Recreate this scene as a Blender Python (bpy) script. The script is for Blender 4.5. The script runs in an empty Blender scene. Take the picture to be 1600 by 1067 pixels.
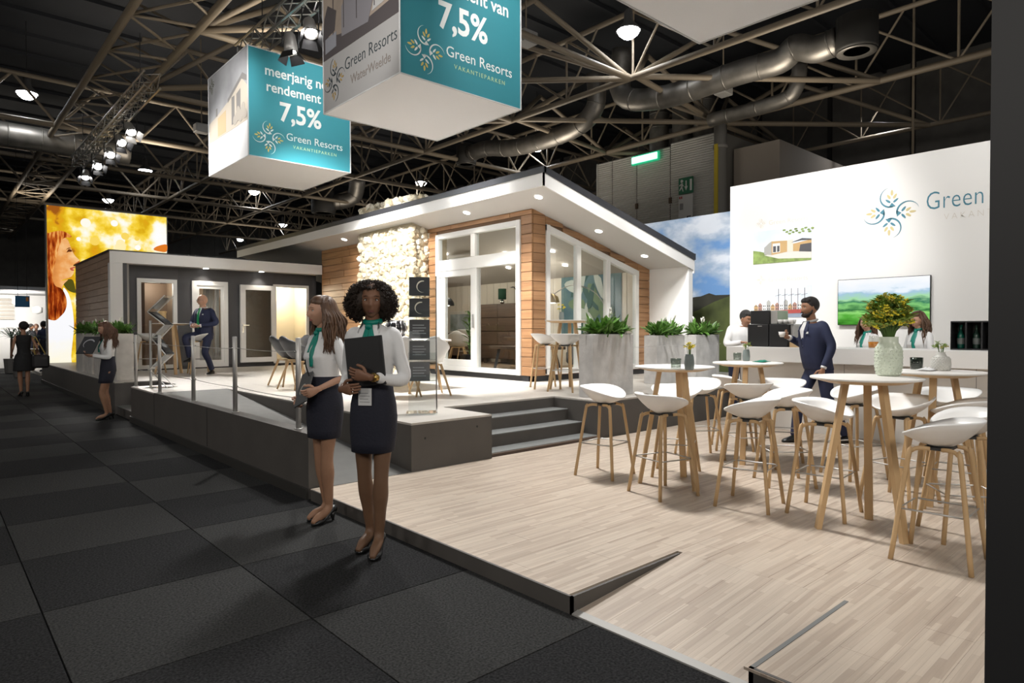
import bpy, bmesh, math, random
from mathutils import Vector, Matrix, noise
random.seed(7)
SC = bpy.context.scene
COL = SC.collection
PI = math.pi
V = Vector
# ------------------------------------------------------------------ camera
EYE = V((0.0, 0.0, 1.45))
YAW, PITCH, ROLL, FPX = math.radians(47.926), math.radians(-1.0), math.radians(-0.095), 1016.3
_F = V((math.cos(YAW)*math.cos(PITCH), math.sin(YAW)*math.cos(PITCH), math.sin(PITCH)))
_R0 = V((math.sin(YAW), -math.cos(YAW), 0.0)); _U0 = _R0.cross(_F)
_R = _R0*math.cos(ROLL) + _U0*math.sin(ROLL); _U = _U0*math.cos(ROLL) - _R0*math.sin(ROLL)
cam = bpy.data.cameras.new('camera'); cam.sensor_width = 36.0; cam.lens = FPX/1600*36.0
cam.clip_start = 0.05; cam.clip_end = 200
cam_o = bpy.data.objects.new('camera', cam); COL.objects.link(cam_o)
cam_o.matrix_world = Matrix(((_R.x, _U.x, -_F.x, EYE.x), (_R.y, _U.y, -_F.y, EYE.y), (_R.z, _U.z, -_F.z, EYE.z), (0, 0, 0, 1)))
SC.camera = cam_o
def ray(x, y): return _F + _R*((x-800)/FPX) - _U*((y-533.5)/FPX)
def atz(x, y, z): d = ray(x, y); return EYE + d*((z-EYE.z)/d.z)     # a point of a level surface
def atx(x, y, X): d = ray(x, y); return EYE + d*(X/d.x)
def aty(x, y, Y): d = ray(x, y); return EYE + d*(Y/d.y)
# ------------------------------------------------------------------ colour management, world
vs = SC.view_settings
vs.view_transform = 'Standard'; vs.look = 'None'; vs.gamma = 1.0; vs.exposure = 0.0; vs.use_curve_mapping = False
w = bpy.data.worlds.new('hall_world'); SC.world = w; w.use_nodes = True
w.node_tree.nodes['Background'].inputs[0].default_value = (0.95, 0.92, 0.88, 1)
w.node_tree.nodes['Background'].inputs[1].default_value = 0.13
# ------------------------------------------------------------------ lamps (some get housings further down, others are unseen additions)
def spot(loc, target, power, angle=50, blend=0.6, size=0.12, col=(1, 0.96, 0.9)):
    l = bpy.data.lights.new('spot_light', 'SPOT'); l.energy = power; l.spot_size = math.radians(angle); l.spot_blend = blend
    l.shadow_soft_size = size; l.color = col
    o = bpy.data.objects.new('spot_light', l); COL.objects.link(o); o.location = loc
    o.rotation_euler = (V(target)-V(loc)).to_track_quat('-Z', 'Y').to_euler(); return o
def point(loc, power, size=0.1, col=(1, 0.93, 0.82)):
    l = bpy.data.lights.new('point_light', 'POINT'); l.energy = power; l.shadow_soft_size = size; l.color = col
    o = bpy.data.objects.new('point_light', l); COL.objects.link(o); o.location = loc; return o
# stand spotlights: (housing position, aim, watts, beam)
SPOTS = [
 ((3.75, 23.8, 6.25), (3.3, 21.6, 3.5), 0, 40), ((3.77, 22.1, 6.25), (4.5, 15.0, 0.6), 1300, 38), ((3.78, 20.4, 6.25), (4.2, 14.0, 0.6), 1700, 44),
 ((3.74, 18.9, 6.25), (5.2, 13.0, 0.6), 2200, 46), ((3.71, 17.7, 6.25), (4.6, 13.0, 0.6), 1900, 50),
 ((4.62, 9.9, 6.25), (3.9, 6.6, 0.6), 900, 60), ((4.64, 10.7, 6.25), (5.0, 10.2, 0.6), 900, 60), ((4.66, 9.35, 6.25), (6.3, 7.6, 0.6), 2000, 60),
]
HIDDEN_SPOTS = [   # unseen, no housings: floor spots placed from table shadows, the rest added for brightness
 ((5.4, 5.7, 6.4), (4.6, 3.0, 0.1), 900, 76), ((5.4, 5.0, 6.4), (6.6, 1.6, 0.1), 560, 70),
 ((5.0, 5.2, 6.4), (3.9, 3.6, 0.1), 380, 60), ((5.6, 4.3, 6.4), (10.5, 5.0, 2.6), 1000, 46), ((5.6, 1.2, 6.4), (10.5, 2.6, 2.6), 480, 50), ((3.5, 10.0, 5.5), (7.4, 12.1, 2.3), 2100, 46),
 ((5.3, 9.3, 6.4), (7.6, 6.0, 0.6), 1500, 70), ((7.4, 4.6, 6.4), (8.6, 6.6, 0.9), 700, 64), ((7.0, 5.6, 6.4), (12.5, 8.4, 2.4), 1300, 40), ((3.0, 10.5, 6.4), (4.2, 12.6, 5.4), 260, 60), ((1.8, 6.2, 5.0), (4.2, 7.6, 5.4), 200, 60), 
 ((5.0, 9.6, 6.9), (5.5, 11.49, 5.8), 150, 52), ((5.5, 4.8, 6.9), (5.9, 6.64, 5.2), 200, 56), ((2.3, 14.2, 5.0), (4.2, 12.9, 4.7), 300, 60),
]
for i_, (l_, t_, p_, a_) in enumerate(SPOTS + HIDDEN_SPOTS):
    if p_: spot(V(l_)-V((0, 0, 0.16)), t_, p_*1.35, a_, size=0.12 if i_ < 8 else 0.28, col=(1, .97, .93) if i_ < 8 else (1, .985, .965))
HIGHBAYS = [tuple(atz(x, y, 9.0)) for x, y in ((982, 46), (839, 228), (658, 284), (442, 350), (375, 373), (397, 298), (169, 311), (227, 265), (42, 144))] + [(7.9, 19.2, 9.0), (-3.0, 9.5, 9.0), (-3.0, 18.0, 9.0), (2.5, 2.0, 9.0), (13.2, 1.0, 9.0), (-2.0, 50.0, 9.0), (5.5, 53.0, 9.0), (24.0, 8.0, 9.0)]  # last entries, without housings, added to brighten the back wall and grey cabinet
for h_ in HIGHBAYS:
    spot(V(h_)-V((0, 0, 0.2)), V(h_)-V((0, 0, 5)), 240, 150, 1.0, 0.25, (0.95, 0.97, 1.0))
# unseen upward spots added to brighten the roof trusses from below
for x_, y_, e_ in ((6, 4, 260), (15, 7, 420), (6, 14, 300), (15, 16, 420), (6, 25, 350), (15, 27, 350), (22, 12, 300), (4, 38, 300), (15, 40, 300), (-4, 12, 120)):
    spot((x_, y_, 4.9 if x_ > 10 else 6.9), (x_, y_, 11), e_*1.4, 170, 1.0, 1.0, (1, .9, .76))
# unseen fill lights added across the aisle and behind the camera
for p_, e_ in (((-7, 1, 5.0), 500), ((-7, 10, 5.0), 500), ((-2, -4, 5.0), 900), ((5, -5, 5.0), 380)): point(p_, e_, .8, (1, .95, .88))
# ------------------------------------------------------------------ helpers
def tag(o, label=None, cat=None, group=None, kind=None):
    if label: o['label'] = label
    if cat: o['category'] = cat
    if group: o['group'] = group
    if kind: o['kind'] = kind
    return o
def thing(name, label, cat, loc=(0, 0, 0), rz=0.0, group=None):
    o = bpy.data.objects.new(name, None); COL.objects.link(o); o.empty_display_size = 0.1
    o.location = loc; o.rotation_euler = (0, 0, rz); return tag(o, label, cat, group)
def struct(name, parent=None, label=None):
    o = bpy.data.objects.new(name, None); COL.objects.link(o); o['kind'] = 'structure'
    if label: o['label'] = label
    return o
def put(name, me, parent=None, loc=(0, 0, 0), rot=(0, 0, 0), scale=(1, 1, 1), mat=None):
    o = bpy.data.objects.new(name, me); COL.objects.link(o); o.parent = parent
    o.location = loc; o.rotation_euler = rot; o.scale = scale
    if mat is not None and not me.materials: me.materials.append(mat)
    return o
def dup(root, loc, rz=None, label=None, group=None):
    r = root.copy(); COL.objects.link(r); r.location = loc
    if rz is not None: r.rotation_euler = (0, 0, rz)
    if label: r['label'] = label
    if group: r['group'] = group
    for ch in list(root.children):
        c = ch.copy(); COL.objects.link(c); c.parent = r
        for g in list(ch.children):
            d = g.copy(); COL.objects.link(d); d.parent = c
    return r
class MB:
    def __init__(s): s.v = []; s.f = []; s.m = []; s.mi = 0; s.sm = False; s.sl = []
    def add(s, vs_, fs):
        b = len(s.v); s.v.extend([tuple(q) for q in vs_])
        for f in fs: s.f.append([b+i for i in f]); s.m.append(s.mi); s.sl.append(s.sm)
        return s
    def box(s, x0, x1, y0, y1, z0, z1, c=0.0):
        if c <= 0:
            return s.add([(x, y, z) for z in (z0, z1) for y in (y0, y1) for x in (x0, x1)],
                  [(0, 2, 3, 1), (4, 5, 7, 6), (0, 1, 5, 4), (2, 6, 7, 3), (0, 4, 6, 2), (1, 3, 7, 5)])
        bm = bmesh.new(); bmesh.ops.create_cube(bm, size=1.0)
        for q in bm.verts: q.co = V(((x0+x1)/2+q.co.x*(x1-x0), (y0+y1)/2+q.co.y*(y1-y0), (z0+z1)/2+q.co.z*(z1-z0)))
        bmesh.ops.bevel(bm, geom=bm.edges[:], offset=min(c, abs(x1-x0)*.45, abs(y1-y0)*.45, abs(z1-z0)*.45), segments=1, affect='EDGES')
        return s.addbm(bm)
    def addbm(s, bm):
        bm.verts.ensure_lookup_table(); bm.verts.index_update()
        s.add([q.co for q in bm.verts], [[q.index for q in f.verts] for f in bm.faces]); bm.free(); return s
    def loft(s, rings, cap=True, closed=False):   # rings: list of equal-length point lists
        n = len(rings[0]); vs_ = [p for r in rings for p in r]; fs = []
        R = len(rings)
        for i in range(R if closed else R-1):
            a = i*n; b = ((i+1) % R)*n
            for k in range(n): fs.append((a+k, a+(k+1) % n, b+(k+1) % n, b+k))
        if cap and not closed: fs.append(tuple(range(n-1, -1, -1))); fs.append(tuple((R-1)*n+k for k in range(n)))
        return s.add(vs_, fs)
    def tube(s, pts, r, n=8, closed=False, flat=1.0, up=None):
        pts = [V(p) for p in pts]; m = len(pts); rr = r if isinstance(r, (list, tuple)) else [r]*m
        rings = []; prev = None
        for i in range(m):
            if closed: t = pts[(i+1) % m]-pts[i-1]
            else: t = pts[min(i+1, m-1)]-pts[max(i-1, 0)]
            t = t.normalized() if t.length > 1e-9 else V((0, 0, 1))
            if prev is None:
                u = V(up) if up else (V((0, 0, 1)) if abs(t.z) < 0.9 else V((1, 0, 0)))
            else: u = prev
            u = (u - t*u.dot(t)).normalized(); prev = u; w_ = t.cross(u)
            rings.append([pts[i] + (u*math.cos(2*PI*k/n)*flat + w_*math.sin(2*PI*k/n))*rr[i] for k in range(n)])
        return s.loft(rings, True, closed)
    def lathe(s, prof, n=20, c=(0, 0, 0), cap=True):
        return s.loft([[(c[0]+r*math.cos(2*PI*k/n), c[1]+r*math.sin(2*PI*k/n), c[2]+z) for k in range(n)] for r, z in prof], cap)
    def cyl(s, x, y, z0, z1, r, n=16): return s.lathe([(r, z0), (r, z1)], n, (x, y, 0))
    def prism(s, poly, fr, d0=0.0, d1=0.003):    # polygon in a frame (origin, u, v, n)
        O, u, v, n = fr; k = len(poly)
        a = [O+u*p[0]+v*p[1]+n*d0 for p in poly]; b = [O+u*p[0]+v*p[1]+n*d1 for p in poly]
        return s.add(a+b, [tuple(range(k-1, -1, -1)), tuple(range(k, 2*k))] + [(i, (i+1) % k, k+(i+1) % k, k+i) for i in range(k)])
    def ball(s, c, r, sc=(1, 1, 1), seg=12, rng=8, rot=None):
        bm = bmesh.new(); bmesh.ops.create_uvsphere(bm, u_segments=seg, v_segments=rng, radius=r)
        for q in bm.verts:
            p = V((q.co.x*sc[0], q.co.y*sc[1], q.co.z*sc[2])); q.co = V(c) + ((rot @ p) if rot else p)
        return s.addbm(bm)
    def mesh(s, name, mats, smooth=False):
        me = bpy.data.meshes.new(name); me.from_pydata(s.v, [], s.f)
        for m_ in (mats if isinstance(mats, (list, tuple)) else [mats]): me.materials.append(m_)
        me.polygons.foreach_set('material_index', s.m)
        me.polygons.foreach_set('use_smooth', [bool(smooth)]*len(s.f) if not any(s.sl) else s.sl)
        bm = bmesh.new(); bm.from_mesh(me); bmesh.ops.recalc_face_normals(bm, faces=bm.faces); bm.to_mesh(me); bm.free()
        me.update(); return me
    def build(s, name, mats, parent=None, smooth=False, loc=(0, 0, 0), rot=(0, 0, 0)):
        return put(name, s.mesh(name, mats, smooth), parent, loc, rot)
def smooth_path(pts, k=6):
    pts = [V(p) for p in pts]; out = []
    for i in range(len(pts)-1):
        p0 = pts[max(i-1, 0)]; p1 = pts[i]; p2 = pts[i+1]; p3 = pts[min(i+2, len(pts)-1)]
        for j in range(k):
            t = j/k
            out.append(0.5*((2*p1) + (p2-p0)*t + (2*p0-5*p1+4*p2-p3)*t*t + (3*p1-p0-3*p2+p3)*t**3))
    out.append(pts[-1]); return out
def lerp_list(vals, k):
    out = []
    for i in range(len(vals)-1):
        for j in range(k): t = j/k; t = t*t*(3-2*t); out.append(vals[i]*(1-t)+vals[i+1]*t)
    out.append(vals[-1]); return out
def frame(o, u, v):
    u = V(u).normalized(); v = V(v).normalized(); return (V(o), u, v, u.cross(v))
# ------------------------------------------------------------------ materials
MATS = {}
def mat(name, col, rough=0.6, metal=0.0, emit=None, es=0.0, nscale=None, namt=0.0, bump=0.0, bscale=None, spec=0.5, alpha=1.0, col2=None, stretch=None, trans=0.0):
    if name in MATS: return MATS[name]
    m = bpy.data.materials.new(name); m.use_nodes = True; nt = m.node_tree; b = nt.nodes['Principled BSDF']
    b.inputs['Base Color'].default_value = (*col, 1); b.inputs['Roughness'].default_value = rough; b.inputs['Metallic'].default_value = metal
    b.inputs['Specular IOR Level'].default_value = spec
    if trans: b.inputs['Transmission Weight'].default_value = trans
    if emit: b.inputs['Emission Color'].default_value = (*emit, 1); b.inputs['Emission Strength'].default_value = es
    if nscale or bump:
        tc = nt.nodes.new('ShaderNodeTexCoord'); mp = nt.nodes.new('ShaderNodeMapping'); nt.links.new(tc.outputs['Object'], mp.inputs[0])
        if stretch: mp.inputs['Scale'].default_value = stretch
    if nscale:
        no = nt.nodes.new('ShaderNodeTexNoise'); no.inputs['Scale'].default_value = nscale; no.inputs['Detail'].default_value = 5
        nt.links.new(mp.outputs[0], no.inputs['Vector'])
        mx = nt.nodes.new('ShaderNodeMix'); mx.data_type = 'RGBA'
        c2 = col2 if col2 else tuple(c*(1-namt) for c in col)
        mx.inputs[6].default_value = (*col, 1); mx.inputs[7].default_value = (*c2, 1)
        cr = nt.nodes.new('ShaderNodeMapRange'); cr.inputs[1].default_value = 0.35; cr.inputs[2].default_value = 0.68
        nt.links.new(no.outputs[0], cr.inputs[0]); nt.links.new(cr.outputs[0], mx.inputs[0]); nt.links.new(mx.outputs[2], b.inputs['Base Color'])
    if bump:
        n2 = nt.nodes.new('ShaderNodeTexNoise'); n2.inputs['Scale'].default_value = bscale or 40; n2.inputs['Detail'].default_value = 4
        nt.links.new(mp.outputs[0], n2.inputs['Vector'])
        bp = nt.nodes.new('ShaderNodeBump'); bp.inputs['Strength'].default_value = bump; bp.inputs['Distance'].default_value = 0.02
        nt.links.new(n2.outputs[0], bp.inputs['Height']); nt.links.new(bp.outputs[0], b.inputs['Normal'])
    MATS[name] = m; return m
def wood(name, c1, c2, rough=0.5, scale=(1.2, 14, 14), vary=0.25, amt=1.0):
    """grain stretched along local x, every piece its own shade"""
    if name in MATS: return MATS[name]
    m = bpy.data.materials.new(name); m.use_nodes = True; nt = m.node_tree; b = nt.nodes['Principled BSDF']; b.inputs['Roughness'].default_value = rough
    ge = nt.nodes.new('ShaderNodeNewGeometry'); oi = nt.nodes.new('ShaderNodeObjectInfo'); mp = nt.nodes.new('ShaderNodeMapping'); mp.inputs['Scale'].default_value = scale
    ad = nt.nodes.new('ShaderNodeVectorMath'); ad.operation = 'ADD'; mu = nt.nodes.new('ShaderNodeMath'); mu.operation = 'MULTIPLY'; mu.inputs[1].default_value = 37
    nt.links.new(oi.outputs['Random'], mu.inputs[0]); nt.links.new(ge.outputs['Position'], ad.inputs[0]); nt.links.new(mu.outputs[0], ad.inputs[1]); nt.links.new(ad.outputs[0], mp.inputs[0])
    no = nt.nodes.new('ShaderNodeTexNoise'); no.inputs['Scale'].default_value = 1.0; no.inputs['Detail'].default_value = 6; no.inputs['Distortion'].default_value = 0.6
    nt.links.new(mp.outputs[0], no.inputs['Vector'])
    mr = nt.nodes.new('ShaderNodeMapRange'); mr.inputs[1].default_value = 0.3; mr.inputs[2].default_value = 0.7; mr.inputs[4].default_value = amt; nt.links.new(no.outputs[0], mr.inputs[0])
    mx = nt.nodes.new('ShaderNodeMix'); mx.data_type = 'RGBA'; mx.inputs[6].default_value = (*c1, 1); mx.inputs[7].default_value = (*c2, 1); nt.links.new(mr.outputs[0], mx.inputs[0])
    hs = nt.nodes.new('ShaderNodeHueSaturation'); r2 = nt.nodes.new('ShaderNodeMapRange'); r2.inputs[3].default_value = 1-vary; r2.inputs[4].default_value = 1+vary
    nt.links.new(oi.outputs['Random'], r2.inputs[0]); nt.links.new(r2.outputs[0], hs.inputs['Value']); nt.links.new(mx.outputs[2], hs.inputs['Color']); nt.links.new(hs.outputs[0], b.inputs['Base Color'])
    MATS[name] = m; return m
def emat(name, col, st):
    if name in MATS: return MATS[name]
    m = bpy.data.materials.new(name); m.use_nodes = True; nt = m.node_tree; nt.nodes.remove(nt.nodes['Principled BSDF'])
    e = nt.nodes.new('ShaderNodeEmission'); e.inputs[0].default_value = (*col, 1); e.inputs[1].default_value = st
    nt.links.new(e.outputs[0], nt.nodes['Material Output'].inputs[0]); MATS[name] = m; return m
def glassmat(name, tint=(0.95, 0.97, 0.97), refl=0.09, rough=0.0):
    if name in MATS: return MATS[name]
    m = bpy.data.materials.new(name); m.use_nodes = True; nt = m.node_tree; nt.nodes.remove(nt.nodes['Principled BSDF'])
    t = nt.nodes.new('ShaderNodeBsdfTransparent'); t.inputs[0].default_value = (*tint, 1); g = nt.nodes.new('ShaderNodeBsdfGlossy'); g.inputs['Roughness'].default_value = rough; ge = nt.nodes.new('ShaderNodeNewGeometry')
    lw = nt.nodes.new('ShaderNodeFresnel'); lw.inputs[0].default_value = 1.45
    mr = nt.nodes.new('ShaderNodeMath'); mr.operation = 'MULTIPLY_ADD'; mr.inputs[1].default_value = 1.2; mr.inputs[2].default_value = refl*0.4; nt.links.new(lw.outputs[0], mr.inputs[0])
    iv = nt.nodes.new('ShaderNodeMath'); iv.operation = 'SUBTRACT'; iv.inputs[0].default_value = 1.0; nt.links.new(ge.outputs['Backfacing'], iv.inputs[1])   # only the outer face of a pane mirrors
    m2 = nt.nodes.new('ShaderNodeMath'); m2.operation = 'MULTIPLY'; nt.links.new(mr.outputs[0], m2.inputs[0]); nt.links.new(iv.outputs[0], m2.inputs[1])
    x = nt.nodes.new('ShaderNodeMixShader'); nt.links.new(m2.outputs[0], x.inputs[0]); nt.links.new(t.outputs[0], x.inputs[1]); nt.links.new(g.outputs[0], x.inputs[2])
    nt.links.new(x.outputs[0], nt.nodes['Material Output'].inputs[0]); MATS[name] = m; return m
WHITE = mat('white_lacquer', (0.78, 0.77, 0.75), 0.45)
WALLW = mat('white_wall_paint', (0.82, 0.81, 0.79), 0.7)
FRAMEW = mat('white_frame', (0.75, 0.75, 0.73), 0.4)
DARKP = mat('anthracite_board', (0.088, 0.08, 0.073), 0.55, nscale=3, namt=0.15)
STEEL = mat('brushed_steel', (0.5, 0.49, 0.47), 0.4, 0.65)
CHROME = mat('chrome', (0.8, 0.8, 0.8), 0.12, 1.0)
BLACK = mat('black_plastic', (0.012, 0.012, 0.013), 0.45)
OAK = wood('pale_oak', (0.56, 0.38, 0.2), (0.45, 0.29, 0.14), 0.5, (9, 9, 2.0), 0.06, 0.7)
GLASS = glassmat('window_glass')
ACRYL = glassmat('clear_acrylic', (0.93, 0.95, 0.95), 0.12)
TEAL = mat('teal_print', (0.02, 0.22, 0.26), 0.6)
P_Z, W_Z = 0.56, 0.09
# flat writing
def text(s, size, fr, x, y, m, parent, d=0.003, align='CENTER', bold=0.0, space=1.0, name='lettering', maxw=None, sx=1.0):
    cu = bpy.data.curves.new('lettering', 'FONT'); cu.body = s; cu.size = size; cu.align_x = align; cu.offset = bold; cu.space_character = space
    cu.extrude = 0.0008; cu.resolution_u = 3
    o = bpy.data.objects.new('lettering', cu); COL.objects.link(o)
    dg = bpy.context.evaluated_depsgraph_get(); me = bpy.data.meshes.new_from_object(o.evaluated_get(dg))
    bpy.data.objects.remove(o); bpy.data.curves.remove(cu)
    O, u, v, n = fr
    for q in me.vertices: q.co = O + u*(x+q.co.x*sx) + v*(y+q.co.y) + n*(d+q.co.z)
    me.materials.clear(); me.materials.append(m); return put(name, me, parent)
def arc_pts(cx, cy, r, a0, a1, w0, n=14):
    out = []; inn = []
    for i in range(n+1):
        t = i/n; a = math.radians(a0+(a1-a0)*t); w_ = w0*(1-t)**0.8*(0.35+0.65*min(1, 4*t+0.2))
        out.append((cx+(r+w_/2)*math.cos(a), cy+(r+w_/2)*math.sin(a))); inn.append((cx+(r-w_/2)*math.cos(a), cy+(r-w_/2)*math.sin(a)))
    return out + inn[::-1]
def leaf2(cx, cy, ang, L, W):
    pts = []
    for i in range(10):
        a = 2*PI*i/10; px = L/2*math.cos(a); py = W/2*math.sin(a)*(1-0.25*math.cos(a))
        c, s_ = math.cos(ang), math.sin(ang); pts.append((cx+px*c-py*s_, cy+px*s_+py*c))
    return pts
def emblem(fr, cx, cy, R, m1, m2, parent, d=0.003):
    """four crescent-and-wheat-ear sprigs turning round a centre"""
    for k in range(4):
        a = MB(); b = a
        th = k*PI/2; c, s_ = math.cos(th), math.sin(th)
        T = lambda P: [(cx+R*(p[0]*c-p[1]*s_), cy+R*(p[0]*s_+p[1]*c)) for p in P]
        a.prism(T(arc_pts(0.02, 0.66, 0.42, -80, -255, 0.085)), fr, d, d+0.002)
        a.prism(T([(-0.08, 0.23), (0.2, 0.25), (0.05, 0.42)]), fr, d, d+0.002)
        for sg in (-1, 1):
            a.prism(T(leaf2(0.05+sg*0.15, 0.5, PI/2-sg*0.9, 0.25, 0.09)), fr, d, d+0.002)
            b.mi = 1; b.prism(T(leaf2(0.05+sg*0.12, 0.68, PI/2-sg*0.55, 0.23, 0.1)), fr, d, d+0.002); b.mi = 0
        b.mi = 1; b.prism(T(leaf2(0.05, 0.84, PI/2, 0.25, 0.1)), fr, d, d+0.002); b.mi = 0
        a.build('emblem_sprig', [m1, m2], parent)
# ================================================================== SETTING: hall
CARP_D = mat('dark_carpet', (0.033, 0.033, 0.034), 0.95, nscale=85, namt=0.75, bump=0.5, bscale=300, spec=0.1)
CARP_L = mat('lighter_carpet', (0.053, 0.053, 0.052), 0.95, nscale=85, namt=0.65, bump=0.5, bscale=300, spec=0.1)
fl = struct('floor')
fb = MB(); fb.box(-14, 34, -6, 62, -0.12, -0.012); fb.build('floor_base', CARP_D, fl)
td, tl = MB(), MB(); td.box(0.004, 0.996, 0.004, 0.996, -0.012, 0); tl.box(0.004, 0.996, 0.004, 0.996, -0.012, 0)
td = td.mesh('carpet_tile', CARP_D); tl = tl.mesh('carpet_tile', CARP_L)
for i in range(-7, 2):
    for j in range(0, 27):
        x0, y0 = 0.43+i, 0.09+j
        put('carpet_tile', tl if (i+j) % 2 else td, fl, (x0, y0, 0))
far_l = MB()
for i in range(-7, 3):
    for j in range(27, 58):
        if (i+j) % 2: far_l.box(0.43+i, 1.43+i, 0.09+j, 1.09+j, -0.012, 0)
o = far_l.build('carpet_tiles_far', CARP_L, fl); o['kind'] = 'stuff'
HALLW = mat('hall_cladding', (0.14, 0.132, 0.12), 0.7, nscale=2, namt=0.2)
CEILM = mat('dark_ceiling_deck', (0.022, 0.024, 0.029), 0.8)
wb = struct('wall_back'); b = MB(); b.box(-14, 34, 60, 60.3, 0, 12); b.build('wall_panel', HALLW, wb)
for i in range(24):
    b = MB(); b.box(-13+2*i, -12.94+2*i, 59.93, 60, 0, 12); b.build('wall_rib', HALLW, wb)
wr = struct('wall_right'); b = MB(); b.box(27.5, 27.8, -6, 60, 0, 12); b.build('wall_panel', HALLW, wr)
for i in range(14):
    b = MB(); b.box(27.35, 27.5, -4+3.0*i, -3.86+3.0*i, 0, 11.5); b.build('wall_post', mat('dark_steel', (0.02, 0.019, 0.018), 0.6), wr)
for y0, s_ in ((1.0, 1), (7.0, -1), (13.0, 1)):
    b = MB(); b.tube([(27.38, y0, 4), (27.38, y0+4.5*s_, 9.5)], 0.06, 6); b.build('wall_brace', MATS['dark_steel'], wr)
wl = struct('wall_left'); b = MB(); b.box(-14.3, -14, -6, 60, 0, 12); b.build('wall_panel', HALLW, wl)
ce = struct('ceiling')
b = MB(); b.box(-14, 34, -6, 60, 11.4, 11.6); b.build('ceiling_deck', CEILM, ce)
for i in range(33):
    b = MB(); b.box(-14, 34, -5+2*i, -4.9+2*i, 11.28, 11.4); b.build('deck_purlin', CEILM, ce)
# space-frame roof trusses: chords and braces from one shared round bar
TRUSS = mat('beige_truss_paint', (0.24, 0.195, 0.14), 0.55, nscale=4, namt=0.15)
rod = MB(); rod.lathe([(1, 0), (1, 1)], 8); ROD = rod.mesh('truss_rod', TRUSS, True)
def strut(p, q, r, parent, name='truss_brace', me=None):
    p, q = V(p), V(q); d = q-p
    o = put(name, me or ROD, parent, p, d.to_track_quat('Z', 'Y').to_euler(), (r, r, d.length)); return o
def truss_y(x, y0, y1, zb=8.0, zt=9.6, step=2.35, wid=0.0, r=0.075, ph=0.9):
    t = put('roof_truss', rod_one(), ce, (x, y0, zb), V((0, 1, 0)).to_track_quat('Z', 'Y').to_euler(), (r, r, y1-y0))
    L = y1-y0
    # children are given in world metres: undo the parent's own bar scaling by parenting with its inverse
    inv = t_inv(t)
    def S(p, q, rr, nm='truss_brace'):
        o = strut(p, q, rr, None, nm); o.parent = t; o.matrix_parent_inverse = inv
    S((x+wid/2, y0, zt), (x+wid/2, y1, zt), r*(0.5 if wid else 0.85), 'top_chord')
    if wid: S((x+wid, y0, zb), (x+wid, y1, zb), r, 'bottom_chord')
    n = int(L/step)
    ys = [y0 + ph + step*i for i in range(n)]
    for i, y in enumerate(ys):
        S((x, y, zb), (x+wid/2, y, zt), r*0.4)
        S((x, y, zb), (x+wid/2, min(y+step, y1), zt), r*0.4)
        if wid:
            S((x, y, zb), (x+wid, y-0.4, zb), r*0.4); S((x, y, zb), (x+wid, y+step*0.55, zb), r*0.36); S((x+wid, y, zb), (x, y+step, zb), r*0.36); S((x+wid, y, zb), (x+wid/2, y+step, zt), r*0.36)
        else: S((x, y, zb), (x, y-step*0.5, zt), r*0.36)
    return t
def truss_x(y, x0, x1, zb=8.0, zt=9.4, step=2.35, r=0.075):
    t = put('roof_truss', rod_one(), ce, (x0, y, zb), V((1, 0, 0)).to_track_quat('Z', 'Y').to_euler(), (r, r, x1-x0)); inv = t_inv(t)
    def S(p, q, rr, nm='truss_brace'):
        o = strut(p, q, rr, None, nm); o.parent = t; o.matrix_parent_inverse = inv
    S((x0, y, zt), (x1, y, zt), r*0.85, 'top_chord')
    for i in range(int((x1-x0)/step)):
        x = x0+step*i
        S((x, y, zb), (x+step/2, y, zt), r*0.5); S((x+step/2, y, zt), (x+step, y, zb), r*0.5)
def rod_one(): return ROD
def t_inv(t):
    return (Matrix.Translation(t.location) @ t.rotation_euler.to_matrix().to_4x4() @ Matrix.Diagonal((*t.scale, 1))).inverted()
truss_y(3.2, 3, 58, wid=1.3, r=0.09, zt=9.3, step=2.3)
truss_y(13.72, 0, 58, r=0.085, zt=9.7, ph=1.1)
truss_y(18.78, -4, 58, r=0.085, zt=9.7, ph=1.5)
truss_y(24.0, -4, 58, r=0.07, zt=9.9)
for y in (10.6, 15.2): 
    for a_, b_ in (((4.5, y), (9.1, y)), ((9.1, y), (13.72, y)), ((13.72, y-0.2), (18.78, y+0.4)), ((4.5, y+4.6), (9.1, y)), ((9.1, y+4.6), (13.72, y)), ((13.72, y-0.2), (18.78, y-4.3)), ((18.78, y+.4), (24, y+.4)), ((18.78, y+.4), (24, y-4))):
        strut((*a_, 8.0), (*b_, 8.0), 0.08, ce, 'bottom_bar')
        strut((*a_, 8.0), ((a_[0]+b_[0])/2, (a_[1]+b_[1])/2+1.2, 9.7), 0.07, ce, 'diagonal_bar'); strut((*b_, 8.0), ((a_[0]+b_[0])/2, (a_[1]+b_[1])/2+1.2, 9.7), 0.07, ce, 'diagonal_bar')
truss_y(9.1, 16, 58, r=0.085, zt=9.7)
for y in (20.0, 25.2, 30.4, 35.5, 41.0, 47.0): truss_x(y, -6 if y > 24 else 4.5, 27 if y < 40 else 24, r=0.085, step=2.31)
for x, y, r_ in ((18.8, 10.95, 0.16),):
    col = struct('trim_1', None); b = MB(); b.cyl(x, y, 0, 8.0, 0.2, 16); b.build('column_shaft', mat('grey_column', (0.25, 0.24, 0.22), 0.6), col, True)
    b = MB(); b.box(x-0.24, x-0.19, y-0.04, y+0.08, 0, 7.3); b.build('yellow_stripe', mat('yellow_paint', (0.55, 0.42, 0.03), 0.6), col)
    b = MB(); b.cyl(x, y, 7.2, 7.3, 0.23); b.build('column_collar', MATS['grey_column'], col, True)
# thin hangers
for p, q in (((-1.0, 14.5, 11.3), (-1.2, 18.5, 7.4)), ((20.4, 6.0, 11.3), (20.4, 6.0, 3.0))):
    strut(p, q, 0.035, ce, 'hanger_rod')
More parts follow.
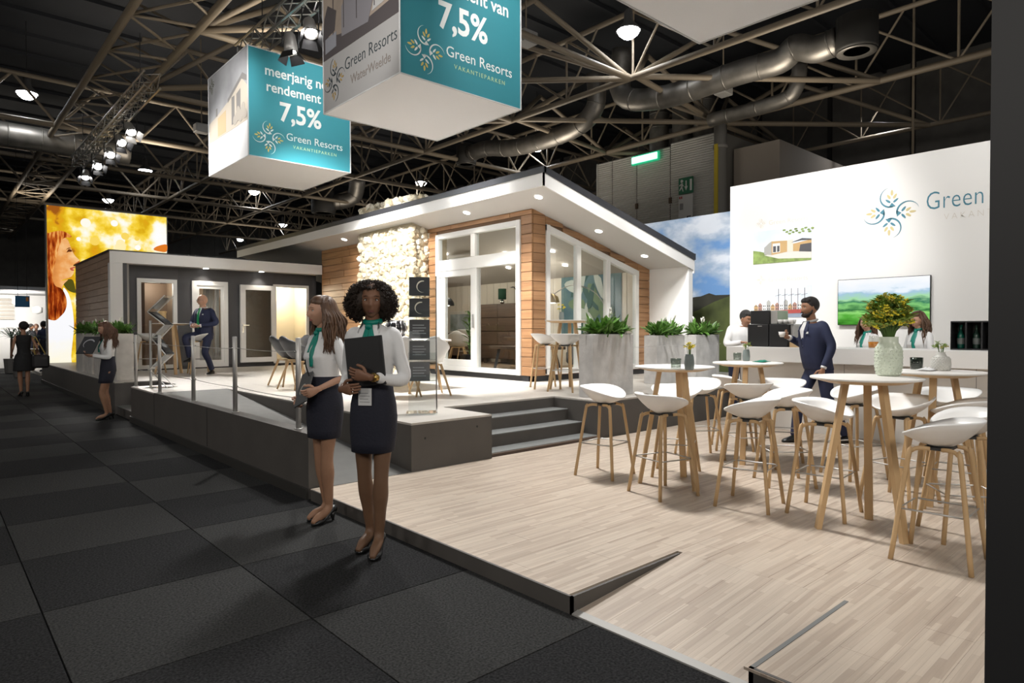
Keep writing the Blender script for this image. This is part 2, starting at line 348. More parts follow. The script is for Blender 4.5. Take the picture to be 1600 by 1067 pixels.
# ------------------------------------------------------------------ ventilation ducts
GALV = mat('galvanised_duct', (0.3, 0.28, 0.25), 0.48, 0.8, nscale=3, namt=0.3)
def duct(path, r, label, drum=None, seam=0.9, group='spiral ventilation ducts'):
    p = smooth_path(path, 5); t = thing('ventilation_duct', label, 'duct', p[0], 0, group)
    q = [a-p[0] for a in p]
    b = MB(); b.tube(q, r, 14); b.build('duct_tube', GALV, t, True)
    acc = 0
    for i in range(1, len(q)):
        acc += (q[i]-q[i-1]).length
        while acc > seam:
            acc -= seam; d = (q[i]-q[i-1]).normalized(); c = q[i]-d*acc
            b = MB(); b.tube([c-d*0.02, c+d*0.02], r*1.035, 14); b.build('seam_ring', GALV, t, True)
    if drum:
        c = V(drum[0])-p[0]; R, h = drum[1], drum[2]
        b = MB(); b.lathe([(R*0.55, -h/2), (R, -h/2), (R*1.02, -h/2+.05), (R, h/2), (0.05, h/2)], 18, c); b.build('outlet_drum', mat('drum_grey', (0.05, 0.047, 0.042), 0.55), t, True)
        b = MB(); b.lathe([(R*0.62, -h/2-.01), (R*0.95, -h/2-.04), (R*0.95, -h/2-.01)], 18, c); b.build('outlet_ring', GALV, t, True)
    return t
duct([(15.2, 12.0, 9.6), (15.2, 12.0, 8.3), (15.3, 10.6, 7.9), (15.6, 8.6, 8.05), (15.8, 7.6, 8.1), (15.8, 7.2, 8.3), (15.8, 6.7, 8.1), (15.8, 6.2, 8.15)], 0.31, 'large spiral duct running to the outlet drum above the white bar wall', ((15.8, 5.8, 8.15), 0.44, 0.75))
duct([(15.6, 13.4, 9.4), (15.6, 13.4, 8.4), (15.6, 14.4, 7.9), (15.6, 17.0, 7.9), (15.6, 18.6, 8.2), (15.6, 19.6, 8.2)], 0.29, 'spiral duct bending behind the middle banner cube to an outlet drum over the lodge', ((15.6, 19.9, 8.2), 0.38, 0.7))
duct([(17.6, 7.9, 8.6), (17.6, 8.0, 8.0), (17.6, 8.5, 7.75), (17.6, 10.6, 7.75)], 0.2, 'thin spiral duct below the large one above the white bar wall')
for i, (yy, w_) in enumerate(((14.4, 'leftmost'), (13.4, 'middle'), (12.5, 'rightmost'))):
    duct([(20.4, yy, 7.95), (20.4, yy, 8.6), (20.4, yy, 9.6)], 0.36, '%s of three upright ducts rising from the corrugated cabinet' % w_, seam=0.5)
duct([(-6, 27, 7.9), (0, 27, 7.9), (4, 27, 7.9), (5.6, 27, 7.9)], 0.4, 'long horizontal duct high on the far left above the lightbox')
duct([(11.8, 22.0, 9.2), (11.6, 24.8, 8.5), (8.8, 24.8, 8.3)], 0.28, 'duct with outlet drum left of the banner cubes', ((8.2, 24.8, 8.3), 0.5, 0.9))
duct([(16.5, 30.0, 9.2), (16.5, 30.5, 8.3), (15.6, 31.0, 8.0)], 0.4, 'small duct with outlet drum above the lodge chimney', ((15.2, 31.2, 8.0), 0.6, 1.1))
# ------------------------------------------------------------------ high-bay lamps
for i, h in enumerate(HIGHBAYS[:10]):
    places = ['beside the white banner cube top right', 'above the lodge roof, right of the banner cubes', 'above the lodge chimney', 'above the left end of the lodge roof', 'lowest and farthest, above the dark cabin', 'just below the left banner cube', 'above the top of the lightbox', 'right of the far spotlight row', 'at the far left edge of the picture', 'hidden behind the left banner cube']
    t = thing('high_bay_lamp', 'round white hall lamp %s' % places[i], 'lamp', h, 0, 'high bay hall lamps')
    b = MB(); b.lathe([(0.06, 0.5), (0.1, 0.45), (0.12, 0.2), (0.3, 0.0), (0.32, -0.04), (0.29, -0.04)], 16, cap=False); b.build('reflector', mat('lamp_housing', (0.2, 0.2, 0.2), 0.4, 0.5), t, True)
    b = MB(); b.lathe([(0.01, -0.24), (0.13, -0.21), (0.24, -0.12), (0.29, -0.01), (0.01, 0.0)], 16); b.build('lamp_glass', emat('hall_lamp_glow', (0.93, 0.96, 1.0), 30), t, True)
    b = MB(); b.tube([(0, 0, 0.5), (0, 0, 2.22)], 0.012, 5); b.build('suspension_cable', BLACK, t)
for i, (x, y, w_) in enumerate(((1130, 141, 'right of the large duct elbow'), (315, 201, 'left of the left banner cube'), (822, 60, 'right of the middle banner cube'))):
    p = atz(x, y, 8.2); t = thing('junction_box', 'small pale equipment box under the roof %s' % w_, 'box', p)
    b = MB(); b.box(-0.22, 0.22, -0.18, 0.18, -0.14, 0.14, 0.02); b.build('box_body', mat('pale_grey_metal', (0.35, 0.34, 0.32), 0.5), t)
    b = MB(); b.tube([(0, 0, 0.14), (0, 0, 3.0)], 0.02, 6); b.build('hanger_rod', TRUSS, t)
# ------------------------------------------------------------------ corrugated plant cabinet behind the lodge
CORR = mat('corrugated_grey', (0.58, 0.57, 0.53), 0.55)
cc = thing('plant_cabinet', 'tall grey corrugated sheet cabinet behind the lodge roof', 'cabinet', (19.6, 9.9, 0))
def corr_panel(y0, y1, x, z0, z1, n):
    b = MB(); rows = []
    for i in range(n*2+1):
        z = z0+(z1-z0)*i/(n*2); d = 0.03 if i % 2 else 0.0
        rows.append([(x-19.6-d, y0-9.9, z), (x-19.6-d, y1-9.9, z)])
    for i in range(len(rows)-1): b.add([rows[i][0], rows[i][1], rows[i+1][1], rows[i+1][0]], [(0, 1, 2, 3)])
    return b.build('corrugated_panel', CORR, cc)
for y0, y1 in ((11.55, 13.3), (13.33, 14.75), (14.78, 15.9), (15.93, 16.7)): corr_panel(y0, y1, 19.55, 3.2, 8.0 if y1 < 13.4 else 7.9, 60)
b = MB(); b.box(0, 6, 1.3, 6.8, 0, 7.9); b.build('cabinet_body', mat('grey_sheet', (0.2, 0.19, 0.17), 0.6), cc)
b = MB(); b.box(0.3, 6, -0.35, 1.2, 0, 7.4); b.build('beige_panel', mat('beige_sheet', (0.3, 0.26, 0.22), 0.6), cc)
for yy in (13.3, 14.75, 15.9):
    b = MB(); b.box(-0.12, 0.0, yy-9.95, yy-9.85, 5.9, 6.1); b.build('clamp', mat('rust_clamp', (0.12, 0.08, 0.05), 0.7), cc)
b = MB(); b.tube([(-0.08, 6.75, 3), (-0.08, 6.75, 7.9)], 0.03, 6); b.build('corner_pipe', CORR, cc)
p1, p2 = atx(988, 252, 19.4), atx(1028, 252, 19.4)
t = thing('emergency_lamp', 'glowing green-white emergency light bar on the grey corrugated cabinet', 'lamp', (19.4, (p1.y+p2.y)/2, p1.z)); hw = abs(p1.y-p2.y)/2
b = MB(); b.box(-0.02, 0.08, -hw-0.05, hw+0.05, -0.17, 0.17, 0.03); b.build('lamp_case', mat('green_case', (0.03, 0.4, 0.2), 0.4, emit=(0.02, 0.55, 0.25), es=0.6), t)
b = MB(); b.box(-0.06, -0.021, -hw, hw, -0.12, 0.12, 0.02); b.build('lamp_tube', emat('green_glow', (0.45, 1.0, 0.75), 2.2), t)
# exit sign with board below
e1, e2, e3 = atx(1059, 279, 19.3), atx(1081, 300, 19.3), atx(1059, 345, 19.3)
SW = e1.y-e2.y; SH = e1.z-e2.z
t = thing('exit_sign', 'green emergency exit sign with running figure on the corrugated cabinet', 'sign', (19.35, e1.y, e2.z))
fr = frame((0, 0, 0), (0, -1, 0), (0, 0, 1))
b = MB(); b.box(-0.0, 0.05, -SW, 0, 0, SH); b.build('sign_plate', mat('exit_green', (0.02, 0.16, 0.08), 0.5), t)
WP = mat('white_print', (0.72, 0.74, 0.72), 0.6)
b = MB()
b.prism([(SW*.8, SH*.15), (SW*.95, SH*.15), (SW*.95, SH*.85), (SW*.8, SH*.85)], fr, .002, .004)
b.prism([(SW*.5, SH*.8), (SW*.58, SH*.8), (SW*.58, SH*.45), (SW*.66, SH*.45), (SW*.54, SH*.18), (SW*.42, SH*.45), (SW*.5, SH*.45)], fr, .002, .004)
b.build('sign_arrow_and_door', WP, t)
b = MB(); b.prism(leaf2(SW*.24, SH*.8, 0, SH*.2, SH*.2), fr, .002, .004); b.prism([(SW*.2, SH*.68), (SW*.32, SH*.66), (SW*.28, SH*.42), (SW*.36, SH*.16), (SW*.3, SH*.14), (SW*.22, SH*.36), (SW*.08, SH*.2), (SW*.05, SH*.26), (SW*.18, SH*.46)], fr, .002, .004)
b.prism([(SW*.05, SH*.55), (SW*.2, SH*.68), (SW*.38, SH*.5), (SW*.36, SH*.46), (SW*.22, SH*.58), (SW*.08, SH*.5)], fr, .002, .004); b.build('running_figure', WP, t)
hb = e2.z-e3.z+0.6
t = thing('notice_board', 'white information board under the exit sign', 'sign', (19.35, e1.y, e2.z-hb-.04))
b = MB(); b.box(0, 0.04, -SW, 0, 0, hb); b.build('board_panel', mat('board_white', (0.6, 0.6, 0.58), 0.6), t)
b = MB(); b.prism([(SW*.05, hb-.12), (SW*.14, hb-.12), (SW*.14, hb-.04), (SW*.05, hb-.04)], fr, .002, .004); b.prism([(SW*.18, hb-.12), (SW*.27, hb-.12), (SW*.27, hb-.04), (SW*.18, hb-.04)], fr, .002, .004); b.build('red_mark', mat('red_print', (0.4, 0.04, 0.03), 0.6), t)
b = MB()
for k in range(5): b.prism([(SW*(.1+.05*k), hb-.5), (SW*(.13+.05*k), hb-.5), (SW*(.13+.05*k), hb-.28), (SW*(.1+.05*k), hb-.28)], fr, .002, .004)
b.build('grey_print', mat('grey_print', (0.16, 0.16, 0.16), 0.6), t)
text('F', 0.42, fr, SW*.72, hb-1.02, mat('black_print', (0.02, 0.02, 0.02), 0.6), t, .002)
# ------------------------------------------------------------------ black panel close by at the right edge
pp = struct('trim_2'); b = MB(); c0 = atz(1538, 1067, 0)
dr = V((c0.x, c0.y, 0)).normalized(); c0 = V((dr.x*1.7, dr.y*1.7, 0)); rt = V((dr.y, -dr.x, 0))
a1, a2 = c0, c0+rt*.26; a3, a4 = a2+dr*0.3, c0+dr*0.3+rt*0.2
b.loft([[(q.x, q.y, 0) for q in (a1, a2, a3, a4)], [(q.x, q.y, 4.2) for q in (a1, a2, a3, a4)]]); b.build('black_panel', mat('black_panel_paint', (0.012, 0.012, 0.013), 0.5), pp)
# ================================================================== STAND: platforms
TILE = mat('pale_terrace_tile', (0.5, 0.47, 0.43), 0.45, nscale=2.5, namt=0.12, stretch=(1, 6, 1))
rp = thing('raised_platform', 'anthracite-sided raised platform with pale floor carrying lodge and cabin', 'platform', (3.44, 5.25, 0))
def rpb(name, m, *bx, c=0): b = MB(); x0, x1, y0, y1, z0, z1 = bx; b.box(x0-3.44, x1-3.44, y0-5.25, y1-5.25, z0, z1, c); return b.build(name, m, rp)
RY = 10.35   # top of the ramp
ZT = P_Z-0.02
rpb('plinth', DARKP, 3.44, 4.45, 5.25, 6.12, 0, ZT); rpb('plinth', DARKP, 6.28, 10.45, 5.3, 6.12, 0, ZT); rpb('plinth', DARKP, 3.44, 12.4, 6.12, 20.3, 0, ZT)
rpb('plinth', DARKP, 2.43, 3.44, RY, 11.77, 0, ZT); rpb('plinth', DARKP, 3.1, 3.44, 11.77, 12.95, 0, ZT); rpb('plinth', DARKP, 2.43, 3.44, 12.95, 22.4, 0, ZT); rpb('plinth', DARKP, 3.44, 7, 20.3, 22.4, 0, ZT)
rpb('ramp_wall', DARKP, 2.43, 2.57, 5.3, RY, 0, P_Z)
for yj in (8.0, 10.35): rpb('panel_joint', BLACK, 2.427, 2.43, yj, yj+0.008, 0.1, P_Z-0.01)
rpb('base_strip', mat('base_strip', (0.035, 0.033, 0.03), 0.5), 2.405, 2.43, 5.3, 11.77, 0, 0.09); rpb('base_strip', MATS['base_strip'], 2.405, 2.43, 12.95, 22.4, 0, 0.09)
# steps (bottom landing and two treads) and the left flight
STEPM = mat('grey_step', (0.16, 0.165, 0.16), 0.6, nscale=5, namt=0.12)
for k, (y0, z1) in enumerate(((5.34, 0.125), (5.6, 0.27), (5.86, 0.415))):
    rpb('step', DARKP, 4.45, 6.28, y0, 6.12, 0, z1-0.012); rpb('step_tread', STEPM, 4.45, 6.28, y0-0.004, y0+0.27, z1-0.012, z1)
rpb('landing_edge', mat('brown_edge', (0.09, 0.06, 0.045), 0.5), 4.45, 6.28, 5.3, 5.335, W_Z, 0.12)
for k in range(3): rpb('step', DARKP, 2.46+0.22*k, 3.1, 11.77, 12.95, 0, 0.14+0.14*k); rpb('step_tread', STEPM, 2.455+0.22*k, 2.68+0.22*k, 11.77, 12.95, 0.14+0.14*k, 0.15+0.14*k)
b = MB(); b.loft([[(x-3.44, 0.0, 0.0), (x-3.44, 0.0, W_Z+0.004), (x-3.44, RY-5.25, P_Z), (x-3.44, RY-5.25, 0)] for x in (2.57, 3.44)])
b.build('ramp', mat('ramp_grey', (0.11, 0.108, 0.1), 0.75, nscale=8, namt=0.12), rp)
for px, pz in ((3.6, 0.4), (4.25, 0.45)):
    b = MB(); b.ball((px-3.44, -0.001, pz), 0.012, (1, .4, 1), 8, 5); b.build('screw_cap', BLACK, rp)
tm = {}
def ptile(x0, x1, y0, y1):
    k = (round(x1-x0, 3), round(y1-y0, 3))
    if k not in tm: b = MB(); b.box(0.0015, k[0]-0.0015, 0.0015, k[1]-0.0015, -0.02, 0); tm[k] = b.mesh('floor_tile', TILE)
    put('floor_tile', tm[k], rp, (x0-3.44, y0-5.25, P_Z))
rpb('tile_bed', mat('tile_bed', (0.3, 0.285, 0.26), 0.7), 3.44, 12.4, 6.13, 20.3, ZT, P_Z-0.004)
rpb('tile_bed', MATS['tile_bed'], 2.57, 3.44, 12.95, 22.4, ZT, P_Z-0.004)
ys = [6.12+0.6*i for i in range(18)]
for i, y in enumerate(ys):
    y1 = min(y+0.6, 16.6); x = 3.44 - (0.6 if i % 2 else 0)
    while x < 12.4:
        if not (x > 7.8 and y > 8.1): ptile(max(x, 3.44), min(x+1.2, 12.4), y, y1)
        x += 1.2
ptile(3.44, 4.45, 5.25, 6.12)
for x in (6.28, 7.5, 8.7): ptile(x, x+1.2, 5.3, 6.12)
ptile(9.9, 10.45, 5.3, 6.12)
ptile(2.43, 3.44, RY, 11.77); ptile(2.43, 3.44, 12.95, 15); ptile(2.43, 3.44, 15, 18); ptile(2.43, 3.44, 18, 22.4); ptile(3.1, 3.44, 11.77, 12.95)
# ------------------------------------------------------------------ wooden bar floor
def lam():
    m = bpy.data.materials.new('strip_laminate'); m.use_nodes = True; nt = m.node_tree; b = nt.nodes['Principled BSDF']; b.inputs['Roughness'].default_value = 0.42
    ge = nt.nodes.new('ShaderNodeNewGeometry'); br = nt.nodes.new('ShaderNodeTexBrick'); br.offset = 0.37; br.offset_frequency = 2; br.squash = 1.35; br.squash_frequency = 3
    br.inputs['Scale'].default_value = 1.0; br.inputs['Brick Width'].default_value = 0.36; br.inputs['Row Height'].default_value = 0.0275; br.inputs['Mortar Size'].default_value = 0.0006
    br.inputs['Color1'].default_value = (0.5, 0.42, 0.34, 1); br.inputs['Color2'].default_value = (0.36, 0.285, 0.225, 1); br.inputs['Mortar'].default_value = (0.33, 0.27, 0.21, 1); br.inputs['Bias'].default_value = -0.15
    nt.links.new(ge.outputs['Position'], br.inputs['Vector'])
    mp = nt.nodes.new('ShaderNodeMapping'); mp.inputs['Scale'].default_value = (2.5, 60, 1); nt.links.new(ge.outputs['Position'], mp.inputs[0])
    no = nt.nodes.new('ShaderNodeTexNoise'); no.inputs['Scale'].default_value = 1; no.inputs['Detail'].default_value = 4; nt.links.new(mp.outputs[0], no.inputs['Vector'])
    mr = nt.nodes.new('ShaderNodeMapRange'); mr.inputs[3].default_value = 0.78; mr.inputs[4].default_value = 1.2; nt.links.new(no.outputs[0], mr.inputs[0])
    mx = nt.nodes.new('ShaderNodeMix'); mx.data_type = 'RGBA'; mx.blend_type = 'MULTIPLY'; mx.inputs[0].default_value = 1; nt.links.new(br.outputs[0], mx.inputs[6]); nt.links.new(mr.outputs[0], mx.inputs[7])
    nt.links.new(mx.outputs[2], b.inputs['Base Color']); return m
LAM = lam()
wp = thing('wood_platform', 'low laminate-floored platform of the bar with dark edge and wedge ramp', 'platform', (2.43, 5.25, 0))
def wpb(name, m, x0, x1, y0, y1, z0, z1): b = MB(); b.box(x0-2.43, x1-2.43, y0-5.25, y1-5.25, z0, z1); return b.build(name, m, wp)
wpb('platform_base', DARKP, 2.44, 3.42, 2.25, 5.25, 0, W_Z-0.012); wpb('platform_base', DARKP, 3.42, 12.4, -3.0, 5.28, 0, W_Z-0.012); wpb('platform_base', DARKP, 2.46, 3.42, -3.0, 1.28, 0, W_Z-0.012)
wpb('front_edge', DARKP, 2.425, 2.44, 2.235, 5.25, 0, W_Z+0.002); wpb('front_edge', DARKP, 2.445, 2.46, -3.0, 1.29, 0, W_Z+0.002)
wpb('side_edge', DARKP, 2.425, 3.39, 2.235, 2.25, 0, W_Z+0.002)
RG = mat('rubber_grey_edge', (0.15, 0.155, 0.15), 0.6)
wpb('side_edge', RG, 2.445, 3.41, 1.27, 1.29, 0, W_Z+0.002)
pm = {}
def plank(x0, x1, y0, y1):
    k = (round(x1-x0, 3), round(y1-y0, 3))
    if k not in pm: b = MB(); b.box(0.0007, k[0]-0.0007, 0.0007, k[1]-0.0007, -0.012, 0); pm[k] = b.mesh('plank', LAM)
    put('plank', pm[k], wp, (x0-2.43, y0-5.25, W_Z))
PW = 0.1925
rows = [-1.0+PW*i for i in range(33)]
for i, y in enumerate(rows):
    y1 = y+PW
    if y1 > 5.29: y1 = 5.29
    if y >= 5.28: continue
    xs = 3.42 if (1.29 < (y+y1)/2 < 2.235) else 2.44
    x = xs - (i*0.47 % 1.29)
    while x < 10.5:
        if min(x+1.29, 10.5)-max(x, xs) > 0.03: plank(max(x, xs), min(x+1.29, 10.5), y, y1)
        x += 1.29
for k in range(5):   # the little wedge ramp up from the carpet
    y0 = 1.29+0.189*k; y1 = y0+0.189
    b = MB(); b.loft([[(2.46-2.43, y-5.25, 0.0), (2.46-2.43, y-5.25, 0.012), (3.42-2.43, y-5.25, W_Z), (3.42-2.43, y-5.25, 0.0)] for y in (y0+.0006, y1-.0006)]); b.build('ramp_plank', LAM, wp)
b = MB(); b.loft([[(2.425-2.43, y-5.25, 0.0), (2.425-2.43, y-5.25, 0.008), (2.47-2.43, y-5.25, 0.016), (2.47-2.43, y-5.25, 0.0)] for y in (1.29, 2.235)]); b.build('aluminium_edge', mat('aluminium_trim', (0.34, 0.33, 0.31), 0.6, 0.2), wp)
# ------------------------------------------------------------------ LODGE (mono-pitch roof, falls along +X)
PLK = wood('lodge_plank', (0.42, 0.23, 0.11), (0.27, 0.135, 0.06), 0.5, (1.2, 1.2, 24), 0.16)
PLC = wood('cabin_plank', (0.4, 0.27, 0.18), (0.29, 0.19, 0.125), 0.55, (1.2, 1.2, 24), 0.1)
LX, LY, LX1, LY1 = 7.71, 8.03, 11.08, 20.1
lo = thing('lodge', 'large wood-clad lodge with white mono-pitch roof, stone chimney and glass doors', 'house', (LX, LY, P_Z))
def L(x, y, z): return (x-LX, y-LY, z-P_Z)
def lb(name, m, x0, x1, y0, y1, z0, z1, par=None, c=0.0):
    b = MB(); b.box(x0-LX, x1-LX, y0-LY, y1-LY, z0-P_Z, z1-P_Z, c); return b.build(name, m, par or lo)
def roofz(x): return 3.525-0.2515*(x-7.755)      # soffit level
DB = mat('dark_base_board', (0.02, 0.02, 0.022), 0.5)
lb('base_board', DB, LX+0.02, LX+0.1, LY+0.02, 15.9, P_Z, 0.655); lb('base_board', DB, LX+0.02, LX1, LY+0.02, LY+0.1, P_Z, 0.655)
# planks: rows of 0.163 m
RH = 0.1635
def plk(x0, x1, y0, y1, z0, z1, axis, m=None, slope=False):
    g = 0.004; b = MB()
    if axis == 'y': b.box(x0, x1, y0+g, y1-g, z0+g, z1-g, 0.004)
    elif not slope: b.box(x0+g, x1-g, y0, y1, z0+g, z1-g, 0.004)
    else:
        za, zb = min(z1, roofz(x0)), min(z1, roofz(x1))
        if zb < z0+0.01: 
            x1 = 7.755+(3.525-z0-0.01)/0.2515; zb = z0+0.01
            if x1-x0 < 0.05: return
        xm = 7.755+(3.525-z1)/0.2515
        top = [(x0+g, za-g)] + ([(xm, z1-g)] if x0+.02 < xm < x1-.02 else []) + [(x1-g, zb-g)]
        poly = [(x0+g, z0+g), (x1-g, z0+g)] + top[::-1]
        b.loft([[(p[0], y, p[1]) for p in poly] for y in (y0, y1)])
    b.v = [(q[0]-LX, q[1]-LY, q[2]-P_Z) for q in b.v]
    b.build('plank', m or PLK, lo)
GY0, GY1, GZ0, GZ1 = 8.31, 10.82, 0.66, 3.37      # glass door opening in the front
WX0, WX1 = 8.04, 10.66                            # window opening in the gable
CY0, CY1 = 11.09, 13.3                            # chimney
rng = random.Random(3)
for k in range(18):
    z0 = 0.655+RH*k; z1 = min(z0+RH, 3.53)
    zm = (z0+z1)/2
    segs = [(CY1-.05, 15.95)]
    if zm > GZ1 or zm < GZ0: segs.append((LY, CY0+.1))
    else: segs += [(LY, GY0), (GY1, CY0+.1)]
    for a_, c_ in segs:
        if zm > GZ1-.03 and (a_, c_) == (LY, CY0+.1): pass
        y = a_
        first = rng.uniform(0.5, 1.6)
        while y < c_-0.01:
            y1 = min(y+first, c_); first = rng.uniform(1.2, 2.0)
            if c_-y1 < 0.25: y1 = c_
            zz1 = z1
            plk(LX, LX+0.03, y, y1, z0, min(zz1, 3.525), 'y'); y = y1
    # gable
    xs_ = [(LX+.0305, WX0), (WX1, LX1)]
    zt = roofz(WX0)-0.14
    for a_, c_ in xs_: plk(a_, c_, LY, LY+0.03, z0, z1, 'x', slope=True)
    x = WX0
    while x < WX1-0.01:       # strip above the sloping window head
        x1 = min(x+0.44, WX1)
        if z1 > roofz(x1)-0.16:
            b = MB(); h0, h1 = roofz(x)-0.165, roofz(x1)-0.165
            zb0, zb1 = max(z0, h0), max(z0, h1); zt0, zt1 = min(z1, roofz(x)), min(z1, roofz(x1))
            if zt0-zb0 > 0.01 and zt1-zb1 > 0.01:
                b.loft([[(x+.002-LX, y-LY, zb0+.002-P_Z), (x1-.002-LX, y-LY, zb1+.002-P_Z), (x1-.002-LX, y-LY, zt1-.002-P_Z), (x+.002-LX, y-LY, zt0-.002-P_Z)] for y in (LY, LY+.03)]); b.build('plank', PLK, lo)
        x = x1
    if k == 0: plk(WX0, WX1, LY, LY+.03, z0, 0.69, 'x')
lb('wall_core', mat('wall_core', (0.2, 0.12, 0.07), 0.8), LX+.031, LX+.12, GY1, 16.0, .655, 3.5); lb('wall_core', MATS['wall_core'], LX+.031, LX+.12, LY+.031, GY0, .655, 3.5); lb('wall_core', MATS['wall_core'], LX+.031, LX+.12, GY0, GY1, GZ1, 3.5)
b = MB(); b.loft([[(x-LX, y-LY, z-P_Z) for x, z in ((WX1, .655), (LX1, .655), (LX1, roofz(LX1)), (WX1, roofz(WX1)))] for y in (LY+.031, LY+.1)]); b.build('wall_core', MATS['wall_core'], lo)
b = MB(); b.loft([[(x-LX, y-LY, z-P_Z) for x, z in ((WX0, roofz(WX0)-.16), (WX1, roofz(WX1)-.16), (WX1, roofz(WX1)), (WX0, roofz(WX0)))] for y in (LY+.031, LY+.1)]); b.build('wall_core', MATS['wall_core'], lo)
lb('wall_core', MATS['wall_core'], LX+.031, WX0, LY+.031, LY+.1, .655, 3.42)
lb('corner_board', PLK, LX+.02, LX+.03, LY+.02, LY+.03, .655, 3.5)
# roof
RX0, RY0, RX1, RY1 = 7.02, 7.05, 11.14, 20.15
ANTH = mat('roof_edge_anthracite', (0.03, 0.031, 0.036), 0.4)
b = MB(); b.loft([[(RX0+.02-LX, y-LY, roofz(RX0)-P_Z), (RX1-LX, y-LY, roofz(RX1)-P_Z), (RX1-LX, y-LY, roofz(RX1)+.25-P_Z), (RX0+.02-LX, y-LY, roofz(RX0)+.25-P_Z)] for y in (RY0+.02, RY1)])
rf = b.build('roof', mat('roof_felt', (0.02, 0.02, 0.024), 0.8), lo)
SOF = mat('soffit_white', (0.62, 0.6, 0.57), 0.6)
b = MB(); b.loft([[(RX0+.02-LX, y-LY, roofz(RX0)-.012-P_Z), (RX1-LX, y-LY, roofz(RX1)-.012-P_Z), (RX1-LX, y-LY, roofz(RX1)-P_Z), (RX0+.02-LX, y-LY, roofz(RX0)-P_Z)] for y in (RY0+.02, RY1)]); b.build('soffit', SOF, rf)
za, zb = roofz(RX0)-0.06, roofz(RX0)+.14
lb('fascia', WHITE, RX0, RX0+.025, RY0, RY1, za, zb, rf); lb('fascia_cap', ANTH, RX0-.015, RX0+.04, RY0-.015, RY1, zb, zb+.09, rf)
za2, zb2 = roofz(RX1)-.06, roofz(RX1)+.14
def gab(name, m, z_lo0, z_hi0, z_lo1, z_hi1, y0, y1):
    b = MB(); b.loft([[(RX0-LX, y-LY, z_lo0-P_Z), (RX1-LX, y-LY, z_lo1-P_Z), (RX1-LX, y-LY, z_hi1-P_Z), (RX0-LX, y-LY, z_hi0-P_Z)] for y in (y0, y1)]); b.build(name, m, rf)
gab('fascia', WHITE, za, zb, za2, zb2, RY0, RY0+.025); gab('fascia_cap', ANTH, zb, zb+.1, zb2, zb2+.12, RY0-.015, RY0+.04)
lb('fascia', WHITE, RX1, RX1+.03, RY0, RY1, za2-.06, zb2+.02, rf); lb('fascia_cap', ANTH, RX1, RX1+.045, RY0-.015, RY1, zb2, zb2+.12, rf)
# downlights in the soffit
GLOW = emat('downlight_glow', (1.0, 0.97, 0.92), 9)
def downlight(x, y, par, zf, slope=True, pw=22, name='downlight'):
    z = zf(x)-.013 if callable(zf) else zf
    b = MB(); b.lathe([(0.062, 0), (0.062, -0.008), (0.05, -0.01)], 16, cap=False); b.lathe([(0.05, -0.006), (0.05, -0.004)], 16); b.mi = 0
    m = b.mesh('downlight', GLOW, True); o = put(name, m, par, L(x, y, z) if par is rf else (0, 0, 0), (0, math.atan(0.2515) if slope else 0, 0))
    if pw: spot((x, y, z-.03), (x, y, z-2), pw, 110, 0.8, 0.04, (1, 0.93, 0.82))
    return o
for x, y in ((7.4, 9.43), (7.4, 14.12), (7.4, 7.55), (8.95, 7.6), (10.3, 7.6)): downlight(x, y, rf, roofz)
# white end fin
b = MB(); b.loft([[(x-LX, y-LY, z-P_Z) for y, z in ((7.12, P_Z), (LY+.1, P_Z), (LY+.1, roofz(LX1)), (7.12, roofz(LX1)))] for x in (LX1-.03, LX1+.05)]); b.build('end_fin', WALLW, lo)
lb('fin_edge', WHITE, LX1-.07, LX1+.07, 7.08, 7.14, P_Z, roofz(LX1)-.05)
# glass doors (four lights: two above, two below)
gd = lb('sliding_door', FRAMEW, LX-.03, LX+.08, GY0, GY0+.1, GZ0, GZ1)
def gb(y0, y1, z0, z1, x0=LX-.03, x1=LX+.08, n='door_frame'): return lb(n, FRAMEW, x0, x1, y0, y1, z0, z1, gd, 0.006)
gb(GY1-.1, GY1, GZ0, GZ1); gb(GY0+.1, GY1-.1, GZ1-.1, GZ1); gb(GY0+.1, GY1-.1, GZ0, GZ0+.09); gb(GY0+.1, GY1-.1, 2.62, 2.84); gb(9.55, 9.68, 2.84, GZ1-.1)
gb(9.5, 9.68, GZ0+.09, 2.62); gb(GY1-.28, GY1-.1, GZ0+.09, 2.62, LX+.0); gb(9.66, GY1-.1, GZ0+.09, GZ0+.22, LX-.02); gb(9.66, GY1-.1, 2.5, 2.62, LX-.02)
for y0, y1, z0, z1 in ((GY0+.1, 9.55, 2.84, GZ1-.1), (9.68, GY1-.1, 2.84, GZ1-.1), (GY0+.1, 9.5, GZ0+.09, 2.62), (9.68, GY1-.28, GZ0+.22, 2.5)): lb('pane', GLASS, LX+.02, LX+.026, y0, y1, z0, z1, gd)
lb('door_handle', STEEL, LX-.07, LX-.05, 9.56, 9.59, 1.5, 1.75, gd)
# gable window, three tall lights under the slope
gw = lb('gable_window', FRAMEW, WX0, WX0+.09, LY-.03, LY+.06, .69, roofz(WX0)-.17)
def wpost(x0, x1, n='window_frame', zlo=.69):
    b = MB(); b.loft([[(x-LX, y-LY, z-P_Z) for x, z in ((x0, zlo), (x1, zlo), (x1, roofz(x1)-.17), (x0, roofz(x0)-.17))] for y in (LY-.03, LY+.06)]); b.build(n, FRAMEW, gw)
wpost(8.82, 8.93); wpost(9.66, 9.77); wpost(WX1-.09, WX1)
lb('window_frame', FRAMEW, WX0, WX1, LY-.035, LY+.06, .67, .77, gw)
b = MB(); b.loft([[(x-LX, y-LY, z-P_Z) for x, z in ((WX0, roofz(WX0)-.27), (WX1, roofz(WX1)-.27), (WX1, roofz(WX1)-.165), (WX0, roofz(WX0)-.165))] for y in (LY-.035, LY+.06)]); b.build('window_frame', FRAMEW, gw)
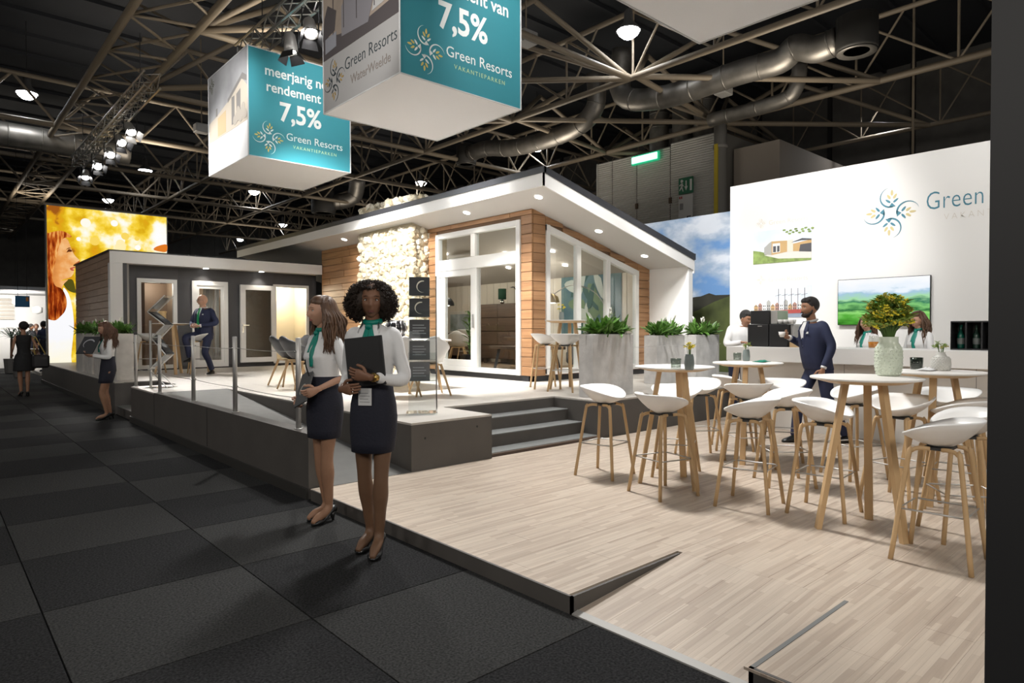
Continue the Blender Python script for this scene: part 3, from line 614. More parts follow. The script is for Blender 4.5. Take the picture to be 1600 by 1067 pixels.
for x0, x1 in ((WX0+.09, 8.82), (8.93, 9.66), (9.77, WX1-.09)):
    b = MB(); b.loft([[(x-LX, y-LY, z-P_Z) for x, z in ((x0, .77), (x1, .77), (x1, roofz(x1)-.27), (x0, roofz(x0)-.27))] for y in (LY+.01, LY+.016)]); b.build('pane', GLASS, gw)
# interior
CREAM = mat('cream_interior_wall', (0.66, 0.6, 0.5), 0.7); IFL = wood('interior_floor', (0.34, 0.24, 0.15), (0.25, 0.17, 0.1), 0.5, (2, 20, 1), .1)
lb('interior_floor', IFL, LX+.12, 11.0, LY+.1, 15.8, P_Z, P_Z+.07); lb('interior_wall', CREAM, 11.0, LX1, LY+.1, 15.8, P_Z, 2.72); lb('interior_wall', CREAM, LX+.12, 11.08, 15.8, 15.95, P_Z, 3.5)
for i in range(28): lb('wall_groove', mat('wall_groove', (0.5, 0.45, 0.37), 0.7), 10.993, 11.0, 8.3+.27*i, 8.306+.27*i, P_Z+.07, 2.7)
b = MB(); b.loft([[(LX+.12-LX, y-LY, roofz(LX+.12)-.05-P_Z), (11.05-LX, y-LY, roofz(11.05)-.05-P_Z), (11.05-LX, y-LY, roofz(11.05)-.02-P_Z), (LX+.12-LX, y-LY, roofz(LX+.12)-.02-P_Z)] for y in (LY+.1, 15.9)]); b.build('interior_ceiling', mat('interior_ceiling', (0.4, 0.36, 0.31), 0.7), lo)
for x, y in ((8.6, 9.0), (9.4, 9.2), (10.2, 9.6), (9.2, 10.4), (10.0, 11.2), (8.8, 12.0), (9.9, 13.0)): downlight(x, y, rf, lambda q: roofz(q)-.06, pw=14)
# chimney of rubble stones
STONE = [mat('pale_rubble_stone', (0.72, 0.65, 0.49), 0.85, bump=0.6, bscale=14, nscale=6, namt=.22), mat('cream_rubble_stone', (0.78, 0.73, 0.6), 0.85, bump=0.6, bscale=14), mat('ochre_rubble_stone', (0.6, 0.5, 0.34), 0.85, bump=0.6, bscale=14)]
ch = lb('chimney', mat('stone_mortar', (0.4, 0.35, 0.25), 0.95), 7.33, 8.2, CY0+.04, CY1-.04, P_Z, 4.2)
sm = []
for i in range(9):
    bm = bmesh.new(); bmesh.ops.create_icosphere(bm, subdivisions=1, radius=1)
    r2 = random.Random(i)
    for q in bm.verts: q.co = V((q.co.x*r2.uniform(.75, 1.15), q.co.y*r2.uniform(.75, 1.2), q.co.z*r2.uniform(.7, 1.1)))
    me = bpy.data.meshes.new('stone'); bm.to_mesh(me); bm.free(); me.materials.append(STONE[i % 3 if i < 6 else 1]); sm.append(me)
r2 = random.Random(5); cells = []
def wallcells(z0, z1, fr_):
    SP = .115; n = int((z1-z0)/SP)
    for a in range(n):
        for c in range(19): cells.append(('f', CY0+.07+(c+.5*(a % 2)+r2.uniform(-.45, .45))*.117, z0+(a+.5+r2.uniform(-.45, .45))*SP))
        for c in range(6): cells.append(('s', 7.36+(c+r2.uniform(-.4, .4))*.1, z0+(a+.5+r2.uniform(-.4, .4))*SP))
wallcells(3.72, 4.26, 0); 
wallcells(P_Z, 3.6, 0)
cells.sort(key=lambda q: -q[2])
rest = MB()
for i, (k, a, z) in enumerate(cells):
    if k == 'f' and a > CY1-.02: continue
    p = (7.33, a, z) if k == 'f' else (a, CY0+.04, z)
    s_ = r2.choice((.05, .062, .075, .09, .1)); rot = (r2.uniform(0, 6), r2.uniform(0, 6), r2.uniform(0, 6))
    if i < 290: put('stone', sm[r2.randrange(9)], ch, L(*p), rot, (s_, s_*1.1, s_))
    else:
        m_ = sm[r2.randrange(9)]; R3 = Matrix.Rotation(rot[2], 3, 'Z') @ Matrix.Rotation(rot[0], 3, 'X')
        rest.mi = r2.randrange(3); rest.add([R3 @ (q.co*s_) + V(L(*p)) for q in m_.vertices], [list(f.vertices) for f in m_.polygons])
o = rest.build('stones', STONE, ch); o['kind'] = 'stuff'
# ------------------------------------------------------------------ CABIN
CX0, CX1, CYF, CYW = 2.93, 7.68, 15.86, 16.3
ca = thing('cabin', 'low dark-fronted cabin with white fascia and white-framed doors left of the lodge', 'house', (CX0, CYF, P_Z))
def cb(name, m, x0, x1, y0, y1, z0, z1, par=None, c=0.0):
    b = MB(); b.box(x0-CX0, x1-CX0, y0-CYF, y1-CYF, z0-P_Z, z1-P_Z, c); return b.build(name, m, par or ca)
PNL = mat('anthracite_cladding', (0.042, 0.042, 0.045), 0.5)
crf = cb('roof', MATS['roof_felt'], CX0+.02, CX1-.01, CYF+.03, 20.15, 2.92, 3.12); cb('fascia', WHITE, CX0-.02, CX1, CYF, CYF+.03, 2.895, 3.14, crf); cb('fascia_cap', ANTH, CX0-.04, CX1, CYF-.01, CYF+.05, 3.14, 3.165, crf); cb('side_cap', ANTH, CX0-.04, CX0+.03, CYF, 20.2, 3.13, 3.165, crf)
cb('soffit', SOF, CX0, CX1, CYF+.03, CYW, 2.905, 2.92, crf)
cb('corner_post', WHITE, CX0-.02, CX0+.22, CYF, CYF+.2, P_Z, 2.895, None, .006); cb('corner_return', PNL, CX0+.2, CX0+.3, CYF+.02, CYW, P_Z, 2.9)
b = MB(); b.cyl(3.2-CX0+.05, .12, 0, 2.9-P_Z, .04, 12); b.build('downpipe', mat('pale_pipe', (0.5, 0.48, 0.45), 0.35, 0.3), ca, True)
OPEN = [(3.5, 4.32), (4.64, 5.45), (5.73, 6.6), (6.52, 7.5)]
zt_, zb_ = 2.62, 0.62
edges = [3.2, 3.5, 4.32, 4.64, 5.45, 6.56, 7.5, 7.7]
for x0, x1 in ((3.2, 3.5), (4.32, 4.64), (5.45, 6.56), (7.5, 7.72)): cb('wall_panel', PNL, x0+.002, x1-.002, CYW, CYW+.04, P_Z+.08, zt_)
for i, x0 in enumerate((3.2, 4.35, 5.5, 6.6)): cb('wall_panel', PNL, x0+.003, (4.35, 5.5, 6.6, 7.72)[i]-.003, CYW, CYW+.04, zt_, 2.91)
cb('base_board', DB, 3.2, 7.72, CYW-.02, CYW+.03, P_Z, P_Z+.085)
def wframe(x0, x1, z0, z1, w_, glass, inner=True, y=CYW-.03, name='window'):
    f = cb(name, FRAMEW, x0, x0+w_, y, y+.08, z0, z1)
    for q in ((x1-w_, x1, z0, z1), (x0+w_, x1-w_, z1-w_, z1), (x0+w_, x1-w_, z0, z0+w_)): cb(name+'_frame', FRAMEW, q[0], q[1], y-.002, y+.08, q[2], q[3], f)
    if inner:
        k = w_*.6
        for q in ((x0+w_, x0+w_+k, z0+w_, z1-w_), (x1-w_-k, x1-w_, z0+w_, z1-w_), (x0+w_+k, x1-w_-k, z1-w_-k*1.3, z1-w_), (x0+w_+k, x1-w_-k, z0+w_, z0+w_+k)): cb('sash', FRAMEW, q[0], q[1], y+.015, y+.07, q[2], q[3], f)
    if glass: cb('pane', glass, x0+w_, x1-w_, y+.04, y+.045, z0+w_, z1-w_, f)
    return f
wframe(3.5, 4.32, zb_-.03, zt_, .085, GLASS, False)
w2 = wframe(4.64, 5.45, zb_-.03, zt_, .1, GLASS, True)
wframe(6.56, 7.5, zb_, zt_, .07, None, False, name='doorway')
d_ = wframe(5.72, 6.6, .67, 2.57, .12, glassmat('smoked_glass', (0.75, 0.73, 0.7), .02), False, y=CYW-.11, name='door')
cb('door_blind', mat('grey_blind', (.2, .185, .165), .8), 5.84, 6.48, CYW-.05, CYW-.045, .79, 2.45, d_)
cb('door_handle', CHROME, 5.76, 5.78, CYW-.17, CYW-.11, 1.56, 1.6, d_); cb('door_handle', CHROME, 5.76, 5.9, CYW-.175, CYW-.155, 1.57, 1.59, d_); cb('lock_plate', CHROME, 5.755, 5.785, CYW-.115, CYW-.108, 1.4, 1.62, d_)
INB = mat('brown_interior', (0.26, 0.18, 0.12), 0.7)
cb('interior_floor', IFL, 3.2, 7.7, CYW+.05, 20, P_Z, P_Z+.05); cb('interior_wall', INB, 3.2, 7.7, 18.2, 18.3, P_Z, 2.9); cb('partition', INB, 4.44, 4.5, CYW+.05, 18.2, P_Z, 2.9); cb('partition', mat('pale_interior', (0.6, 0.54, 0.42), 0.7), 6.4, 6.44, CYW+.05, 18.2, P_Z, 2.9)
cb('partition', MATS['pale_interior'], 7.6, 7.64, CYW+.05, 17.5, P_Z, 2.9); cb('interior_wall', MATS['pale_interior'], 6.44, 7.66, 17.4, 17.5, P_Z, 2.9); cb('interior_ceiling', MATS['interior_ceiling'], 3.2, 7.7, CYW+.05, 20, 2.88, 2.9)
cb('wardrobe_panel', mat('wardrobe_brown', (0.2, 0.13, 0.085), 0.6), 3.95, 4.44, 17.6, 18.2, P_Z+.05, 2.6)
b = MB(); n = 40
pa = [(4.98+.36*i/n, CYW+.3+.03*math.sin(i*1.7)) for i in range(n+1)]
b.loft([[(x-CX0, y-CYF, z-P_Z) for x, y in pa+[(x, y+.006) for x, y in pa[::-1]]] for z in (.68, 2.55)]); b.build('curtain', mat('grey_curtain', (0.42, 0.38, 0.33), 0.9), ca, True)
cb('daybed', mat('pale_cushion', (0.5, 0.47, 0.43), 0.9), 4.6, 5.6, 16.9, 17.7, P_Z+.05, P_Z+.45, None, .05)
for x in (4.9, 6.2):
    b = MB(); b.lathe([(0.06, 0), (0.06, -.01), (.05, -.012)], 16); o = b.build('downlight', GLOW, crf, True, (x-CX0, .25, 2.905-P_Z)); spot((x, CYF+.25, 2.87), (x, CYW+.12, 1), 26, 100, .8, .04, (1, .92, .8))
point((7.0, 16.9, 2.5), 60, .2, (1, .9, .68)); point((4.0, 17.2, 2.5), 18, .2); point((5.2, 17.2, 2.6), 30, .2); point((9.6, 10.2, 2.4), 60, .3); point((9.3, 13.0, 2.5), 45, .3)
# wood side wall of the cabin
for k in range(17):
    z0 = P_Z+.02+.1515*k; y = CYF+.03
    f_ = rng.uniform(.6, 1.6)
    while y < 20.1:
        y1 = min(y+f_, 20.12); f_ = rng.uniform(1.3, 2.1)
        if 20.12-y1 < .3: y1 = 20.12
        b = MB(); b.box(-.01, .02, y+.003-CYF, y1-.003-CYF, z0+.003-P_Z, z0+.148-P_Z, .004); b.build('plank', PLC, ca); y = y1
cb('wall_core', MATS['wall_core'], CX0+.02, CX0+.1, CYF+.03, 20.1, P_Z, 3.12)
# ------------------------------------------------------------------ white bar wall
BW = 10.5
wbx = thing('bar_back_wall', 'tall white wall behind the bar with emblem and lettering', 'wall', (BW, 3.5, W_Z)); 
b = MB(); b.box(0, .25, 5.92-3.5, -1.5-3.5, 0, 3.95-W_Z); b.build('wall_panel', WALLW, wbx)
frw = frame((0, 0, 0), (0, -1, 0), (0, 0, 1))
def wv(y, z): return (3.5-y, z-W_Z)
LB = mat('print_blue_teal', (0.06, 0.22, 0.3), 0.6); LG = mat('print_wheat', (0.62, 0.52, 0.26), 0.6); LGREY = mat('print_pale_beige', (0.66, 0.62, 0.55), 0.6)
emblem(frw, *wv(3.37, 3.155), .345, LB, LG, wbx)
u_, z_ = wv(2.925, 3.13); text('Green Resorts', .36, frw, u_, z_, LB, wbx, align='LEFT', bold=-.004, space=1.03, sx=.73)
u_, z_ = wv(2.7, 2.965); text('VAKANTIEPARKEN', .125, frw, u_, z_, LGREY, wbx, align='LEFT', bold=-.003, space=1.4, sx=.9)
for z in (3.24, 2.29): 
    u_, z_ = wv(5.32, z-.0); emblem(frw, u_-.03, z_, .085, LGREY, LGREY, wbx); text('Green Resorts', .11, frw, u_+.1, z_-.04, LGREY, wbx, align='LEFT', bold=-.002)
# two framed photo prints (flat, on the wall)
SKYP = mat('print_sky', (0.62, 0.72, 0.84), 0.6, nscale=1.6, col2=(0.82, 0.85, 0.88)); GRN = mat('print_green', (0.3, 0.42, 0.12), 0.6, nscale=9, namt=.5); PAV = mat('print_paving', (0.7, 0.67, 0.62), 0.6)
def printpanel(label, y0, y1, z0, z1):
    t = thing('photo_print', label, 'picture', (BW-.002, y0, z0)); W_, H_ = y0-y1, z1-z0; fr = frame((0, 0, 0), (0, -1, 0), (0, 0, 1))
    b = MB(); b.prism([(0, 0), (W_, 0), (W_, H_), (0, H_)], fr, 0, .006); b.build('print_sheet', SKYP, t); return t, fr, W_, H_
t, fr, W_, H_ = printpanel('photo print of a wooden lodge on a lawn, upper one on the bar wall', 5.487, 4.506, 2.56, 3.11)
def pr(poly, m, d, n='print_area'):
    b = MB(); b.prism([(p[0]*W_, p[1]*H_) for p in poly], fr, .006+d*.0015, .007+d*.0015); b.build(n, m, t)
PW_ = mat('print_wood', (0.55, 0.36, 0.16), 0.6); PD = mat('print_dark', (0.08, 0.08, 0.09), 0.6); PGR = mat('print_mid_grey', (0.4, 0.4, 0.38), .6)
pr([(0, 0), (1, 0), (1, .3), (.35, .25), (.12, .38), (0, .42)], GRN, 0); pr([(.2, .25), (.45, .12), (1, .06), (1, .3), (.55, .32)], PAV, 1); pr([(.2, .28), (.33, .24), (.33, .66), (.2, .48)], PGR, 2); pr([(.33, .24), (.6, .3), (.6, .63), (.33, .66)], PW_, 2); pr([(.6, .3), (.7, .3), (.7, .66), (.6, .63)], mat('print_stone', (.7, .66, .56), .6), 2); pr([(.7, .3), (1, .26), (1, .6), (.7, .52)], PW_, 2)
pr([(.66, .56), (.85, .66), (1, .62), (1, .58), (.84, .6)], PD, 3); pr([(.8, .28), (1, .24), (1, .5), (.82, .48)], PD, 3); pr([(.35, .3), (.48, .31), (.48, .58), (.35, .58)], WP, 3); pr([(.36, .32), (.41, .32), (.41, .5), (.36, .5)], PD, 4); pr([(.43, .32), (.47, .33), (.47, .5), (.43, .5)], PD, 4); pr([(.18, .49), (.33, .68), (.62, .65), (.62, .63), (.33, .65)], WP, 4)
for k in range(14): pr(leaf2(.55+.035*k+.01*(k % 3), .95-.03*(k*7 % 5), k*1.3, .06, .05), GRN, 3, 'print_leaf')
t, fr, W_, H_ = printpanel('photo print of ships at a harbour quay, lower one behind the coffee machine', 5.485, 4.504, 1.65, 2.16)
pr([(0, 0), (1, 0), (1, .2), (0, .2)], mat('print_water', (.25, .3, .38), .6), 0)
for k in range(12):
    x = .02+.075*k; h = .38+.14*((k*5) % 4)/3; pr([(x, .18), (x+.07, .18), (x+.07, h), (x+.035, h+.07), (x, h)], (PW_, mat('print_brick', (.4, .22, .17), .6), WP, PGR)[k % 4], 1)
    for q in (.26, .36): pr([(x+.015, q), (x+.03, q), (x+.03, q+.05), (x+.015, q+.05)], PD, 2); pr([(x+.045, q), (x+.058, q), (x+.058, q+.05), (x+.045, q+.05)], PD, 2)
pr([(.35, .12), (.95, .14), (.92, .26), (.38, .24)], mat('print_red_hull', (.4, .07, .06), .6), 3)
for k in range(5): x = .45+.11*k; pr([(x, .22), (x+.008, .22), (x+.008, .93), (x, .93)], PD, 3, 'print_mast'); pr([(x-.05, .7), (x+.05, .74), (x+.05, .75), (x-.05, .71)], PD, 3, 'print_yard')
# television
y0, y1, z0, z1 = 4.077, 2.832, 1.517, 2.212
t = thing('television', 'flat television on the white bar wall showing a green landscape', 'television', (BW-.07, y0, z0)); W_, H_ = y0-y1, z1-z0; fr = frame((0, 0, 0), (0, -1, 0), (0, 0, 1))
b = MB(); b.box(.0, .05, -W_, 0, 0, H_, .006); b.build('tv_case', BLACK, t); b = MB(); b.box(.05, .07, -W_*.7, -W_*.3, .2, .5); b.build('wall_bracket', BLACK, t)
def ems(name, stops, vec_scale=(1, 1, 1), axis=2, dist=.35, lo=0., hi=1., nsc=5, st=1.0):
    m = bpy.data.materials.new(name); m.use_nodes = True; nt = m.node_tree; nt.nodes.remove(nt.nodes['Principled BSDF'])
    tc = nt.nodes.new('ShaderNodeTexCoord'); sp = nt.nodes.new('ShaderNodeSeparateXYZ'); nt.links.new(tc.outputs['Object'], sp.inputs[0])
    mr = nt.nodes.new('ShaderNodeMapRange'); mr.inputs[1].default_value = lo; mr.inputs[2].default_value = hi; nt.links.new(sp.outputs[axis], mr.inputs[0])
    mp = nt.nodes.new('ShaderNodeMapping'); mp.inputs['Scale'].default_value = vec_scale; nt.links.new(tc.outputs['Object'], mp.inputs[0])
    no = nt.nodes.new('ShaderNodeTexNoise'); no.inputs['Scale'].default_value = nsc; no.inputs['Detail'].default_value = 6; nt.links.new(mp.outputs[0], no.inputs['Vector'])
    ma = nt.nodes.new('ShaderNodeMath'); ma.operation = 'MULTIPLY_ADD'; ma.inputs[1].default_value = dist; nt.links.new(no.outputs[0], ma.inputs[0]); nt.links.new(mr.outputs[0], ma.inputs[2])
    s2 = nt.nodes.new('ShaderNodeMath'); s2.operation = 'SUBTRACT'; s2.inputs[1].default_value = dist*.5; nt.links.new(ma.outputs[0], s2.inputs[0])
    cr = nt.nodes.new('ShaderNodeValToRGB'); el = cr.color_ramp.elements
    while len(el) > 1: el.remove(el[-1])
    el[0].position = stops[0][0]; el[0].color = (*stops[0][1], 1)
    for p, c in stops[1:]: e = el.new(p); e.color = (*c, 1)
    nt.links.new(s2.outputs[0], cr.inputs[0]); e = nt.nodes.new('ShaderNodeEmission'); e.inputs[1].default_value = st; nt.links.new(cr.outputs[0], e.inputs[0]); nt.links.new(e.outputs[0], nt.nodes['Material Output'].inputs[0]); return m
TV = ems('tv_landscape', [(0, (.02, .12, .01)), (.12, (.1, .42, .05)), (.25, (.32, .75, .2)), (.33, (.03, .16, .05)), (.42, (.25, .62, .2)), (.5, (.05, .22, .12)), (.58, (.4, .75, .4)), (.68, (.4, .6, .75)), (.76, (.85, .92, 1)), (1, (1, 1, 1))], (1, .7, 2.2), 2, .45, 0, H_, 4, 1.0)
b = MB(); b.prism([(.008, .008), (W_-.008, .008), (W_-.008, H_-.008), (.008, H_-.008)], fr, .001, .003); b.build('tv_screen', TV, t)
# bar counter
bc = thing('bar_counter', 'long white bar counter with overhanging front slab', 'counter', (8.42, 4.8, W_Z))
def bcb(name, m, x0, x1, y0, y1, z0, z1, c=.0): b = MB(); b.box(x0-8.42, x1-8.42, y0-4.8, y1-4.8, z0-W_Z, z1-W_Z, c); return b.build(name, m, bc)
bcb('counter_slab', WHITE, 8.42, 9.15, -1.0, 4.8, 1.02, 1.215, .004); bcb('counter_front', mat('counter_front', (0.66, 0.63, 0.59), 0.55), 8.67, 8.72, -1.0, 4.72, W_Z, 1.02); bcb('counter_body', WHITE, 8.72, 9.1, -1.0, 4.74, W_Z, 1.02)
for y in (3.3, 1.9, .5): bcb('front_joint', MATS['grey_print'], 8.667, 8.67, y, y+.004, W_Z, 1.02)
# ------------------------------------------------------------------ landscape wall
LWX = 12.5
lw = thing('landscape_wall', 'tall printed wall with clouds, blue sky and dark green hills', 'wall', (LWX, 10.5, P_Z))
LWZ = 3.92
b = MB(); b.box(0, .15, 5.5-10.5, 11.5-10.5, -P_Z, LWZ-P_Z)
def cloudmat():
    m = bpy.data.materials.new('printed_cloud_sky'); m.use_nodes = True; nt = m.node_tree; bs = nt.nodes['Principled BSDF']; bs.inputs['Roughness'].default_value = .7
    tc = nt.nodes.new('ShaderNodeTexCoord'); mp = nt.nodes.new('ShaderNodeMapping'); mp.inputs['Scale'].default_value = (1, .8, 1.5); mp.inputs['Location'].default_value = (0, .35, .1); nt.links.new(tc.outputs['Object'], mp.inputs[0])
    no = nt.nodes.new('ShaderNodeTexNoise'); no.inputs['Scale'].default_value = .9; no.inputs['Detail'].default_value = 8; no.inputs['Roughness'].default_value = .52; nt.links.new(mp.outputs[0], no.inputs['Vector'])
    cr = nt.nodes.new('ShaderNodeValToRGB'); el = cr.color_ramp.elements; el[0].position = .4; el[0].color = (.13, .27, .52, 1); el[1].position = .49; el[1].color = (.3, .39, .52, 1); e = el.new(.58); e.color = (.62, .66, .72, 1)
    nt.links.new(no.outputs[0], cr.inputs[0]); nt.links.new(cr.outputs[0], bs.inputs['Base Color']); return m
b.build('sky_print', cloudmat(), lw)
frl = frame((0, 0, 0), (0, -1, 0), (0, 0, 1))
def lv(px, py): q = atx(px, py, LWX); return (10.5-q.y, q.z-P_Z)
HILL = mat('print_hill_dark', (0.035, 0.034, 0.022), .8, nscale=3, namt=.4); HILG = mat('print_hill_green', (0.08, 0.1, 0.025), .8, nscale=2.5, namt=.5)
b = MB(); b.prism([(0, 0), (5, 0), (5, lv(1141, 462)[1]), lv(1118, 461), lv(1108, 458), lv(1095, 463), lv(1072, 466), (1.0, 1.45), (0, 1.3)], frl, .001, .003); b.build('hill_print', HILL, lw)
b = MB(); b.prism([(0, 0), (5, 0), (5, lv(1141, 462)[1]), lv(1141, 462), lv(1115, 472), lv(1090, 485), lv(1070, 492), (1.0, .6), (0, .5)], frl, .004, .006); b.build('green_slope_print', HILG, lw)
# ------------------------------------------------------------------ lightbox with red-haired woman
PY = 22.0
lbx = thing('lightbox_poster', 'tall backlit autumn poster with a red-haired woman in profile beside the cabin', 'poster', (2.545, PY, P_Z))
x1_, zt2 = 5.56, 4.93
b = MB(); b.box(-.03, x1_-2.545+.03, .012, .25, -.0, zt2-P_Z+.03); b.build('lightbox_case', mat('alu_case', (0.2, 0.2, 0.2), .5, .3), lbx)
frp = frame((0, 0, 0), (1, 0, 0), (0, 0, 1)); W_, H_ = x1_-2.545, zt2-P_Z
AUT = ems('backlit_autumn', [(0, (.35, .1, .01)), (.12, (.75, .35, .01)), (.26, (.72, .42, .01)), (.38, (.9, .6, .03)), (.5, (1.0, .75, .12)), (.62, (1, .93, .6)), (.75, (1, .98, .9)), (1, (1, 1, 1))], (1.0, 1, 1.0), 0, 2.3, -1.6, 5.0, 1.5, 1.0)
b = MB(); b.prism([(0, 0), (W_, 0), (W_, H_), (0, H_)], frp, -.01, .001); b.build('backlit_print', AUT, lbx)
def pv(zx, zy): q = aty(zx/4, 260+zy/4, PY); return (max(q.x-2.545, 0.0), min(max(q.z-P_Z, 0), H_))
def pp_(pts, m, d, n):
    k = len(pts); q = []
    for i in range(k):
        p0, p1, p2, p3 = (V((*pts[(i+j) % k], 0)) for j in (-1, 0, 1, 2))
        for s_ in (0, .25, .5, .75): q.append(.5*((2*p1)+(p2-p0)*s_+(2*p0-5*p1+4*p2-p3)*s_*s_+(3*p1-p0-3*p2+p3)*s_**3))
    b = MB(); b.prism([pv(p.x, p.y) for p in q], frp, .001+d*.002, .0025+d*.002); b.build(n, m, lbx)
HAIR_E = ems('backlit_red_hair', [(.1, (.06, .006, .001)), (.4, (.26, .03, .004)), (.55, (.5, .1, .012)), (.72, (.8, .3, .06)), (.9, (.95, .55, .2))], (5.5, 1, 1.1), 2, 1.9, -1.7, 6.4, 2.0, 1.0)
FACE_E = ems('backlit_face', [(0, (.6, .2, .045)), (.35, (.82, .34, .09)), (.6, (.96, .6, .28)), (1, (1, .9, .7))], (1, 1, 1), 0, 1.1, -.3, 1.3, 2.6, 1.0)
TOP_E = ems('backlit_white_top', [(0, (1, .95, .75)), (.3, (.95, .95, .98)), (1, (1, 1, 1))], (1, 1, 1), 2, .3, 0, 2.4, 3, 1.0)
pp_([(280, 950), (340, 955), (385, 925), (405, 850), (395, 760), (425, 790), (445, 850), (457, 920), (462, 1000), (455, 1080), (445, 1180), (435, 1290), (280, 1300)], TOP_E, 1, 'white_top_print')
pp_([(330, 690), (440, 690), (370, 715), (400, 712), (425, 708), (395, 740), (372, 800), (340, 830)], FACE_E, 2, 'neck_print')
pp_([(375, 460), (402, 446), (425, 462), (440, 500), (452, 530), (470, 560), (498, 588), (492, 602), (468, 606), (460, 618), (470, 632), (460, 646), (462, 662), (455, 676), (440, 692), (400, 704), (365, 725), (340, 735), (320, 700), (325, 600), (350, 520)], FACE_E, 3, 'face_print')
pp_([(280, 430), (300, 418), (335, 408), (385, 403), (430, 422), (446, 442), (400, 448), (378, 480), (360, 530), (350, 580), (335, 640), (330, 700), (345, 745), (385, 765), (410, 810), (417, 860), (405, 905), (380, 935), (345, 962), (300, 955), (280, 950)], HAIR_E, 4, 'hair_print')
pp_([(416, 538), (428, 518), (442, 520), (450, 530), (440, 534), (428, 534)], emat('backlit_brow', (.12, .03, .008), 1), 5, 'eye_print'); pp_([(412, 520), (430, 508), (444, 512), (430, 514)], MATS['backlit_brow'], 5, 'brow_print')
pp_([(436, 636), (468, 628), (470, 634), (452, 640), (466, 648), (448, 652)], emat('backlit_lips', (.55, .1, .05), 1), 5, 'lips_print')
pp_([(462, 612), (498, 588), (490, 606)], emat('backlit_shade', (.5, .14, .04), 1), 5, 'nostril_print')
pp_([(395, 720), (450, 706), (470, 760), (470, 790), (420, 770)], emat('backlit_dark_green', (.09, .08, .01), 1), 1, 'dark_leaf_print')
pp_([(960, 520), (980, 500), (1040, 488), (1040, 532), (1000, 532)], emat('backlit_orange', (.75, .2, .02), 1), 2, 'autumn_leaf_print')
r3 = random.Random(11)
for k in range(16):
    cx, cy = r3.uniform(.7, 3.0), r3.uniform(2.6, 4.3); rr = r3.uniform(.05, .16)
    c_ = [(1, .97, .85), (1, .86, .45), (.95, .68, .12), (1, .99, .95)][k % 4]
    if not (cx-rr > .0 and cx+rr < W_ and cy+rr < H_): continue
    b = MB(); b.prism([(cx+rr*math.cos(2*PI*j/22), cy+rr*math.sin(2*PI*j/22)) for j in range(22)], frp, .0012+.0001*k, .0022+.0001*k); b.build('bokeh_print', emat('backlit_bokeh_%d' % (k % 4), c_, 1.0), lbx)
# ------------------------------------------------------------------ hanging banner cubes
CUBZ = 4.5; CS = 1.95; CH = 1.9
TEALB = mat('teal_banner_fabric', (0.02, 0.185, 0.225), 0.75, bump=.04, bscale=6); FABW = mat('white_banner_fabric', (0.72, 0.71, 0.71), 0.8); GREYB = mat('grey_banner_fabric', (0.3, 0.29, 0.28), .8)
LGOLD = mat('print_gold', (0.6, 0.45, 0.12), .6); LPALE = mat('print_pale_lime', (0.42, 0.55, 0.3), .6)
SEAM = mat('banner_seam', (0.5, 0.5, 0.5), .6)
def cube(label, x, y, ysz, front):
    t = thing('banner_cube', label, 'banner', (x, y, CUBZ), 0, 'hanging banner cubes')
    b = MB(); b.box(0, CS, 0, ysz, 0, .004); b.build('bottom_fabric', FABW, t)
    b = MB(); b.box(0, CS, 0, .004, .004, CH); b.build('front_fabric', TEALB if front else FABW, t)
    b = MB(); b.box(0, .004, .004, ysz, .004, CH); b.build('side_fabric', (FABW if front != 2 else GREYB), t)
    b = MB(); b.box(CS-.004, CS, .004, ysz, .004, CH); b.build('side_fabric', FABW, t); b = MB(); b.box(0, CS, ysz-.004, ysz, .004, CH); b.build('back_fabric', FABW, t)
    e = MB()
    for q in (((0, 0, 0), (0, 0, CH)), ((CS, 0, 0), (CS, 0, CH)), ((0, ysz, 0), (0, ysz, CH)), ((CS, ysz, 0), (CS, ysz, CH)), ((0, 0, 0), (CS, 0, 0)), ((0, 0, 0), (0, ysz, 0)), ((CS, 0, 0), (CS, ysz, 0)), ((0, ysz, 0), (CS, ysz, 0)), ((0, 0, CH), (CS, 0, CH)), ((0, 0, CH), (0, ysz, CH))): e.tube(q, .011, 6)
    e.build('edge_frame', SEAM, t)
    for hx in (.2, CS-.2):
        b = MB(); b.tube([(hx, ysz/2, CH), (hx, ysz/2, CH+.35)], .015, 6); b.build('hanger', STEEL, t)
    ff = frame((0, 0, 0), (1, 0, 0), (0, 0, 1)); fs = frame((0, ysz, 0), (0, -1, 0), (0, 0, 1))
    if front:
        text('meerjarig netto', .25, ff, 1.02, 1.47, WP, t, bold=.004, sx=.93); text('rendement van', .25, ff, 1.02, 1.19, WP, t, bold=.004, sx=.93); text('7,5%', .47, ff, .95, .72, WP, t, bold=.011, sx=.9)
        emblem(ff, .36, .37, .27, WP, LGOLD, t); text('Green Resorts', .19, ff, .67, .39, WP, t, align='LEFT', bold=.0, sx=.98); text('VAKANTIEPARKEN', .08, ff, .8, .26, LPALE, t, align='LEFT', space=1.35)
    return t, ff, fs
def area(t, fr, poly, m, d, n='print_area'): b = MB(); b.prism(poly, fr, .001+d*.002, .003+d*.002); b.build(n, m, t)
t1, ff, fs = cube('left banner cube with teal front hanging above the cabin terrace', 4.215, 11.49, 2.1, 1)
SKG = mat('print_grey_sky', (0.36, 0.36, 0.37), .8, nscale=2, namt=.25); PAL = mat('print_pale_wood', (0.5, 0.44, 0.36), .8)
area(t1, fs, [(0, .85), (2.1, .95), (2.1, CH), (0, CH)], SKG, 0); area(t1, fs, [(.05, .62), (2.1, .62), (2.1, 1.2), (1.8, 1.42), (1.2, 1.2), (.5, 1.05), (.05, 1.0)], PAL, 1)
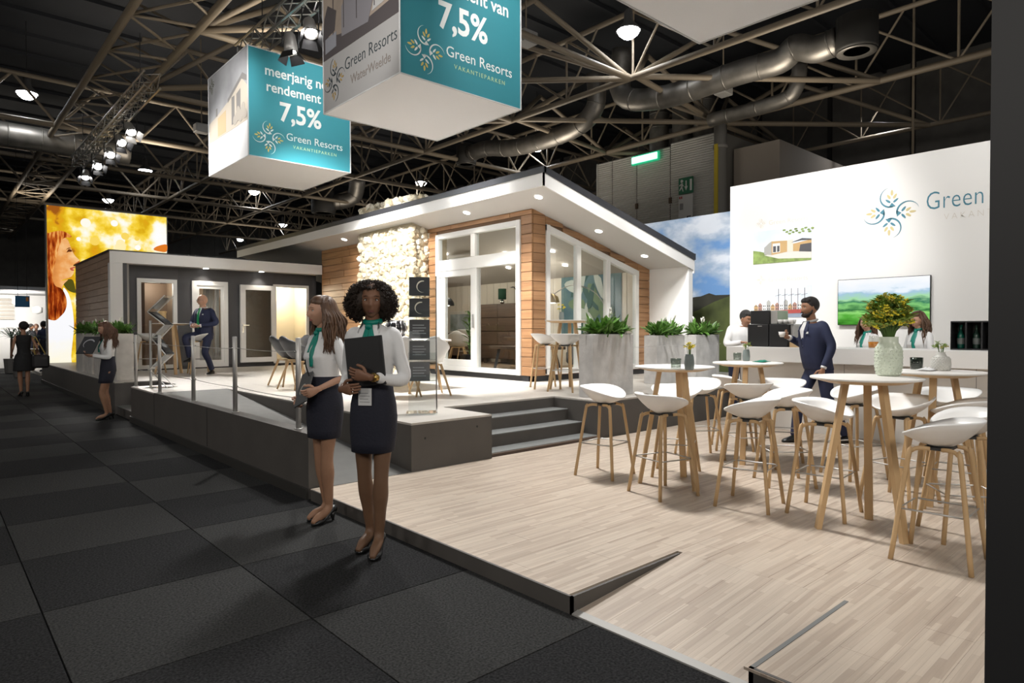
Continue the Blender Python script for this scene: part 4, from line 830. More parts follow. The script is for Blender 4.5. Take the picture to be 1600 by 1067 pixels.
area(t1, fs, [(1.1, 1.22), (1.85, 1.5), (2.05, 1.4), (2.05, 1.3), (1.8, 1.4), (1.1, 1.15)], mat('print_roof', (.2, .19, .18), .8), 2); area(t1, fs, [(1.3, .7), (1.45, .7), (1.45, 1.2), (1.3, 1.2)], MATS['print_roof'], 2); area(t1, fs, [(.55, .65), (1.0, .65), (1.0, 1.05), (.55, 1.0)], mat('print_warm_window', (.5, .38, .22), .8), 2); area(t1, fs, [(.45, 1.05), (.53, 1.05), (.53, 1.2), (.45, 1.2)], MATS['print_roof'], 2); area(t1, fs, [(1.55, .7), (1.75, .7), (1.75, 1.25), (1.55, 1.2)], MATS['print_roof'], 2)
for k in range(7): area(t1, fs, leaf2(1.5+.08*k, .75+.05*(k % 3), k, .25, .18), mat('print_rock', (.38, .34, .29), .8), 3+.4*k, 'print_stone')
emblem(fs, .22, 1.7, .16, mat('print_dark_olive', (.12, .12, .08), .8), MATS['print_dark_olive'], t1, .008)
t2, ff, fs = cube('middle banner cube with teal front and grey harbour photo side', 4.215, 6.64, 1.98, 2)
BO = mat('print_boat_dark', (.06, .05, .05), .8); BOL = mat('print_boat_pale', (.38, .37, .36), .8); DUSK = mat('print_dusk', (.3, .24, .19), .8, nscale=1.5, namt=.3)
area(t2, fs, [(0, .72), (1.98, .72), (1.98, CH), (0, CH)], DUSK, 0)
area(t2, fs, [(0, .72), (1.98, .72), (1.98, .95), (1.2, .9), (.5, .95), (0, 1.05)], BO, 1); area(t2, fs, [(.0, 1.0), (.35, 1.05), (.4, 1.3), (.15, 1.45), (.05, 1.3)], BO, 2); area(t2, fs, [(.55, .9), (1.25, .85), (1.45, 1.25), (1.3, 1.42), (.8, 1.5), (.55, 1.3)], mat('print_hull', (.17, .16, .17), .8), 2); area(t2, fs, [(.7, 1.35), (1.2, 1.3), (1.25, 1.38), (.75, 1.5)], BOL, 3); area(t2, fs, [(1.35, .95), (1.98, 1.0), (1.98, 1.45), (1.5, 1.55), (1.42, 1.2)], BOL, 2); area(t2, fs, [(1.5, 1.2), (1.9, 1.2), (1.9, 1.3), (1.5, 1.3)], BO, 3); area(t2, fs, [(.08, .8), (.4, .82), (.4, 1.02), (.08, 1.0)], mat('print_glass', (.22, .22, .24), .8), 3)
for x_ in (.3, .6, .95, 1.4): area(t2, fs, [(x_, 1.0), (x_+.02, 1.0), (x_+.02, CH), (x_, CH)], BO, 3, 'print_mast')
emblem(fs, .33, .38, .28, MATS['print_grey_dark'] if 'print_grey_dark' in MATS else mat('print_grey_dark', (.03, .04, .045), .8), mat('print_dull_gold', (.3, .2, .06), .8), t2)
text('Green Resorts', .23, fs, .62, .42, MATS['print_grey_dark'], t2, align='LEFT', bold=-.002, sx=.95); text('WaterWeelde', .17, fs, .78, .2, mat('print_taupe', (.2, .17, .15), .8), t2, align='LEFT', sx=1.0)
cube('white banner cube cut off by the top of the picture, right of the others', 4.215, 1.88, 1.96, 0)
# ------------------------------------------------------------------ spotlight truss with spotlights
ALU = mat('truss_aluminium', (0.6, 0.58, 0.54), 0.35, 0.9)
def light_truss(label, x, y0, y1, z, w_=.3):
    t = thing('lighting_truss', label, 'truss', (x, y0, z), 0, 'lighting trusses'); n = int((y1-y0)/.3)
    for cx, cz in ((-w_/2, 0), (w_/2, 0), (-w_/2, w_), (w_/2, w_)): b = MB(); b.tube([(cx, 0, cz), (cx, y1-y0, cz)], .024, 6); b.build('chord', ALU, t)
    faces = (((-w_/2, 0), (w_/2, 0)), ((-w_/2, w_), (w_/2, w_)), ((-w_/2, 0), (-w_/2, w_)), ((w_/2, 0), (w_/2, w_)))
    for i in range(n):
        for k, (p, q) in enumerate(faces):
            if (i+k) % 2: p, q = q, p
            o = strut((p[0], .3*i, p[1]), (q[0], .3*i+.3, q[1]), .012, t, 'lacing', RODA)
    for yy in (1.0, y1-y0-1.0): b = MB(); b.tube([(0, yy, w_), (0, yy, 8.0-z)], .01, 5); b.build('hoist_chain', BLACK, t)
RODA = bpy.data.meshes.new('lacing_rod'); RODA.from_pydata([tuple(v.co) for v in ROD.vertices], [], [list(p.vertices) for p in ROD.polygons]); RODA.materials.append(ALU)
light_truss('aluminium lighting truss carrying the far spotlight row, left', 3.6, 15.2, 24.2, 6.55); light_truss('aluminium lighting truss above the banner cubes', 4.75, 0.5, 13.2, 6.75)
LENS = emat('spot_lens_glow', (1.0, .97, .95), 40)
where = ['lowest in the far row on the left', 'second lowest in the far row on the left', 'third lowest in the far row on the left', 'second highest in the far row on the left', 'highest in the far row, with a barn door', 'nearest the middle banner cube, the brightest', 'left of the brightest, above the left banner cube', 'half hidden behind the middle banner cube']
for i, (l_, tg, p_, a_) in enumerate(SPOTS):
    t = thing('stage_spotlight', 'stage spotlight with frame and glowing lens, %s' % where[i], 'spotlight', l_, 0, 'stage spotlights'); d = (V(tg)-V(l_)).normalized(); Rm = d.to_track_quat('-Z', 'Y').to_matrix()
    if i == 6: d = V((0, 0, -1))
    def rs(pts): return [tuple(Rm @ V(p)) for p in pts]
    b = MB(); b.lathe([(.06, .22), (.09, .18), (.11, .0), (.115, -.12), (.1, -.12), (.09, 0.0)], 16, cap=False); b.v = rs(b.v); b.build('lamp_can', STEEL, t, True)
    b = MB(); b.lathe([(.005, -.095), (.095, -.09), (.095, -.06), (.005, -.06)], 16); b.v = rs(b.v); b.build('lens', LENS, t, True)
    b = MB(); b.tube([(-.14, 0, 0), (-.14, 0, .3), (.14, 0, .3), (.14, 0, 0)], .014, 6); b.build('yoke', BLACK, t)
    for k in range(4):
        b = MB(); a = k*PI/2; c, s_ = math.cos(a), math.sin(a); b.add([V((c*.11-s_*.1*e, s_*.11+c*.1*e, -.12)) for e in (-1, 1)]+[V((c*.19-s_*.13*e, s_*.19+c*.13*e, -.26)) for e in (1, -1)], [(0, 1, 2, 3)]); b.v = rs(b.v); b.build('barn_door', BLACK if i != 4 else STEEL, t)
# ================================================================== FURNITURE
SHELL = mat('white_shell_plastic', (0.8, 0.79, 0.77), 0.38)
GSHELL = mat('grey_shell_plastic', (0.06, 0.062, 0.066), 0.45)
def stool_seat_mesh(m):
    b = MB(); N = 28; R = [0.0, .25, .5, .72, .88, 1.0]
    def top(r, a):
        c = math.cos(a)                        # +x is the front
        rim = .095 - .05*c - .012*c*c + .018*abs(math.sin(a))**2
        x = .2*r*c*(1.0 if c > 0 else 1.06); y = .235*r*math.sin(a)*(1-.06*c)
        return V((x-.01, y, .705 + rim*r**2.1 - .012*(1-r)))
    rings = [[top(r, 2*PI*k/N) for k in range(N)] for r in R[1:]]
    und = [[top(r, 2*PI*k/N)*1.0 + V((0, 0, -.012-.022*(1-r))) for k in range(N)] for r in R[1:]]
    vs_ = [top(0, 0)] + [p for r_ in rings for p in r_]; fs = [(0, 1+k, 1+(k+1) % N) for k in range(N)]
    for i in range(len(rings)-1):
        for k in range(N): fs.append((1+i*N+k, 1+(i+1)*N+k, 1+(i+1)*N+(k+1) % N, 1+i*N+(k+1) % N))
    o = len(vs_); vs_ += [top(0, 0)+V((0, 0, -.034))] + [p for r_ in und for p in r_]; fs += [(o, o+1+(k+1) % N, o+1+k) for k in range(N)]
    for i in range(len(und)-1):
        for k in range(N): fs.append((o+1+i*N+k, o+1+i*N+(k+1) % N, o+1+(i+1)*N+(k+1) % N, o+1+(i+1)*N+k))
    a = 1+(len(R)-2)*N; c = o+a
    for k in range(N): fs.append((a+k, c+k, c+(k+1) % N, a+(k+1) % N))
    b.add(vs_, fs); return b.mesh('seat', m, True)
SEAT = stool_seat_mesh(SHELL)
LEGS = []
for sx, sy in ((1, 1), (1, -1), (-1, 1), (-1, -1)):
    b = MB(); b.tube(smooth_path([(sx*.03, sy*.085, .662), (sx*.075, sy*.1, .664), (sx*.115, sy*.118, .648), (sx*.132, sy*.128, .6), (sx*.2, sy*.2, .0)], 4), [.0125]*8+[.0145]*9, 8); LEGS.append(b.mesh('leg', OAK, True))
b = MB(); q = .166; b.tube([(q, q, .305), (q, -q, .305), (-q, -q, .305), (-q, q, .305)], .0055, 6, True); FOOT = b.mesh('foot_ring', STEEL, True)
b = MB(); b.box(-.07, .07, -.09, .09, .655, .672, .004); BRK = b.mesh('seat_bracket', mat('dark_bracket', (.03, .03, .03), .5))
def stool(label, loc, rz, group):
    t = thing('bar_stool', label, 'stool', loc, rz, group); put('seat', SEAT, t); [put('leg', l, t) for l in LEGS]; put('foot_ring', FOOT, t); put('seat_bracket', BRK, t); return t
TTOP = mat('table_top_white', (0.72, 0.69, 0.65), 0.5)
def table_meshes(R, H):
    b = MB(); b.lathe([(R-.004, H-.014), (R, H-.01), (R, H-.003), (R-.004, H)], 48); top = b.mesh('table_top', TTOP, False)
    b = MB(); b.lathe([(R-.11, H-.04), (R-.012, H-.014)], 48); und = b.mesh('top_underside', OAK, False)
    legs = []
    for a_ in (14, 131, 248):
        b = MB(); c = V((math.cos(math.radians(a_)), math.sin(math.radians(a_)), 0)); p = V((-c.y, c.x, 0)); ri = []
        for z, r_, w_, h_ in ((0, .3, .027, .026), (H-.04, .13, .024, .032)): ri.append([tuple(c*(r_+e*h_)+p*(f*w_)+V((0, 0, z))) for e, f in ((-.6, -1), (.6, -1), (.6, 1), (-.6, 1))])
        b.loft(ri); legs.append(b.mesh('leg', OAK))
    return top, und, legs
TM = table_meshes(.345, 1.04)
def bar_table(label, loc, rz, group, tm_=None):
    tp, un, lg = tm_ or TM; t = thing('bar_table', label, 'table', loc, rz, group); put('table_top', tp, t); put('top_underside', un, t); [put('leg', l, t) for l in lg]; return t
GT = 'high tables of the bar'
T1 = V((4.91, 3.3, W_Z)); T3 = V((4.72, 1.66, W_Z)); T2 = atz(1168, 566, 1.11); T2.z = W_Z; T4 = atz(1462, 580, 1.115); T4.z = W_Z
bar_table('round high table with yellow flowers, left of the other bar tables', T1, math.radians(3), GT)
bar_table('round high table with teal napkin in front of the bar counter', T2, 1.2, GT, table_meshes(.35, 1.02))
bar_table('nearest round high table carrying the large embossed vase and bouquet', T3, 0, GT)
bar_table('round high table at the right near the counter with the white knobbly vase', T4, 1.0, GT, table_meshes(.35, 1.025))
def sp(px, py): return atz(px, py, W_Z+.76)
ST = [('leftmost white stool, standing free beside the steps', V((4.74, 3.95, 0)), 1.55*PI+.0),
 ('white stool seen from behind in front of the yellow-flower table', V((4.54, 3.16, 0)), -.25),
 ('white stool behind the legs of the yellow-flower table', sp(1057, 615), PI+.5),
 ('white stool right behind the yellow-flower table, half hidden', sp(1093, 603), PI+.9),
 ('white stool left of the napkin table near the dark platform side', atz(1144, 597, .85), -.9),
 ('white stool in front of the napkin table, seen from behind', atz(1168, 609, .85), .9),
 ('white stool close to the counter behind the walking man', atz(1222, 604, .85), 3.6),
 ('white stool in the middle front, back to the camera, left of the vase table', V((4.74, 2.5, 0)), 1.75),
 ('white stool turned towards the counter just left of the walking man', V((5.64, 2.65, 0)), 2.35),
 ('white stool left of the vase table', V((4.95, 2.02, 0)), 3*PI/2+.08),
 ('white stool behind the vase table legs', sp(1406, 633), 2.9),
 ('white stool under the knobbly-vase table, cut by the black panel', sp(1500, 638), 1.7),
 ('white stool at the black panel behind the nearest stool', sp(1508, 658), 2.2),
 ('nearest white stool in front of the vase table, beside the black panel', V((4.44, 1.15, 0)), 1.6),
 ('white stool behind the knobbly-vase table against the counter', sp(1483, 621), 3.3),
 ('white stool in front of the counter right of the walking man', sp(1335, 616), 2.6)]
for l_, p, a in ST: stool(l_, (p.x, p.y, W_Z), a, 'white bar stools on the laminate floor')
# terrace bar sets
bar_table('round high table before the gable window of the lodge', (7.25, 6.75, P_Z), .4, 'high tables on the terrace', table_meshes(.36, 1.04))
GSX = 'white bar stools on the terrace'
stool('white stool nearest the lodge corner', (7.05, 7.05, P_Z), -.6, GSX); stool('white stool beside the big concrete planter', (6.93, 6.5, P_Z), .3, GSX)
bar_table('round high table in front of the cabin where the bald man sits', (3.75, 14.6, P_Z), .4, 'high tables on the terrace', TM)
stool('white stool left of the cabin high table', (3.5, 15.15, P_Z), -1.0, GSX)
BST = V((4.22, 14.35, P_Z)); stool('white stool under the bald seated man', BST, PI*.95, GSX)
# ------------------------------------------------------------------ dining set
def shell_chair(label, loc, rz, m, group):
    t = thing('shell_chair', label, 'chair', loc, rz, group); b = MB(); N = 26
    def P_(u, v):    # u: around, v: 0 seat centre..1 rim
        c, s_ = math.cos(u), math.sin(u); h = .36*max(0, -c)**1.3 + .2*max(0, 1-abs(c*1.15))**.8*(c < .55) + .0
        return V((.24*v*c-.02-.05*(h/.36)*v, .27*v*s_, .44+h*v**2.0-.015*(1-v)))
    R = [.3, .55, .75, .9, 1.0]; rings = [[P_(2*PI*k/N, r) for k in range(N)] for r in R]
    inn = [[p+V((0, 0, .014))-V((p.x, p.y, 0))*.05 for p in r_] for r_ in rings[::-1]]
    b.loft(rings+inn); b.build('seat_shell', m, t, True)
    for sx, sy in ((1, 1), (1, -1), (-1, 1), (-1, -1)): b = MB(); b.tube([(sx*.11, sy*.13, .425), (sx*.24, sy*.24, 0)], [.02, .013], 8); b.build('leg', OAK, t, True)
    b = MB(); b.box(-.12, .12, -.14, .14, .41, .428); b.build('seat_frame', OAK, t)
    return t
DC = 'dining chairs on the terrace'
dtb = thing('dining_table', 'wooden dining table on the terrace behind the two hostesses', 'table', (5.5, 9.4, P_Z))
b = MB(); b.box(-.55, .55, -1.3, 1.3, .72, .75, .004); b.build('table_top', TTOP, dtb)
b = MB(); b.box(-.5, .5, -1.25, 1.25, .66, .72); b.build('apron', OAK, dtb)
for sx in (-.45, .45):
    for sy in (-1.15, 1.15): b = MB(); b.tube([(sx*.8, sy*.9, .68), (sx, sy, 0)], [.035, .022], 8); b.build('leg', OAK, dtb)
shell_chair('dark grey shell chair at the dining table, nearest the ramp', (4.25, 9.55, P_Z), .15, GSHELL, DC)
shell_chair('dark grey shell chair at the dining table, second from the ramp', (4.38, 10.25, P_Z), .1, GSHELL, DC)
shell_chair('dark grey shell chair at the far end of the dining table', (5.3, 11.25, P_Z), -1.5, GSHELL, DC)
shell_chair('white shell chair behind the curly-haired hostess', (4.75, 7.55, P_Z), 1.3, SHELL, DC)
shell_chair('white shell chair beside the clear brochure tower', (5.15, 7.4, P_Z), 1.2, SHELL, DC)
def lantern(label, p):
    t = thing('ribbed_bowl', label, 'bowl', p); b = MB()
    b.lathe([(.05, 0), (.12, .03), (.16, .12), (.165, .2), (.13, .29), (.12, .29), (.15, .2), (.145, .12), (.1, .04)], 20); b.build('bowl_body', mat('black_gloss', (.01, .01, .011), .12), t, True)
    for k in range(12): a = 2*PI*k/12; b = MB(); b.tube([((r+.006)*math.cos(a), (r+.006)*math.sin(a), z) for r, z in ((.12, .03), (.16, .12), (.165, .2), (.132, .285))], .006, 5); b.build('rib', CHROME, t, True)
    b = MB(); b.lathe([(.12, .285), (.135, .29), (.135, .3), (.12, .3)], 20); b.build('rim', CHROME, t, True)
lantern('black glossy ribbed bowl on the dining table beside the long-haired hostess', (5.1, 10.35, P_Z+.75)); lantern('black glossy ribbed bowl on the dining table between the two hostesses', (5.55, 8.9, P_Z+.75))
# ------------------------------------------------------------------ railing
ra = thing('cable_railing', 'steel posts with two thin cables along the ramp edge', 'railing', (2.5, 5.65, P_Z))
PY_ = [0, 1.62, 3.1, 4.68, 6.1]
for y in PY_:
    b = MB(); b.lathe([(.024, 0), (.024, .82), (.018, .826)], 14, (0, y, 0)); po = b.build('post', STEEL, ra, True)
    b = MB(); b.lathe([(.04, 0), (.04, .008)], 14, (0, y, 0)); b.build('post_foot', STEEL, po, True)
    for z in (.7, .28): b = MB(); b.tube([(-.032, y, z), (.032, y, z)], .009, 8); b.build('cable_clamp', CHROME, po, True)
for z in (.7, .28):
    b = MB(); b.tube([(0, PY_[0]+(PY_[-1]-PY_[0])*i/24, z-.012*abs(math.sin(PI*i/6))) for i in range(25)], .0035, 5); b.build('cable', STEEL, ra)
pr_ = thing('cable_railing', 'thin wires strung between the three right-hand concrete planters', 'railing', (7.0, 5.7, P_Z))
for z in (.64, .33): b = MB(); b.tube([(.1, 0, z), (3.6, .45, z)], .003, 5); b.build('cable', STEEL, pr_)
for x in (.12, 3.5): b = MB(); b.cyl(x, x*.13, .0, .68, .008, 8); b.build('wire_rod', STEEL, pr_)
# ------------------------------------------------------------------ planters with peace lilies
CONC = mat('concrete_planter', (0.6, 0.59, 0.575), 0.8, nscale=5, namt=.25, bump=.15, bscale=30); CONL = mat('pale_planter', (0.58, 0.55, 0.51), .7, nscale=6, namt=.2)
SOIL = mat('potting_soil', (.03, .02, .015), .95); LEAFM = wood('lily_leaf', (0.16, 0.33, 0.06), (0.07, 0.18, 0.03), .4, (8, 8, 8), .3); PET = mat('lily_white', (.85, .84, .76), .5)
def leaf_mesh(L, W_, droop, name, m):
    b = MB(); n = 7; vs_ = []; fs = []
    for i in range(n+1):
        t = i/n; w_ = W_*math.sin(PI*min(1, .12+.88*t))**.8*(1 if t < .95 else .2); x = L*t*(1-.25*droop*t); z = L*(.75*t-droop*t*t)
        vs_ += [(x, -w_/2, z+.1*w_), (x, 0, z-.12*w_), (x, w_/2, z+.1*w_)]
    for i in range(n):
        for k in (0, 1): a = i*3+k; fs.append((a, a+1, a+4, a+3))
    b.add(vs_, fs); return b.mesh(name, m, True)
LFS = [leaf_mesh(.28, .085, .4, 'leaf', LEAFM), leaf_mesh(.26, .08, .8, 'leaf', LEAFM), leaf_mesh(.32, .08, .25, 'leaf', LEAFM)]
def spathe():
    b = MB(); b.tube([(0, 0, 0), (.01, 0, .2), (.03, 0, .33)], .005, 5); n = 6; vs_ = []; fs = []
    for i in range(n+1):
        t = i/n; w_ = .042*math.sin(PI*min(1, .1+.9*t)); vs_ += [(.03+.03*t-.03, -w_/2, .33+.12*t), (.045+.03*t, 0, .325+.12*t), (.03+.03*t-.03, w_/2, .33+.12*t)]
    for i in range(n):
        for k in (0, 1): a = i*3+k; fs.append((a, a+1, a+4, a+3))
    b.mi = 1; b.add(vs_, fs); return b.mesh('flower', [LEAFM, PET], True)
SPA = spathe()
def planter(label, x0, x1, y0, y1, h, m, seed, plabel, nleaf, nfl, group, indiv=True, sc=1.0):
    t = thing('planter', label, 'planter', ((x0+x1)/2, (y0+y1)/2, P_Z), 0, group); hx, hy = (x1-x0)/2, (y1-y0)/2
    b = MB(); b.box(-hx, hx, -hy, hy, 0, h, .006); b.build('planter_box', m, t); b = MB(); b.box(-hx+.02, hx-.02, -hy+.02, hy-.02, h, h+.006); b.build('soil', SOIL, t)
    p = thing('peace_lily', plabel, 'plant', ((x0+x1)/2, (y0+y1)/2, P_Z+h+.006), 0, 'peace lilies in planters'); r_ = random.Random(seed); mb = MB()
    for k in range(nleaf):
        cx, cy = r_.uniform(-hx*.75, hx*.75), r_.uniform(-hy*.6, hy*.6); a = math.atan2(cy/hy*.9+r_.uniform(-1, 1), cx/hx*1.2+r_.uniform(-1, 1)); s_ = r_.uniform(.6, 1.1)*sc; me = LFS[r_.randrange(3)]; rot = (r_.uniform(-.5, .5), r_.uniform(-1.0, .35), a)
        if indiv: put('leaf', me, p, (cx, cy, 0), rot, (s_, s_, s_))
        else:
            M = Matrix.Translation((cx, cy, 0)) @ (Matrix.Rotation(rot[2], 4, 'Z') @ Matrix.Rotation(rot[1], 4, 'Y')) @ Matrix.Scale(s_, 4); mb.add([M @ v.co for v in me.vertices], [list(f.vertices) for f in me.polygons])
    if not indiv: o = mb.build('foliage', LEAFM, p, True); o['kind'] = 'stuff'
    for k in range(nfl): s_ = r_.uniform(.75, 1.0)*sc; put('flower', SPA, p, (r_.uniform(-hx*.7, hx*.7), r_.uniform(-hy*.5, hy*.5), 0), (r_.uniform(-.2, .2), r_.uniform(-.2, .3), r_.uniform(0, 6)), (s_, s_, s_))
GP = 'concrete planters along the front of the lodge'
planter('large grey concrete planter at the top of the steps', 6.47, 7.31, 5.58, 5.84, .835, CONC, 1, 'peace lily in the planter at the top of the steps', 210, 2, GP, True, .86)
planter('grey concrete planter in the middle, before the white lodge fin', 8.88, 9.68, 6.3, 6.56, .8, CONC, 2, 'peace lily with two blooms before the white lodge fin', 180, 3, GP, True, .86)
planter('grey concrete planter before the landscape wall', 10.35, 11.15, 6.5, 6.76, .8, CONC, 3, 'peace lily before the printed hills', 180, 4, GP, True, .86)
GL = 'pale planters in a row on the far platform'
for i, (y0, w_) in enumerate(((16.6, 'farthest, beside the lightbox'), (15.55, 'second from the lightbox'), (14.5, 'third from the lightbox'), (13.3, 'nearest, behind the folder-reading hostess'))):
    planter('pale tall planter in the row by the cabin, %s' % w_, 2.52, 2.8, y0, y0+.82, .84, CONL, 20+i, 'leafy peace lily in the planter %s' % w_, 260, 3, GL, False, .72)
# ------------------------------------------------------------------ table decorations
SMOKE = glassmat('smoky_glass', (.72, .76, .73), .12); VASEG = mat('pale_green_vase', (.62, .68, .56), .25); KNOB = mat('knobbly_ceramic', (.55, .54, .5), .5); SMKV = mat('smoke_blue_vase', (.28, .33, .32), .2, trans=.35)
def tumbler(label, p, r=.045, h=.085, m=None, fill=True):
    t = thing('tealight_glass', label, 'glass', p); b = MB(); b.lathe([(r*.9, 0), (r, h), (r*.93, h), (r*.83, .01)], 18); b.build('glass_body', m or SMOKE, t, True)
    if fill: b = MB(); b.lathe([(r*.5, .0105), (r*.5, .025), (.003, .027)], 12); b.build('tealight', WHITE, t)
YEL = mat('yellow_blossom', (.75, .6, .03), .6); GRS = mat('sprig_green', (.2, .3, .04), .6); STEMG = mat('stem_green', (.08, .15, .03), .6)
def blossom_mesh(m, name='blossom', n=16, R=.03, seed=1):
    r_ = random.Random(seed); b = MB()
    for k in range(n):
        v = V((r_.gauss(0, 1), r_.gauss(0, 1), abs(r_.gauss(0, .7)))).normalized()*R*r_.uniform(.4, 1); bm = bmesh.new(); bmesh.ops.create_icosphere(bm, subdivisions=1, radius=R*.23)
        for q in bm.verts: q.co += v
        b.addbm(bm)
    return b.mesh(name, m)
BY = [blossom_mesh(YEL, seed=i) for i in range(3)]; BG = [blossom_mesh(GRS, 'bud_cluster', 12, .026, 8), blossom_mesh(mat('olive_bud', (.3, .27, .03), .6), 'bud_cluster', 12, .028, 9)]
def posy(label, p, prof, vm, nst, H, R, meshes, seed, vname='bud_vase', bcat='flowers', knob=False, vl='small vase'):
    t = thing(vname, vl, 'vase', p); b = MB(); b.lathe(prof, 24); b.build('vase_body', vm, t, True); top = prof[-1][1]; hmax = max(z for r, z in prof)
    if knob:
        bb = MB(); r0 = max(r for r, z in prof)
        for i in range(9):
            for k in range(18):
                z = hmax*(.06+.082*i)
                if z > hmax*.72: continue
                a = 2*PI*(k+.5*(i % 2))/18; rr = next(p0[0]+(p1[0]-p0[0])*(z-p0[1])/max(1e-6, p1[1]-p0[1]) for p0, p1 in zip(prof, prof[1:]) if p0[1] <= z <= p1[1])*.95; bb.ball((rr*math.cos(a), rr*math.sin(a), z), r0*.105, (1, 1, 1), 6, 4)
        o = bb.build('knob_relief', vm, t, True); o['kind'] = 'stuff'
    f = thing('flower_posy', label, bcat, (p[0], p[1], p[2]+.012)); r_ = random.Random(seed); st = MB(); lv_ = MB()
    for k in range(nst):
        a = r_.uniform(0, 2*PI); d = R*math.sqrt(r_.random()); z = hmax+H*r_.uniform(.3 if R > .1 else .45, 1.0)*(1-.35*(d/R)**2); tip = V((d*math.cos(a), d*math.sin(a), z)); nk = min(r for r, z_ in prof[1:])*.6
        q = [V((.012*math.cos(a), .012*math.sin(a), .01)), V((nk*math.cos(a), nk*math.sin(a), hmax*.95)), (tip+V((nk*math.cos(a), nk*math.sin(a), hmax)))*.5+V((0, 0, .02)), tip]
        st.tube(smooth_path(q, 3), .0018 if R < .1 else .0026, 4); m_ = meshes[r_.randrange(len(meshes))]; s_ = (1.0 if R > .1 else .6)*r_.uniform(.7, 1.15)
        put(m_.name.split('.')[0], m_, f, tip-V((0, 0, .01)), (r_.uniform(-.5, .5), r_.uniform(-.5, .5), a), (s_, s_, s_))
        for j in range(7 if R > .1 else 2):
            c = q[2].lerp(tip, r_.random()) ; a2 = r_.uniform(0, 6); l_ = (.07 if R > .1 else .03)*r_.uniform(.6, 1.2); dx, dy = math.cos(a2), math.sin(a2); w_ = l_*.16
            lv_.add([c, c+V((dx*l_*.5-dy*w_, dy*l_*.5+dx*w_, l_*.3)), c+V((dx*l_, dy*l_, l_*.35)), c+V((dx*l_*.5+dy*w_, dy*l_*.5-dx*w_, l_*.3))], [(0, 1, 2, 3)])
    o = st.build('stems', STEMG, f); o['kind'] = 'stuff'; o = lv_.build('foliage', GRS, f); o['kind'] = 'stuff'; return t
TZ1, TZ2, TZ3, TZ4 = W_Z+1.04, W_Z+1.02, W_Z+1.04, W_Z+1.025
small = [(.03, 0), (.036, .01), (.04, .05), (.036, .1), (.03, .12), (.031, .125), (.026, .12), (.03, .06)]
p = atz(1056, 576, TZ1); tumbler('smoky tealight glass beside the yellow flowers', p)
p = atz(1077, 578, TZ1); posy('small yellow flowers in the smoke-blue bud vase', p, small, SMKV, 9, .1, .055, BY, 3, vl='smoke-blue bud vase holding yellow flowers')
p = atz(1152, 563, TZ2); tumbler('smoky tealight glass on the napkin table', p); p = atz(1166, 564, TZ2); posy('green sprigs in the bud vase on the napkin table', p, small, SMKV, 8, .07, .05, BG, 4, vl='smoke-blue bud vase with green sprigs')
p = atz(1432, 577, TZ4); tumbler('dark smoky tealight glass on the table right of the big vase', p, .05, .1, glassmat('dark_smoky_glass', (.4, .43, .4), .1))
p = atz(1470, 579, TZ4); posy('green sprigs in the white knobbly vase', p, [(.06, 0), (.066, .01), (.07, .05), (.066, .1), (.04, .12), (.03, .14), (.032, .15), (.026, .148), (.03, .1)], KNOB, 12, .08, .06, BG, 5, 'knobbly_vase', knob=True, vl='round white knobbly vase with a short neck')
p = V((4.745, 1.625, TZ3)); p = atz(1388, 587, TZ3)
posy('large bouquet of yellow-green flowers in the embossed vase', p, [(.065, 0), (.075, .012), (.084, .06), (.086, .13), (.083, .185), (.07, .215), (.06, .23), (.059, .262), (.062, .27), (.053, .266), (.054, .2), (.065, .05)], VASEG, 170, .29, .145, [BY[0], BG[0], BG[1], BY[1], BG[1]], 6, 'embossed_vase', knob=True, vl='large pale green embossed vase on the nearest table')
def napkin(label, p, m, r_, name='napkin'):
    t = thing(name, label, 'napkin', p); b = MB(); R3 = random.Random(r_); n = 9; vs_ = []; fs = []
    for i in range(n+1):
        for j in range(n+1): vs_.append(((i/n-.5)*.17, (j/n-.5)*.12, .006+.022*R3.random()*math.sin(PI*i/n)*math.sin(PI*j/n)+.012*math.sin(i*1.3)*math.sin(PI*j/n)**2*.5+.004))
    for i in range(n):
        for j in range(n): a = i*(n+1)+j; fs.append((a, a+1, a+n+2, a+n+1))
    b.add(vs_, fs); o = b.build('folded_cloth', m, t, True); o.modifiers.new('thick', 'SOLIDIFY').thickness = .004
napkin('crumpled teal napkin on the table before the counter', atz(1190, 566, TZ2), mat('teal_cloth', (.0, .16, .1), .8), 1); napkin('crumpled white and black napkin beside the knobbly vase', atz(1448, 579, TZ4), mat('white_cloth', (.7, .7, .7), .8), 2)
# ------------------------------------------------------------------ on the counter
CTZ = 1.215
cm = thing('coffee_machine', 'large black coffee machine on the left end of the bar counter', 'coffee machine', (8.75, 4.26, CTZ))
def cmb(n, m, *a, c=.006): b = MB(); b.box(*a, c); return b.build(n, m, cm)
cmb('machine_body', BLACK, -.18, .25, -.0, .3, 0, .31); cmb('fridge_unit', BLACK, -.18, .25, -.27, -.01, 0, .31); cmb('top_housing', BLACK, -.16, .22, .0, .27, .313, .5); cmb('steel_side', STEEL, -.12, .2, -.1, -.002, .313, .5); cmb('logo_plate', STEEL, -.183, -.18, .09, .15, .28, .29, c=0)
cmb('side_panel', mat('grey_plastic', (.45, .45, .44), .5), -.1, .2, -.33, -.272, 0, .3)
g = 0
for i in range(4):
    for k in range(2):
        t = thing('coffee_cup', 'white cup in the %s row on the coffee machine, %s from its black housing' % (('front', 'back')[k], ('nearest', 'second', 'third', 'farthest')[i]), 'cup', (8.64+.08*k, 4.2-.075*i, CTZ+(.502 if i < 1 else .312)), 0, 'white cups on the coffee machine') if i else None
        if t: 
            b = MB(); b.lathe([(.02, 0), (.03, .03), (.034, .06), (.031, .06), (.02, .01)], 14); b.build('cup_body', WHITE, t, True)
p = atx(1209, 520, 8.7)
